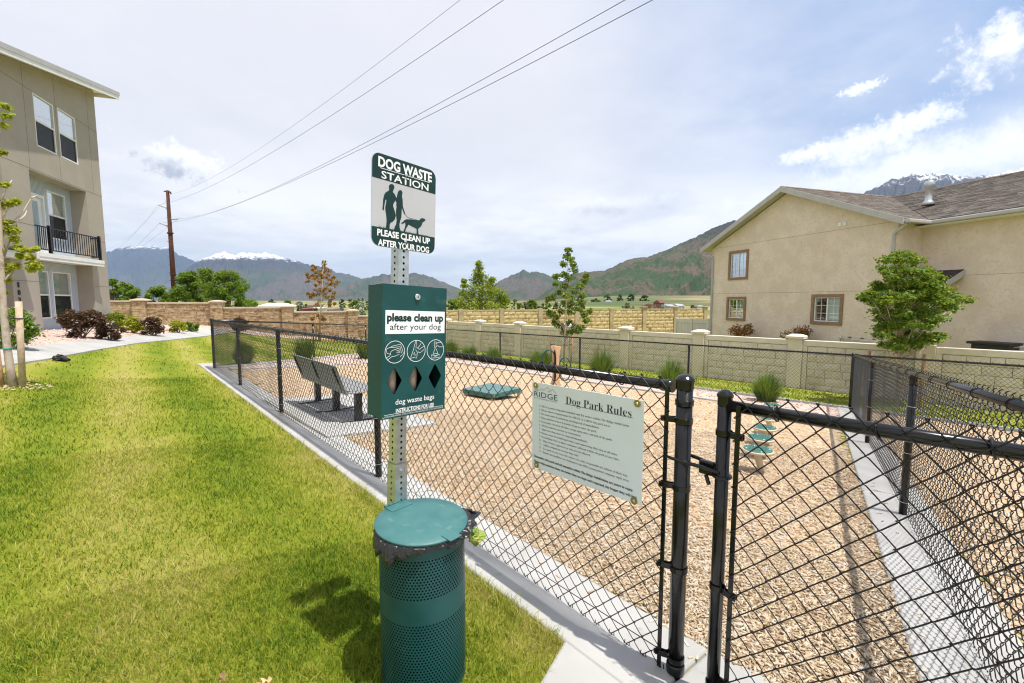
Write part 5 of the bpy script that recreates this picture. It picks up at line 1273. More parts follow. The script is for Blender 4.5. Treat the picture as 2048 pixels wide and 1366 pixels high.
# ------------------------------------------------------------------ park furniture
bang = math.atan2(-BD[1], -BD[0])                 # bench runs along -BD, local +y faces into the yard
bz0 = float(T(*BO))+.045
be = thing('park_bench', 'grey slatless bench with black legs on the concrete pad, seen from behind', 'bench', (BO[0], BO[1], bz0), bang)
def curved(prof, x0, x1, th):
    """thin bent sheet: profile in y/z swept along x"""
    mb = MB(); n = len(prof); P_ = [np.array(p) for p in prof]; up = []
    for i in range(n):
        t = P_[min(i+1, n-1)]-P_[max(i-1, 0)]; t = t/np.linalg.norm(t); up.append(P_[i]+np.array([-t[1], t[0]])*th)
    vs = [(x, p[0], p[1]) for x in (x0, x1) for p in list(P_)+up[::-1]]; m_ = 2*n; fs = []
    for i in range(m_): j = (i+1) % m_; fs.append((i, j, m_+j, m_+i))
    for b in (0, m_):
        for i in range(n-1): fs.append((b+i, b+i+1, b+m_-2-i, b+m_-1-i))
    return mb.add(vs, fs)
curved([(.46, .385), (.475, .41), (.46, .43), (.30, .425), (.12, .418), (-.02, .425)], -.94, .94, .012).build('seat', 'bench_grey', be, bev=.004)
curved([(-.035, .40), (-.05, .43), (-.09, .54), (-.14, .68), (-.18, .80), (-.195, .815), (-.21, .81)], -.94, .94, .012).build('backrest', 'bench_grey', be, bev=.004)
for x in (-.82, 0, .82):
    MB().box(x-.045, x+.045, .10, .19, 0, .41).build('leg', 'black_metal', be, bev=.006)
    MB().box(x-.035, x+.035, -.16, .42, 0, .018).build('foot', 'black_metal', be, bev=.004)
    MB().tube([(x, .40, .40), (x, .05, .405), (x, -.04, .43), (x, -.115, .57), (x, -.185, .77)], .018, 8).build('bracket', 'black_metal', be)

pz = float(T(-.42, 9.36))
pf = thing('agility_platform', 'low square green dog agility platform on short tan legs', 'platform', (-.42, 9.36, pz), math.radians(49))
dk = MB().box(-.43, .43, -.44, .44, .085, .175).build('deck', 'pod_green', pf, bev=.012)
for k in range(3): MB().box(-.43+.287*k+.004, -.43+.287*(k+1)-.004, -.44, .44, .1755, .181).build('plank', 'deck_top', dk, bev=.002, segs=1)
for x in (-.39, .39):
    for y in (-.40, .40):
        MB().tube([(x, y, -.05), (x, y, .084)], .03, 12).build('leg', 'bone_tan', pf, smooth=True)
        for z in (.105, .135, .16): MB().tube([(x, y-.44*.1*0-(.0405 if y < 0 else -.0405), z), (x, y-(.045 if y < 0 else -.045), z)], .007, 8).build('bolt', 'bright_steel', pf)

def make_pod():
    t = thing('stepping_pod', 'x', 'stepping pod', (0, 0, 0))
    MB().lathe([(.09, .225), (.145, .235), (.158, .247), (.158, .258), (.150, .268), (.146, .266)], (0, 0, 0), 32).build('tray', 'pod_beige', t, smooth=True)
    d_ = MB().lathe([(.144, .262), (.144, .270), (.142, .272)], (0, 0, 0), 32).build('tread', 'pod_green', t)
    mb = MB()
    for i in range(7):
        for j in range(-3, 4): x, y = -.075+.025*i, .026*j+.008*(i % 2); mb.box(x-.006, x+.006, y-.002, y+.002, .2722, .2745)
    mb.build('grip_ribs', 'pod_green', d_)
    for a in range(4): x, y = .118*math.cos(a*1.571+.4), .118*math.sin(a*1.571+.4); MB().lathe([(.008, 0), (.007, .003), (.003, .004)], (x, y, .2722), 10).build('bolt', 'print_white', d_)
    MB().tube([(.03, .045, -.05), (.03, .04, .06), (.012, .02, .14), (0, 0, .20), (0, 0, .235)], [.036, .036, .036, .038, .06], 16).build('stem', 'pod_beige', t, smooth=True)
    return t
pod0 = make_pod(); words = ['nearest of the five green stepping pods behind the gate', 'second stepping pod from the gate in the row of five', 'third stepping pod from the gate, middle of the row', 'fourth stepping pod from the gate in the row of five', 'farthest stepping pod, behind the gate rail near the gravel']
for i, (x, y) in enumerate([(2.70, 4.87), (3.07, 5.49), (3.50, 6.17), (4.0, 6.95), (4.92, 8.45)]):
    o = pod0 if i == 0 else copy_tree(pod0); o.matrix_world = Matrix.Translation((x, y, float(T(x, y)))) @ Matrix.Rotation(-.6, 4, 'Z'); tag(o, words[i], 'stepping pod', 'stepping pods in a row')

hy = 11.6; hx = 1.17; hz0 = float(T(hx, hy))
hj = thing('hoop_jump', 'tan bone-shaped dog agility post with green hoops in the middle of the yard', 'agility hoop', (hx, hy, hz0))
def bone(y):
    H = 1.07; o = []
    for t in np.linspace(math.radians(-60), math.radians(120), 7): o.append((.045+.045*math.cos(t), H-.05+.05*math.sin(t)))
    for t in np.linspace(math.radians(60), math.radians(240), 7): o.append((-.045+.045*math.cos(t), H-.05+.05*math.sin(t)))
    o += [(-.040, .80), (-.034, .5), (-.038, .25)]
    for t in np.linspace(math.radians(120), math.radians(270), 5): o.append((-.045+.05*math.cos(t), .06+.06*math.sin(t)))
    for t in np.linspace(math.radians(-90), math.radians(60), 5): o.append((.045+.05*math.cos(t), .06+.06*math.sin(t)))
    o += [(.038, .25), (.034, .5), (.040, .80)]
    return MB().prism([(p[0], y, p[1]) for p in o], (0, .035, 0))
bone(-.06).build('bone_panel', 'bone_tan', hj, bev=.006); o = bone(.05); o.v = [(x-.085, y, z) for x, y, z in o.v]; o.build('bone_panel', 'bone_tan', hj, bev=.006)
MB().box(-.085, .0, -.02, .045, .02, .95).build('core_post', 'black_metal', hj)
def hoop(cx, cz, rx, rzz, nm): MB().tube([(cx+rx*math.cos(t), .01, cz+rzz*math.sin(t)) for t in np.linspace(0, 2*math.pi, 37)[:-1]], .016, 10, closed=True).build(nm, 'green_paint', hj, smooth=True)
hoop(-.225, .72, .17, .23, 'hoop'); hoop(.19, .46, .155, .30, 'hoop')

# ------------------------------------------------------------------ plants
def leafcloud(centers, n_each, size, spread, shape='leaf', flat_=.6, shell=.45):
    """leaf faces spread through ellipsoids; centers (k,3), spread (k,3)"""
    C = np.repeat(np.asarray(centers, float), n_each, axis=0); S = np.repeat(np.asarray(spread, float), n_each, axis=0); n = len(C)
    u = rng.normal(size=(n, 3)); u /= np.linalg.norm(u, axis=1)[:, None]; r = (shell+(1-shell)*rng.uniform(0, 1, n))**.8
    P_ = C+u*S*r[:, None]*(1+.22*rng.normal(size=n))[:, None]
    nn = u*.5+rng.normal(size=(n, 3))*.55+np.array([0, 0, flat_]); nn /= np.linalg.norm(nn, axis=1)[:, None]
    a = np.cross(nn, rng.normal(size=(n, 3))); a /= np.linalg.norm(a, axis=1)[:, None]+1e-9; b = np.cross(nn, a)
    s = size*rng.uniform(.6, 1.35, n)
    if shape == 'maple':
        out = [(-.1, 0, -.05), (-.25, .42, 0), (.22, .40, .06), (.62, 0, -.06), (.22, -.40, .06), (-.25, -.42, 0)]; F = [(0, 2, 1), (0, 3, 2), (0, 4, 3), (0, 5, 4)]
    elif shape == 'quad':
        out = [(-.5, 0, 0), (0, .36, .08), (.5, 0, 0), (0, -.36, .08)]; F = [(0, 2, 1), (0, 3, 2)]
    else:
        out = [(-.5, 0, 0), (0, .24, .09), (.55, 0, -.05), (0, -.24, .09)]; F = [(0, 2, 1), (0, 3, 2)]
    m_ = len(out); V = np.zeros((n, m_, 3))
    for k, (x, y, z) in enumerate(out): V[:, k] = P_+(a*x+b*y+nn*z)*s[:, None]
    base = np.arange(n)*m_; FF = np.concatenate([np.stack([base+i for i in f], 1) for f in F])
    return np_mesh(V.reshape(-1, 3), FF)
def crown(parent, centers, n_each, size, spread, m, shape='leaf', name='crown', **kw):
    o = finish(name, leafcloud(centers, n_each, size, spread, shape, **kw), m, parent, True); return o
def big_tree(label, base, w_, h, m, nclump=70, n_each=130, size=.22, seed=1, group=None, name='tree', round_=1.0, trunk=.2, lowf=.18, cat='tree', lean=0):
    """broad tree: limbs reach into clumps that fill an uneven dome"""
    r_ = random.Random(seed); base = np.array(base, float); t = thing(name, label, cat, tuple(base), 0, group)
    cs = []; sp = []
    for k in range(nclump):
        a = r_.uniform(0, 2*math.pi); f = r_.uniform(0, 1)**.5; z = lowf+(1-lowf)*r_.uniform(0, 1)
        prof = math.sin(min(1, max(.0, (z-lowf*.5)/(1-lowf*.5)))**.75*math.pi*.93+.12)**.7
        rr = w_/2*prof*f*r_.uniform(.8, 1.1)
        cs.append(base+np.array([rr*math.cos(a)+lean*z, rr*math.sin(a), h*(z*.95)])); q = min(w_, h)*r_.uniform(.06, .115); sp.append((q*1.15, q*1.15, q*.85))
    crown(t, cs, n_each, size, sp, m)
    mb = MB(); mb.tube([base-np.array([0, 0, .1]), base+np.array([0, 0, h*.2]), base+np.array([lean*.5, 0, h*.62])], [trunk, trunk*.75, trunk*.25], 8)
    for c in cs[::6]: mb.tube([base+np.array([0, 0, h*.18]), base*.5+c*.5+np.array([0, 0, -h*.03]), c], [trunk*.45, trunk*.25, .02], 5)
    mb.build('trunk', 'bark', t, True, True)
    return t
def sapling(label, base, top, clumps, Y, m, n_each, size, rad, bark, trunk=.045, name='tree', cat='tree', shape='maple', petiole=.4, depth=.8, zf=.75):
    """young tree: a leader, thin limbs to each leaf clump; clumps given as (u, v, scale)"""
    base = np.array(base, float); top = np.array(top, float); t = thing(name, label, cat, tuple(base))
    mb = MB(); mb.tube([base-np.array([0, 0, .05]), base*.65+top*.35, top], [trunk, trunk*.7, .008], 9)
    cs = []; sp = []
    for u, v, s in clumps:
        c = at(u, v, Y+rng.uniform(-1, 1)*depth); cs.append(c); sp.append((rad*s, rad*s, rad*s*zf))
        h = np.clip((c[2]-base[2])/(top[2]-base[2])-petiole*np.hypot(*(c[:2]-base[:2]))/(top[2]-base[2])*1.6-.04, .18, .97)
        j = base+(top-base)*h; mid = j*.45+c*.55+np.array([0, 0, -.05])
        mb.tube([j, mid, c], [trunk*.28*(1.1-h*.7), trunk*.2*(1.1-h*.7), .004], 5)
    crown(t, cs, n_each, size, sp, m, shape); mb.build('trunk', bark, t, True, True)
    return t
def stake(label, a, b, r, m, group=None, tie=None):
    a = np.array(a, float); t = thing('tree_stake', label, 'stake', tuple(a), 0, group)
    MB().tube([a-np.array([0, 0, .1]), np.array(b)], r, 10).build('shaft', m, t, True, True)
    if tie is not None:
        p, q = tie; MB().tube([p, (np.array(p)+np.array(q))/2+np.array([0, 0, -.02]), q], .010, 5).build('tie_strap', 'tie_black', t, True)
        MB().tube([np.array(p)+np.array([math.cos(x)*(r+.006), math.sin(x)*(r+.006), 0]) for x in np.linspace(0, 6.283, 12)[:-1]], .010, 5, closed=True).build('tie_loop', 'tie_black', t, True)
    return t
# maple in front of the beige house
mY = 11.6; mb0 = at(1799, 745, mY); mb0[2] = float(T(mb0[0], mb0[1])); mtop = at(1812, 520, mY)
cl = []
r_ = random.Random(21)
env = [(512, 1782, 1822), (525, 1762, 1846), (540, 1757, 1876), (558, 1770, 1884), (572, 1742, 1890), (585, 1714, 1905), (597, 1716, 1942), (610, 1732, 1925), (625, 1745, 1888), (640, 1752, 1888), (652, 1745, 1880), (668, 1748, 1888), (680, 1770, 1880), (692, 1757, 1850)]
for v, a, b in env:
    n = max(3, int((b-a)/13))
    for k in range(n): cl.append((a+8+(b-a-16)*(k+.5)/n+r_.uniform(-7, 7), v+r_.uniform(-6, 6), r_.uniform(.75, 1.2)))
sapling('round green maple with white trunk in front of the beige house wall', mb0, mtop, cl, mY, 'leaf_maple', 130, .070, .19, 'bark_pale', .05, depth=1.0, zf=.5)
a = at(1738, 745, mY); a[2] = float(T(a[0], a[1])); b = at(1739, 702, mY); stake('short brown stake left of the round maple trunk', a, b, .035, 'stake_wood')
a = at(1843, 750, mY-.5); a[2] = float(T(a[0], a[1])); b = at(1849, 709, mY-.5); stake('leaning brown stake right of the round maple trunk', a, b, .035, 'stake_wood')
tp = thing('trunk_tape', 'red and teal tape tied round the trunk of the round maple', 'tape', tuple(at(1797, 706, mY-.06)))
c = at(1797, 705, mY); MB().tube([c+np.array([math.cos(x)*.06, math.sin(x)*.06, 0]) for x in np.linspace(0, 6.283, 14)[:-1]], .016, 6, closed=True).build('band', 'tape_teal', tp, True)
MB().prism([c+np.array(p) for p in ((-.06, -.06, .02), (-.16, -.08, .03), (-.24, -.10, -.04), (-.20, -.09, -.05), (-.12, -.08, -.01))], (0, .012, 0)).build('loose_end', 'tape_red', tp, True)

# young maple behind the hoops
sY = 17.3; sb0 = at(1127, 737, sY); sb0[2] = float(T(sb0[0], sb0[1])); stp = at(1137, 500, sY)
cl = [(1137, 500, .7), (1133, 512, .8), (1141, 518, .8), (1146, 528, .8), (1128, 528, .7), (1149, 540, .8), (1113, 552, .8), (1128, 548, .8), (1139, 556, .9), (1112, 566, .8), (1130, 572, .9), (1172, 552, .8), (1168, 562, .9), (1160, 572, .9), (1150, 582, .9), (1118, 585, .8), (1134, 592, 1), (1106, 595, .7), (1096, 598, .7), (1165, 592, .8), (1146, 604, 1), (1128, 606, .9), (1166, 604, .8), (1102, 628, .9), (1112, 634, .8), (1122, 622, .8), (1142, 622, 1), (1156, 618, .9), (1170, 628, .9), (1180, 622, .7), (1110, 645, .9), (1122, 652, .9), (1136, 645, .9), (1150, 652, 1), (1163, 655, .9), (1172, 640, .8), (1128, 664, .9), (1142, 664, .9), (1156, 662, .8), (1098, 626, .7)]
sapling('slender young maple with gaps between leaves behind the agility hoops', sb0, stp, cl, sY, 'leaf_maple', 80, .090, .20, 'bark_pale', .045, depth=.55, zf=.75)
for u0, u1, v1, lb in ((1107, 1098, 668, 'thin rusty stake left of the slender young maple'), (1140, 1146, 670, 'thin rusty stake right of the slender young maple')):
    a = at(u0, 738, sY-.3); a[2] = float(T(a[0], a[1])); b = at(u1, v1, sY-.3); stake(lb, a, b, .03, 'stake_wood', None, (at(u1+(5 if u1 < 1127 else -3), 689, sY-.3), at(1127, 690, sY)))
# orange young tree by the stone wall
oY = 28.4; ob = at(637, 680, oY); ob[2] = float(T(ob[0], ob[1])); ot = at(647, 525, oY)
c2 = lambda x, y: (480+x*.14644, 500+y*.14644)
cl = [(*c2(x, y), s) for x, y, s in ((1150, 160, .8), (1145, 200, .8), (1140, 245, .8), (1000, 220, .6), (1025, 240, .6), (995, 275, .8), (1040, 315, .6), (1080, 290, .8), (1100, 330, .8), (1150, 300, .7), (1190, 265, .8), (1230, 290, .7), (1205, 340, .8), (915, 335, .6), (940, 375, .7), (990, 350, .8), (1050, 360, .8), (1110, 370, 1), (1170, 375, .9), (1270, 375, .8), (1245, 415, .9), (1330, 440, .8), (1300, 470, .8), (930, 430, .7), (1010, 400, .8), (1080, 420, .9), (1120, 450, .9), (1040, 480, .8), (1200, 470, .9), (1240, 460, .8), (1180, 520, .9), (1130, 540, 1), (1080, 560, .9), (1020, 540, .5), (1230, 550, .8), (1290, 590, .8), (1270, 640, .8), (1060, 605, .9), (1000, 610, .7), (965, 620, .8), (930, 595, .5), (975, 650, .7), (1120, 600, .9), (1160, 590, .9), (1190, 640, .7), (1240, 680, .6), (1100, 690, .8), (1060, 740, .6), (1220, 745, .6), (1290, 730, .5), (1030, 810, .7), (985, 940, .8), (1110, 940, 1), (1140, 945, .9), (1085, 900, .6))]
sapling('young tree with orange bronze leaves in front of the stone wall', ob, ot, cl, oY, 'leaf_orange', 30, .17, .20, 'bark_pale', .05, shape='leaf', depth=1.0)
for u, v0, v1 in ((640, 690, 625), (632, 690, 628)):
    a = at(u, v0, oY-.3); a[2] = float(T(a[0], a[1])); stake('brown stake tied to the orange-leaved young tree, ' + ('taller one' if u == 640 else 'shorter one'), a, at(u, v1, oY-.3), .045, 'stake_wood')
# birch-like street tree at the left edge with its stakes
bY = 7.30; bb = at(27, 778, bY); bb[2] = float(T(bb[0], bb[1]))
bt = thing('tree', 'slim pale-barked tree with sparse lime leaves on the lawn by the grey building', 'tree', tuple(bb))
mb = MB(); tr = [(27, 781, .066), (20, 735, .054), (14, 692, .049), (9, 640, .045), (6, 600, .042), (3, 540, .036), (1, 470, .030), (-4, 380, .024), (-12, 240, .016), (-18, 120, .008)]
mb.tube([at(u, v, bY) for u, v, r in tr], [r for u, v, r in tr], 12)
lim = [[(3, 515), (28, 455), (62, 396)], [(3, 530), (22, 472), (38, 490), (52, 510), (80, 530)], [(0, 440), (18, 415), (40, 404)], [(1, 480), (20, 445), (45, 428)], [(2, 400), (14, 375), (24, 360)], [(10, 560), (22, 545), (42, 520)], [(-6, 280), (6, 240), (16, 215)], [(8, 500), (-20, 440), (-40, 400)], [(0, 350), (-30, 280), (-50, 250)], [(62, 396), (72, 392), (80, 398)], [(40, 440), (50, 430), (54, 420)]]
for L in lim: mb.tube([at(u, v, bY+.1*k) for k, (u, v) in enumerate(L)], [.016, .010, .005] if len(L) == 3 else [.016, .013, .010, .008, .004], 6)
mb.build('trunk', 'bark_pale', bt, True, True)
lc = [(8, 212, .7), (14, 232, .8), (6, 252, .7), (4, 305, .5), (28, 405, .6), (15, 408, .6), (5, 412, .8), (34, 403, .5), (22, 455, .8), (12, 462, .7), (30, 462, .6), (28, 478, .6), (36, 494, .7), (50, 500, .8), (44, 512, .8), (58, 514, .8), (66, 526, .8), (74, 534, .8), (62, 538, .6), (16, 540, .7), (30, 532, .7), (8, 530, .6), (14, 560, .5), (6, 585, .5), (10, 370, .5), (-20, 250, 1), (-40, 300, 1), (-30, 200, 1), (-30, 400, 1), (70, 498, .4), (16, 445, .6)]
crown(bt, [at(u, v, bY+.1) for u, v, s in lc], 44, .058, [(.085*s+.02, .085*s+.02, .05*s+.015) for u, v, s in lc], 'leaf_birch', 'maple')
c = at(14.5, 697, bY); MB().tube([c+np.array([math.cos(x)*.052, math.sin(x)*.052, 0]) for x in np.linspace(0, 6.283, 16)[:-1]], .008, 6, closed=True).build('tape_band', 'tape_teal', bt, True)
a = at(45, 773, bY+.05); a[2] = float(T(a[0], a[1])); stake('pale round stake with black strap right of the slim tree', a, at(37, 603, bY+.05), .043, 'stake_pale', None, (at(37.5, 637, bY+.05), at(9, 633, bY)))
a = at(3, 783, bY-.1); a[2] = float(T(a[0], a[1])); stake('brown stake at the picture edge left of the slim tree', a, at(-8, 700, bY-.1), .045, 'stake_wood')
mu = thing('mulch_ring', 'small patch of pale bark mulch round the slim tree', 'mulch', tuple(bb)); mb = MB()
for k in range(160):
    an = rnd.uniform(0, 6.28); rr = .42*math.sqrt(rnd.random()); x, y = bb[0]+rr*math.cos(an)*1.2, bb[1]+rr*math.sin(an); z = float(T(x, y)); q = rnd.uniform(.012, .03); th = rnd.uniform(0, 3.1)
    mb.add([(x+q*math.cos(th), y+q*math.sin(th), z+.03), (x-q*.4*math.sin(th), y+q*.4*math.cos(th), z+.036), (x-q*math.cos(th), y-q*math.sin(th), z+.028), (x+q*.4*math.sin(th), y-q*.4*math.cos(th), z+.024)], [(0, 1, 2, 3)])
mb.build('bark_flakes', 'stake_pale', mu, True)

def shrub(label, base, w_, h, m, n=2600, size=.06, seed=1, flowers=0, group=None, name='shrub', cat='shrub'):
    r_ = random.Random(seed); base = np.array(base, float); base[2] = float(T(base[0], base[1])); t = thing(name, label, cat, tuple(base), 0, group)
    cs = []; sp = []
    for k in range(26):
        a = r_.uniform(0, 6.28); z = r_.uniform(.18, .92); rr = w_/2*.86*math.sin(math.pi*(.12+.8*z))**.6*r_.uniform(.3, 1); cs.append(base+np.array([rr*math.cos(a), rr*math.sin(a), h*z])); q = min(w_, h)*.17*r_.uniform(.8, 1.2); sp.append((q, q, q*.9))
    crown(t, cs, n//26, size, sp, m, name='foliage', flat_=.35)
    if flowers:
        fc = [cs[r_.randrange(26)]+np.array([r_.uniform(-1, 1), r_.uniform(-1, 0), r_.uniform(-.4, 1)])*.16 for _ in range(flowers)]; tag(crown(t, fc, 9, .04, [(.035, .035, .02)]*len(fc), 'petal', name='flowers'), kind='stuff')
    mb = MB()
    for c in cs[::3]: mb.tube([base-np.array([0, 0, .03]), base*.5+np.array(c)*.5, c], [.016, .011, .005], 5)
    mb.build('stems', 'bark', t, True); return t
def gp_(u, v, Y): p = at(u, v, Y); return (p[0], p[1], 0)
shrub('large burgundy shrub with white flowers beside the grey building pier', gp_(165, 677, 14.6), 1.40, .90, 'leaf_purple', 4200, .085, 1, 34)
shrub('smaller burgundy shrub with white flower heads at the path edge', gp_(222, 683, 15.0), .82, .62, 'leaf_purple', 2600, .075, 2, 44)
shrub('yellow green shrub half hidden behind the grey building corner', gp_(236, 661, 19.6), .9, .72, 'leaf_lime', 1800, .09, 3)
shrub('bright yellow shrub in front of the stone wall near the grey building', gp_(266, 669, 18.6), .85, .66, 'leaf_yellow', 1800, .09, 4)
shrub('round burgundy shrub beside the path in front of the stone wall', gp_(305, 674, 18.5), .95, .76, 'leaf_purple', 2400, .085, 5, 30)
shrub('small bright yellow shrub between the burgundy and green shrubs', gp_(356, 667, 21.6), .72, .62, 'leaf_yellow', 1500, .09, 6)
shrub('small dark green shrub nearest the black fence corner', gp_(384, 664, 23.5), .8, .52, 'leaf_green', 1500, .09, 7)
shrub('burgundy shrub seen over the black fence corner', gp_(478, 668, 28.0), 1.3, 1.0, 'leaf_purple', 1500, .13, 8)
shrub('green shrub with white flowers at the picture edge by the porch', gp_(14, 708, 10.6), 1.35, .95, 'leaf_green', 4200, .075, 9, 40)
shrub('rusty orange shrub against the beige house left of the tan pillar', (HF(6.1, 0, -.8)[0], HF(6.1, 0, -.8)[1], 0), 1.5, 1.98, 'leaf_red', 3600, .10, 10)
shrub('red and orange shrub against the beige house behind a tan pillar cap', (HF(3.15, 0, -.8)[0], HF(3.15, 0, -.8)[1], 0), 1.5, 1.88, 'leaf_red', 3600, .09, 11)
shrub('low green shrub top showing over the tan wall by the beige house', (HF(1.95, 0, -.9)[0], HF(1.95, 0, -.9)[1], 0), .9, 1.46, 'leaf_lime', 1600, .08, 12)
# red flowers at the foot of the stone wall
fb = at(705, 688, 26.0); fl = thing('flower_bed', 'low row of red and white flowers at the foot of the stone wall', 'flowers', (fb[0], fb[1], float(T(fb[0], fb[1]))))
cs = [np.array([fb[0]+x, fb[1]+.2*math.sin(x*5), float(T(fb[0]+x, fb[1]))+.12]) for x in np.linspace(-1.3, 1.6, 22)]
crown(fl, cs, 26, .07, [(.12, .12, .08)]*len(cs), 'leaf_green', name='foliage'); 
leafmat('petal_red', [(.45, .02, .03), (.6, .05, .07), (.7, .35, .36)], .1); tag(crown(fl, [c + np.array([0, 0, .08]) for c in cs], 14, .06, [(.11, .11, .05)]*len(cs), 'petal_red', name='flowers'), kind='stuff')

# feather grasses in the gravel strip
def grass_mesh(n, L, seed):
    """fountain of arching blades: every blade leaves the crown at its own angle and droops"""
    g = np.random.default_rng(seed); K = 5; V = np.zeros((n, 2*K, 3)); a = g.uniform(0, 6.283, n); th = g.uniform(0, 1, n)**.9*.85; ll = L*g.uniform(.40, 1.08, n)*(1+.12*np.sin(a*2+seed))*(1-.25*th); dr = g.uniform(.15, 1.3, n)
    ca, sa = np.cos(a), np.sin(a); wd = g.uniform(.005, .010, n); r = g.uniform(0, 1, n)**.6*.20; z = np.zeros(n)
    for k in range(K):
        ww = wd*(1-.85*(k/(K-1))**2); V[:, 2*k] = np.stack([r*ca-ww*sa, r*sa+ww*ca, z], 1); V[:, 2*k+1] = np.stack([r*ca+ww*sa, r*sa-ww*ca, z], 1)
        an = th*(.6+.6*k/K)+dr*(k/K)**3; r = r+ll/(K-1)*np.sin(an); z = z+ll/(K-1)*np.cos(an)
    base = np.arange(n)*2*K; F = np.concatenate([np.stack([base+2*k, base+2*k+1, base+2*k+3, base+2*k+2], 1) for k in range(K-1)])
    me = np_mesh(V.reshape(-1, 3), F); me.materials.append(MAT['reed']); return me
GM = [grass_mesh(1500, .86, s) for s in (3, 4, 5)]
def tuft(label, x, y, s, k):
    s = s*rnd.uniform(.84, 1.08); t = thing('ornamental_grass', label, 'ornamental grass', (x, y, float(T(x, y))), k*1.3, 'clumps of ornamental grass along the far fence')
    part_inst('blades', GM[k % 3], t, Matrix.Diagonal((s*rnd.uniform(.85, 1.15), s*rnd.uniform(.85, 1.1), s*rnd.uniform(.85, 1.05), 1)))
    base = MB()
    for q in range(26): an = rnd.uniform(0, 6.28); r = .08*rnd.random(); base.tube([(r*math.cos(an), r*math.sin(an), 0), (r*1.3*math.cos(an), r*1.3*math.sin(an), .12*s)], .004, 4)
    base.build('stalks', 'twig', t)
for i, (u, sm, s, lb) in enumerate([(898, 17.2, 1.0, 'grass clump half hidden right behind the bag dispenser'), (937, 17.2, 1.0, 'first whole grass clump right of the bag dispenser'), (986, 17.2, 1.0, 'grass clump just left of the fence post right of the dispenser'), (1083, 17.2, 1.05, 'grass clump behind the left green agility hoop'), (1205, 17.2, 1.0, 'grass clump above the rules sign title between two far fence posts'), (1349, 17.1, 1.02, 'grass clump just behind the gate latch post'), (1543, 17.0, 1.08, 'large grass clump above the gate rail behind the stepping pods')]):
    kk = (u-1024)/FPX*.995; y = sm/(1+kk); tuft(lb, kk*y, y, s, i)
for i, (u, Y, s, lb) in enumerate([(487, 12.9, .95, 'bushy grass clump inside the far left fence corner'), (610, 15.4, 1.0, 'grass clump behind the left end of the bench back'), (732, 17.0, 1.05, 'grass clump partly hidden left of the bag dispenser')]):
    p = at(u, 720, Y); tuft(lb, p[0], p[1], s, i)

# ------------------------------------------------------------------ small things on the ground
bgp = at(122, 720, 10.2); bgz = float(T(bgp[0], bgp[1]))
bb_ = thing('black_bag', 'small crumpled black bag lying on the lawn beside the path', 'bag', (bgp[0], bgp[1], bgz))
V_, F_ = blob((-.04, 0, .06), .13, .11, .085, 20, 12, .22, 9); MB().add(V_, F_).build('pouch', 'weathered_box', bb_)
mb = MB(); mb.tube([(.05, 0, .07), (.14, -.02, .045), (.22, -.03, .03)], [.06, .045, .03], 9).build('neck', 'weathered_box', bb_)
def fallen(label, x, y, s, m, rot):
    z = float(T(x, y)); t = thing('fallen_leaf', label, 'leaf', (x, y, z), rot)
    star = []
    for k in range(14): a = 2*math.pi*k/14; r = s*((1, .55)[k % 2])*(1 if k < 12 else .7); star.append((r*math.cos(a), r*math.sin(a), .05+.012*math.sin(a*3)))
    vs = [(0, 0, .042)]+star; MB().add(vs, [(0, k+1, (k+1) % 14+1) for k in range(14)]).build('blade', m, t)
    MB().tube([(-s*.9, 0, .05), (-s*1.5, .005, .048)], .0012, 5).build('stalk', m, t)
p = at(530, 1325, 1.62); fallen('pale curled dead leaf on the lawn near the bottom edge', p[0], p[1], .022, 'dead_leaf_pale', .4)
p = at(444, 1322, 1.63); fallen('brown dead leaf on the lawn left of the pale one', p[0], p[1], .018, 'dead_leaf', 1.9)
p = G2+FD*6.15+FN*.06; fallen('small brown leaf on the kerb near the bench', p[0], p[1], .04, 'dead_leaf', 1.0)

# ------------------------------------------------------------------ power line
PP = np.array([-44.7, 60.0]); LD = np.array([.692, -.722])
pl = thing('utility_pole', 'rust-brown steel power pole behind the stone wall', 'utility pole', (PP[0], PP[1], -1.9))
ptop = at(335, 381, 60.0); pbot = at(345, 640, 60.0); pbot[2] = -2.0; pbot[0] = ptop[0]
MB().tube([pbot, pbot*.5+ptop*.5, ptop], [.34, .28, .18], 12).build('shaft', 'corten', pl, True, True)
for z in (5.0, 10.3): MB().lathe([(.29, -.09), (.36, -.06), (.36, .06), (.27, .09)], (ptop[0], ptop[1], z), 12).build('flange', 'corten', pl, True)
stp_ = 0
for k in range(26):
    z = 2.2+.5*k; a = .6 if k % 2 else 2.4; rr = .33-.006*k
    MB().tube([(ptop[0]+rr*.8*math.cos(-a), ptop[1]+rr*.8*math.sin(-a), z), (ptop[0]+(rr+.14)*math.cos(-a), ptop[1]+(rr+.14)*math.sin(-a), z)], .025, 5).build('step_bolt', 'corten', pl, True)
NRM = np.array([LD[1], -LD[0]])
atts = []
for nm, z, side, ln in (('arm', 15.45, 1, .55), ('arm', 13.65, -1, 1.75), ('arm', 12.05, 1, 1.55), ('arm', 11.35, -1, 1.75)):
    tip = np.array([ptop[0]+side*ln*.92, ptop[1]-side*ln*.25, z+(.32 if side < 0 else 0)]); ro = np.array([ptop[0]+side*.25, ptop[1], z-.2*(side < 0)])
    if nm == 'arm' and ln < 1: MB().tube([(ptop[0]-.5, ptop[1]+.1, z+.15), (ptop[0]+.45, ptop[1]-.1, z)], .09, 6).build('arm', 'corten', pl, True); MB().tube([(ptop[0]+.45, ptop[1]-.1, z), tip+np.array([0, 0, -.25])], .07, 6).build('hook', 'corten', pl, True)
    else: MB().tube([ro+(tip-ro)*t for t in np.linspace(0, 1, 19)], [.10 if k % 2 else .065 for k in range(19)], 8).build('insulator', 'insulator', pl, True)
    atts.append(tip if ln > 1 else tip+np.array([0, 0, -.3]))
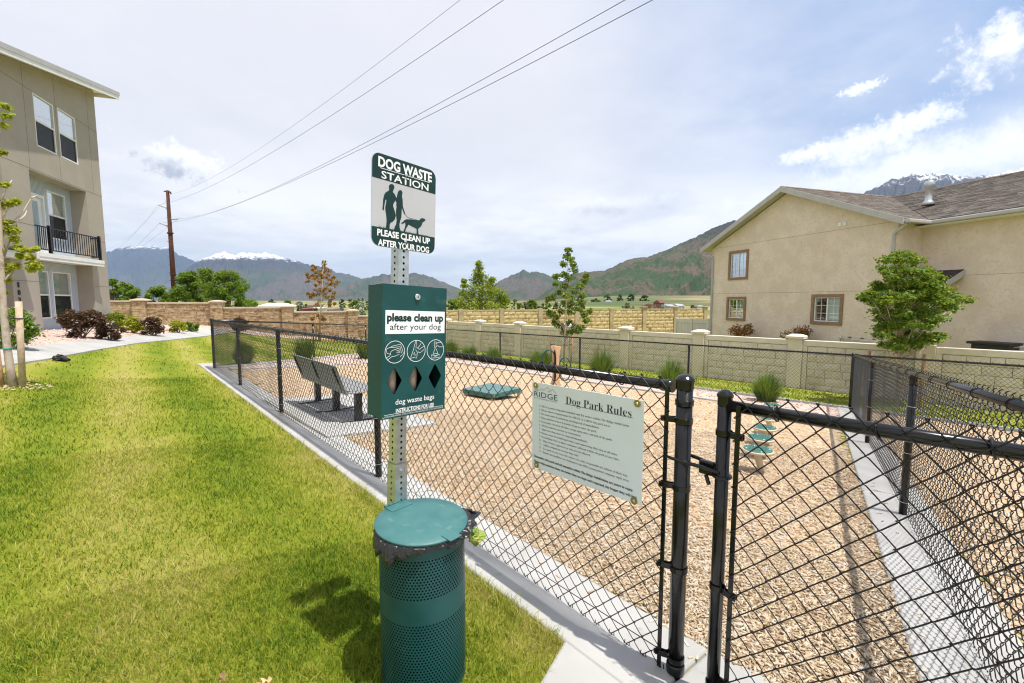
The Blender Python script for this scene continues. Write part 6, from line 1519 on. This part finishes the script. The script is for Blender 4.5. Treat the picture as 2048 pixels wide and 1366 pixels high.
names = ['topmost thin wire running from the pole top across the sky', 'upper wire from the high left insulator of the pole', 'wire from the right insulator of the pole, upper of the close pair', 'wire from the low left insulator of the pole, lower of the close pair']
SPAN = 132.0
for (tip, (uc, tl_), zend, nm, r) in zip(atts, ((920, 62.3), (1007, 64.4), (1250, 68.6), (1305, 69.3)), (22.0, 20.5, 18.5, 17.5), names, (.006, .008, .008, .008)):
    # where the wire leaves the picture fixes its sag and its offset from the pole line
    d_ = ray(uc, 0); y = PP[1]+LD[1]*tl_; cross = EYE+d_*(y/d_[1]); t = thing('power_line', nm, 'wire', tuple(tip), 0, 'power lines strung from the pole')
    dirn = (cross[:2]-tip[:2]); Lc = np.linalg.norm(dirn); dirn /= Lc; fr = Lc/SPAN
    sag = (tip[2]-cross[2])/(4*fr*(1-fr)); pts = []
    for k in range(61): f = k/60*1.0; pts.append((*(tip[:2]+dirn*SPAN*f), tip[2]-4*sag*f*(1-f)))
    MB().tube(pts, r, 5).build('span', 'wire_line', t, True)
    e = np.array([*(PP-LD*168), zend]); pts = [tuple(tip+(e-tip)*f+np.array([0, 0, -4*2.2*f*(1-f)])) for f in np.linspace(0, 1, 30)]
    MB().tube(pts, r*1.15, 5).build('span', 'wire_line', t, True)

# ------------------------------------------------------------------ trees and buildings beyond the walls
def bt_(u, vt, Y, wpx, m, label, lowv=None, n=60, ne=120, size=None, seed=1, group='trees beyond the walls', **kw):
    top_ = at(u, vt, Y); w_ = wpx/FPX*Y; b = np.array([top_[0], Y, -1.9 if Y > 50 else float(T(top_[0], Y))]); h = top_[2]-b[2]
    return big_tree(label, b, w_, h, m, n, ne, size or max(.16, Y*.0042), seed, group, **kw)
bt_(378, 540, 44, 78, 'leaf_green', 'broad green tree directly right of the power pole', seed=31, n=90, ne=170)
bt_(452, 540, 43, 92, 'leaf_green', 'broad green tree with rounded crown second right of the power pole', seed=32, n=95, ne=170)
bt_(410, 534, 47, 80, 'leaf_green', 'taller green tree between the two broad trees right of the pole', seed=33, n=80, ne=150)
bt_(318, 572, 46, 62, 'leaf_green', 'low green tree just left of the power pole', seed=34, n=60, ne=140)
bt_(254, 562, 44, 66, 'leaf_green', 'green tree between the grey building and the low tree', seed=35, n=70, ne=150)
bt_(222, 552, 42, 40, 'leaf_green', 'green tree partly behind the grey building corner', seed=36, n=50, ne=150)
bt_(502, 598, 55, 40, 'leaf_green', 'small green bush tree right of the broad trees', seed=37, n=40, ne=90)
lY = 40.0; lb_ = at(962, 640, lY); lb_[2] = float(T(lb_[0], lb_[1]))
cl = [(957, 527, .5), (959, 536, .7), (955, 546, .8), (962, 549, .7), (950, 560, .9), (965, 558, .9), (958, 568, 1), (975, 568, .8), (984, 560, .6), (945, 576, 1), (968, 578, 1), (982, 574, .9), (928, 562, .4), (928, 572, .5), (925, 586, .8), (938, 590, 1.1), (955, 588, 1.1), (972, 590, 1.1), (988, 586, 1.0), (1000, 584, .9), (1006, 594, .8), (920, 602, .9), (933, 606, 1.1), (950, 606, 1.1), (968, 606, 1.1), (985, 604, 1.1), (1000, 604, 1), (1012, 602, .8), (925, 614, 1), (945, 616, 1.1), (965, 616, 1.1), (985, 615, 1.1), (1005, 613, 1)]
sapling('lime green tree with pointed top standing above the yellow wall', lb_, at(957, 530, lY), cl, lY, 'leaf_lime', 190, .21, .60, 'bark', .14, shape='leaf', depth=1.3, zf=.85)
bt_(905, 596, 70, 40, 'leaf_green', 'dark green tree just right of the bag dispenser', seed=41, n=40, ne=90)
far_list = [(543, 598, 200, 16, 'leaf_dark', 'tiny dark tree left of the white shed roof'), (575, 600, 150, 24, 'leaf_green', 'round green tree right of the white shed roof'), (599, 603, 150, 22, 'leaf_silver', 'pale grey green tree left of the brown roof'), (612, 607, 110, 12, 'leaf_green', 'small green bush in front of the brown roof'), (596, 612, 90, 6, 'leaf_dark', 'tiny dark conifer beside the stone pillar cap'), (684, 598, 170, 14, 'leaf_dark', 'dark round tree right of the orange-leaved tree'), (700, 597, 200, 12, 'leaf_dark', 'dark narrow pine left of the taller pines'), (710, 600, 150, 24, 'leaf_green', 'broad dark green tree behind the pale silvery tree'), (717, 595, 210, 9, 'leaf_dark', 'slim pine rising behind the broad dark tree'), (725, 595, 210, 8, 'leaf_dark', 'tallest slim pine left of the dispenser box'), (722, 604, 80, 30, 'leaf_silver', 'pale silvery round tree left of the dispenser box'), (735, 600, 160, 16, 'leaf_green', 'green tree cut off by the dispenser box'), (684, 610, 120, 10, 'leaf_silver', 'small pale bush between the dark trees'), (660, 598, 160, 12, 'leaf_dark', 'dark tree behind the orange leaves'),
            (1030, 597, 120, 17, 'leaf_green', 'dark round tree right of the lime tree'), (1050, 602, 90, 22, 'leaf_olive', 'olive bush between the dark trees above the yellow wall'), (1064, 599, 100, 30, 'leaf_green', 'wide green bush left of the slender maple'), (1092, 600, 110, 24, 'leaf_green', 'green bush behind the slender maple'), (1112, 604, 120, 18, 'leaf_dark', 'dark bush right behind the slender maple'), (1012, 602, 95, 20, 'leaf_olive', 'low olive bush right of the lime tree base'), (1040, 606, 85, 18, 'leaf_green', 'low green bush just above the yellow wall coping'), (1080, 606, 80, 22, 'leaf_olive', 'low olive bush left of the slender maple trunk'), (1138, 600, 150, 24, 'leaf_green', 'green hedge tree right of the slender maple'), (1160, 604, 140, 22, 'leaf_dark', 'dark low hedge tree at the left end of the green field'), (1190, 597, 420, 22, 'leaf_dark', 'distant hedge along the top of the green field'), (1290, 590, 430, 20, 'leaf_dark', 'fourth distant tree clump on the green field'), (1255, 603, 75, 26, 'leaf_olive', 'olive brown bush above the yellow wall'), (1268, 610, 70, 12, 'leaf_lime', 'small bright bush beside the olive bush'), (1388, 608, 55, 26, 'leaf_olive', 'olive shrub above the yellow wall nearest the beige house'), (1160, 592, 420, 14, 'leaf_dark', 'distant dark tree in the field behind the slender maple'), (1215, 588, 420, 16, 'leaf_dark', 'first distant tree clump on the green field'), (1240, 588, 430, 14, 'leaf_dark', 'second distant tree clump on the green field'), (1262, 588, 430, 18, 'leaf_dark', 'third distant tree clump on the green field')]
for i, (u, v, Y, wp, m, lb) in enumerate(far_list): bt_(u, v, Y, wp, m, lb, seed=60+i, n=34, ne=110, size=max(.2, wp/FPX*Y*.10), trunk=.15, lowf=.1 if wp > 9 else .02)
# bare grey shrub
bs = at(1305, 600, 60); bst = thing('bare_shrub', 'leafless grey shrub above the yellow wall', 'shrub', (bs[0], 60, -1.9)); mb = MB(); r_ = random.Random(3)
for k in range(7):
    bx = bs[0]+r_.uniform(-1.2, 1.2)
    def grow(p, d, L, r, n):
        q = p+d*L; mb.tube([p, (p+q)/2+np.array([r_.uniform(-.1, .1), 0, r_.uniform(-.05, .1)])*L*.4, q], [r, r*.8, r*.55], 4)
        if n:
            for _ in range(3): dd = d+np.array([r_.uniform(-.8, .8), r_.uniform(-.6, .6), r_.uniform(-.35, .5)]); grow(q, dd/np.linalg.norm(dd), L*.68, r*.6, n-1)
    grow(np.array([bx, 60, -1.9]), np.array([r_.uniform(-.5, .5), r_.uniform(-.3, .3), 1.0]), 1.2, .09, 4)
mb.build('twigs', 'twig', bst, True)
def hut(label, u0, u1, vb, vt, Y, mw, mr_, name='far_building', roof=.45, deep=8):
    a = at(u0, vb, Y); b = at(u1, vt, Y); t = thing(name, label, 'building', (a[0], Y, -1.9)); zt = b[2]; zr = zt-(zt-a[2])*roof if False else a[2]+(zt-a[2])*(1-roof); x0, x1 = a[0], b[0]; ym = Y+deep/2
    wl_ = MB().box(x0+.3, x1-.3, Y, Y+deep, -2.2, zr).build('wall', mw, t, True)
    MB().add([(x0, Y-.4, zr-.05), (x1, Y-.4, zr-.05), (x1-(x1-x0)*.12, ym, zt), (x0+(x1-x0)*.12, ym, zt), (x0, Y+deep+.4, zr-.05), (x1, Y+deep+.4, zr-.05)], [(0, 1, 2, 3), (3, 2, 5, 4), (0, 3, 4), (1, 5, 2), (0, 4, 5, 1)]).build('roof', mr_, t, True)
    n = max(1, int((x1-x0)/4))
    for k in range(n): x = x0+.3+(x1-x0-.6)*(k+.5)/n; w_ = MB().box(x-.5, x+.5, Y-.03, Y+.02, zr-1.4, zr-.4).build('window', 'far_grey', t, True)
    return t
hut('white metal shed with teal gable beyond the stone wall', 514, 562, 614, 606, 110, 'shed_white', 'shed_white', roof=.75)
hut('brown roofed house behind the pale tree', 606, 626, 613, 604.5, 140, 'far_wall', 'far_roof', roof=.7)
hut('small orange brick house right of the stone pillar', 597, 607, 620, 616, 100, 'far_red', 'far_red', roof=.5)
hut('low white building left of the orange-leaved tree', 615, 630, 619, 615, 110, 'far_white', 'far_white', roof=.4)
hut('long brown roof right of the orange-leaved tree', 645, 666, 620, 615, 120, 'far_wall', 'far_roof', roof=.7)
hut('pale distant house at the edge of the green field', 1212, 1224, 604, 601, 380, 'far_white', 'far_grey', roof=.6)
hut('red topped barn behind the leafless shrub', 1320, 1331, 612, 600, 150, 'far_red', 'far_red', roof=.5)
for i, (u0, u1, vb, vt, Y) in enumerate([(1330, 1341, 614, 608, 170), (1339, 1350, 614, 609, 175), (1347, 1358, 613, 608, 190), (1354, 1366, 614, 607.5, 180), (1362, 1370, 613, 608, 200), (1402, 1412, 615, 611, 160)]):
    hut(['white house with grey roof nearest the leafless shrub', 'second white house in the far cluster', 'third white house in the far cluster with grey roof', 'largest white house of the far cluster', 'last white house of the far cluster left of the quarry', 'far grey roofed house below the quarry beside the beige house'][i], u0, u1, vb, vt, Y, 'far_white', 'far_grey', roof=.55)
hut('white storage building on the pale quarry slope', 1366, 1376, 604, 600, 600, 'far_white', 'far_white', roof=.3, deep=14)

# ------------------------------------------------------------------ field, quarry, mountains
def fieldmesh():
    V = []; F = []; us = np.linspace(1010, 2600, 60); ts = np.linspace(0, 1, 14)
    for t in ts:
        for u in us:
            Y = 260+t*900; z = -1.95+t*16*sst((u-1010)/250)+(.0 if t < .5 else 0); x = (u-1024)/FPX*Y; V.append((x, Y, z-.2*(t == 0)))
    n = len(us)
    for j in range(len(ts)-1):
        for i in range(n-1): a = j*n+i; F.append((a, a+1, a+n+1, a+n))
    me = bpy.data.meshes.new('field'); me.from_pydata(V, [], F); me.update(); return me
mat('field_green', (.07, .10, .028), .95, (.11, .12, .042), .02, 6, .4, .6, c3=(.30, .24, .12), sc3=.006, lo3=.5, hi3=.62)
tag(finish('field', fieldmesh(), 'field_green', smooth=True), 'pale green field rising towards the mountain foot', None, kind='structure')
q0 = at(1395, 598, 640); mb = MB(); V = []; F = []; r_ = np.random.default_rng(4)
for j in range(10):
    for i in range(30):
        u = 1352+i*12; Y = 620+j*22; z = at(u, 609-9*math.sin(min(1, j/7)*1.57)-2.2*math.sin(i*.35)+.6*math.sin(i*1.3), Y)[2]; V.append(((u-1024)/FPX*Y, Y, z if 0 < j else z-6))
for j in range(9):
    for i in range(29): a = j*30+i; F.append((a, a+1, a+31, a+30))
tag(mb.add(V, F).build('quarry_slope', 'quarry', smooth=True), 'pale cut earth slope beside the beige house', None, kind='structure')

def fbm(x, y, seed, octv=6, ridged=False, lac=2.0, gain=.5):
    g = np.random.default_rng(seed); tot = np.zeros_like(x); amp = 1.0; fr = 1.0; nrm_ = 0
    tab = g.uniform(0, 1, (256, 256))
    for o in range(octv):
        X = x*fr+17.3*o; Y = y*fr+9.1*o; xi = np.floor(X).astype(int); yi = np.floor(Y).astype(int); fx = X-xi; fy = Y-yi; fx = fx*fx*(3-2*fx); fy = fy*fy*(3-2*fy)
        v = lambda a, b: tab[a % 256, b % 256]
        n = (v(xi, yi)*(1-fx)+v(xi+1, yi)*fx)*(1-fy)+(v(xi, yi+1)*(1-fx)+v(xi+1, yi+1)*fx)*fy
        if ridged: n = 1-np.abs(2*n-1)
        tot += amp*n; nrm_ += amp; amp *= gain; fr *= lac
    return tot/nrm_
def mountain(label, prof, D0, foot, seed, m, amp=.35, nu=420, nv=150, base=-8, fr=9.0, spur=1.0, rough=.03, slant=.35, pw=1.15, jag=9.0):
    """a real range: crest distance D0, front slope falls to its foot with ridged spurs, back slope behind"""
    us = np.array([p[0] for p in prof], float); vs = np.array([p[1] for p in prof], float); U = np.linspace(us[0], us[-1], nu)
    Vv = np.interp(U, us, vs); kk = np.array([.25, .5, .25])
    for _ in range(3): Vv = np.convolve(np.pad(Vv, 1, 'edge'), kk, 'valid')
    Vv = Vv+jag*(fbm(U*.06, U*0+.5, seed+3, 5, True)-.6)*np.clip((601-Vv)/40, 0, 1)
    el = np.array([ray(u, v)[2]/ray(u, v)[1] for u, v in zip(U, Vv)]); k = np.array([ray(u, v)[0]/ray(u, v)[1] for u, v in zip(U, Vv)])
    T_ = np.concatenate([np.linspace(-.5, 0, 12)[:-1], np.linspace(0, 1, nv)]); KK, TT = np.meshgrid(k, T_); EE = np.broadcast_to(el, KK.shape)
    Y = np.where(TT < 0, D0*(1-TT*.5), D0+(foot-D0)*TT)
    zr = 1.6+EE*D0
    tt = np.clip(TT, 0, 1)
    sx = KK*fr+TT*slant*spur; rid = fbm(sx*1.0, tt*1.6+3, seed, 6, True, 2.1, .52)-.55; det = fbm(KK*fr*6, tt*9, seed+5, 5)-.5
    H = np.where(TT < 0, zr*(1+TT*1.2), base+(zr-base)*np.power(1-tt, pw))
    envl = np.power(np.clip(tt, 0, 1), .55)*np.clip(1-tt, 0, 1)**.5
    z = H+(zr-base)*amp*rid*envl*1.6+(zr-base)*.20*det*envl+(zr-base)*rough*(fbm(KK*fr*22, tt*30+50, seed+9, 4)-.5)*(TT >= 0)
    z = np.where(TT >= 0, np.minimum(z, 1.6+(EE-.0004)*Y+0*z) if False else z, z)
    # never rise above the crest line as seen from the valley
    lim = 1.6+EE*Y; z = np.where(TT > 0, np.minimum(z, lim-.004*D0*tt), z)
    z = np.where(TT >= .999, base-20, z)
    P_ = np.stack([KK*Y, Y, z], -1).reshape(-1, 3); nr, nc = KK.shape; i, j = np.meshgrid(np.arange(nc-1), np.arange(nr-1)); a = (j*nc+i).ravel(); F_ = np.stack([a, a+1, a+nc+1, a+nc], 1)
    return tag(finish('mountain', np_mesh(P_, F_), m, smooth=True), label, None, kind='structure')
def mtmat(name, low, mid, high, z1, z2, snow=None, ns=.002, sage=(.10, .12, .06)):
    m = bpy.data.materials.new(name); m.use_nodes = True; MAT[name] = m
    t = NT(m.node_tree); b = t.n['Principled BSDF']; b.inputs['Roughness'].default_value = .95; b.inputs['Specular IOR Level'].default_value = .05
    g = t.new('ShaderNodeNewGeometry'); p = g.outputs['Position']; z = t.new('ShaderNodeSeparateXYZ', i0=p).outputs[2]
    nz = t.noise(p, ns, 6, .6); nf = t.noise(p, ns*7, 5, .65); nvf = t.noise(p, ns*30, 4, .7)
    c = t.mix(t.step(t.math('ADD', nz, t.math('MULTIPLY', t.math('SUBTRACT', nf, .5), .6)), .44, .56), (*low, 1), (*mid, 1))
    c = t.mix(t.step(nvf, .52, .64, 0, .85), c, (*sage, 1))
    zz = t.math('ADD', z, t.math('MULTIPLY', t.math('SUBTRACT', nf, .5), (z2-z1)*1.4))
    c = t.mix(t.step(zz, z1, z2), c, t.mix(t.step(nvf, .4, .6), (*high, 1), tuple(x*.6 for x in high)+(1,)))
    if snow:
        sn = t.math('ADD', z, t.math('MULTIPLY', t.math('SUBTRACT', t.noise(p, ns*5, 7, .7), .5), snow[2]))
        c = t.mix(t.step(sn, snow[0], snow[1]), c, (.86, .88, .92, 1))
    t.put(b, 'Base Color', c)
    bp = t.new('ShaderNodeBump', Strength=.6, Distance=40.0 if ns < .003 else 12.0, Height=nf); t.put(b, 'Normal', bp)
mtmat('mt_right', (0.047, 0.074, 0.031), (0.117, 0.090, 0.066), (0.058, 0.053, 0.055), 260, 470, None, .005, (0.023, 0.043, 0.020))
mtmat('mt_snow', (.08, .08, .06), (.12, .10, .09), (.085, .075, .08), 700, 1100, (1560, 1760, 1000), .0022)
mtmat('mt_mid', (0.058, 0.078, 0.035), (0.117, 0.090, 0.070), (0.078, 0.070, 0.066), 300, 560, None, .0028, (0.035, 0.051, 0.023))
mtmat('mt_left', (0.058, 0.078, 0.039), (0.117, 0.090, 0.078), (0.066, 0.058, 0.066), 450, 800, (870, 1010, 620), .0016, (0.035, 0.051, 0.031))
mtmat('mt_far', (0.078, 0.078, 0.066), (0.117, 0.101, 0.094), (0.066, 0.062, 0.074), 500, 1000, (1620, 1850, 620), .0012, (0.047, 0.055, 0.047))
mountain('far blue mountain behind the power pole', [(60, 545), (130, 528), (190, 512), (230, 498), (262, 490), (285, 492), (305, 490), (335, 495), (360, 510), (400, 525), (440, 530), (520, 560), (620, 600)], 15000, 11500, 3, 'mt_far', .36, fr=15, slant=1.1, nu=300, nv=110)
mountain('snow capped range left of the sign post', [(330, 600), (370, 540), (395, 521), (418, 514), (440, 504), (450, 502), (466, 510), (490, 506), (505, 504), (522, 507), (545, 509), (585, 518), (612, 527), (640, 533), (665, 541), (690, 546), (720, 556), (760, 566), (800, 580), (870, 600), (900, 606)], 10500, 7300, 8, 'mt_left', .40, fr=17, slant=1.3, nu=460, nv=170)
mountain('blue ridge running behind the dispenser box', [(560, 606), (640, 590), (690, 572), (720, 560), (745, 553), (765, 549), (800, 545), (830, 545), (860, 552), (900, 568), (950, 590), (1010, 604)], 8200, 6000, 12, 'mt_mid', .40, fr=20, slant=-1.2, nu=360, nv=140)
mountain('small pointed green brown mountain in the gap', [(930, 602), (960, 590), (985, 572), (1010, 555), (1030, 546), (1046, 540), (1060, 543), (1072, 543), (1090, 548), (1112, 556), (1150, 575), (1200, 600)], 6600, 4900, 15, 'mt_mid', .40, fr=22, slant=1.2, nu=320, nv=140)
mountain('snowy peak above the roof of the beige house', [(1480, 440), (1560, 430), (1650, 410), (1700, 396), (1740, 380), (1780, 360), (1825, 346), (1850, 349), (1880, 345), (1930, 352), (1975, 352), (2010, 345), (2048, 334), (2150, 320), (2300, 340), (2500, 420)], 6200, 4300, 22, 'mt_snow', .36, fr=22, nu=380, nv=130)
mountain('long green brown mountain slope left of the beige house', [(1060, 604), (1090, 585), (1120, 565), (1150, 545), (1175, 543), (1210, 541), (1255, 519), (1300, 512), (1335, 500), (1370, 482), (1400, 470), (1430, 455), (1455, 444), (1490, 435), (1540, 410), (1600, 400), (1700, 390), (1850, 400), (2100, 420), (2400, 500)], 2900, 1350, 31, 'mt_right', .44, fr=13, nu=700, nv=260, spur=2.2, slant=1.6, rough=.03, jag=5.0)

# ------------------------------------------------------------------ air
hz = bpy.data.materials.new('haze'); hz.use_nodes = True; MAT['haze'] = hz
t = NT(hz.node_tree); t.n.clear()
vol = t.new('ShaderNodeVolumePrincipled', Color=(.46, .69, 1.0, 1), Density=4.0e-5); vol.inputs['Anisotropy'].default_value = .2
t.new('ShaderNodeOutputMaterial', Volume=vol)
tag(MB().box(-27000, 27000, -6500, 27000, -31, 2250).build('haze', 'haze'), 'thin blue valley haze in front of the far mountains', None, kind='stuff')

# ------------------------------------------------------------------ render settings
sc.render.engine = 'CYCLES'
cy = sc.cycles; cy.max_bounces = 6; cy.diffuse_bounces = 3; cy.glossy_bounces = 3; cy.transmission_bounces = 4; cy.transparent_max_bounces = 12; cy.volume_bounces = 0
cy.caustics_reflective = False; cy.caustics_refractive = False; cy.sample_clamp_indirect = 6; cy.use_adaptive_sampling = True; cy.adaptive_threshold = .01; cy.filter_width = 1.15; cy.use_denoising = True; cy.denoiser = 'OPENIMAGEDENOISE'; cy.denoising_input_passes = 'RGB_ALBEDO_NORMAL'; cy.denoising_prefilter = 'ACCURATE'
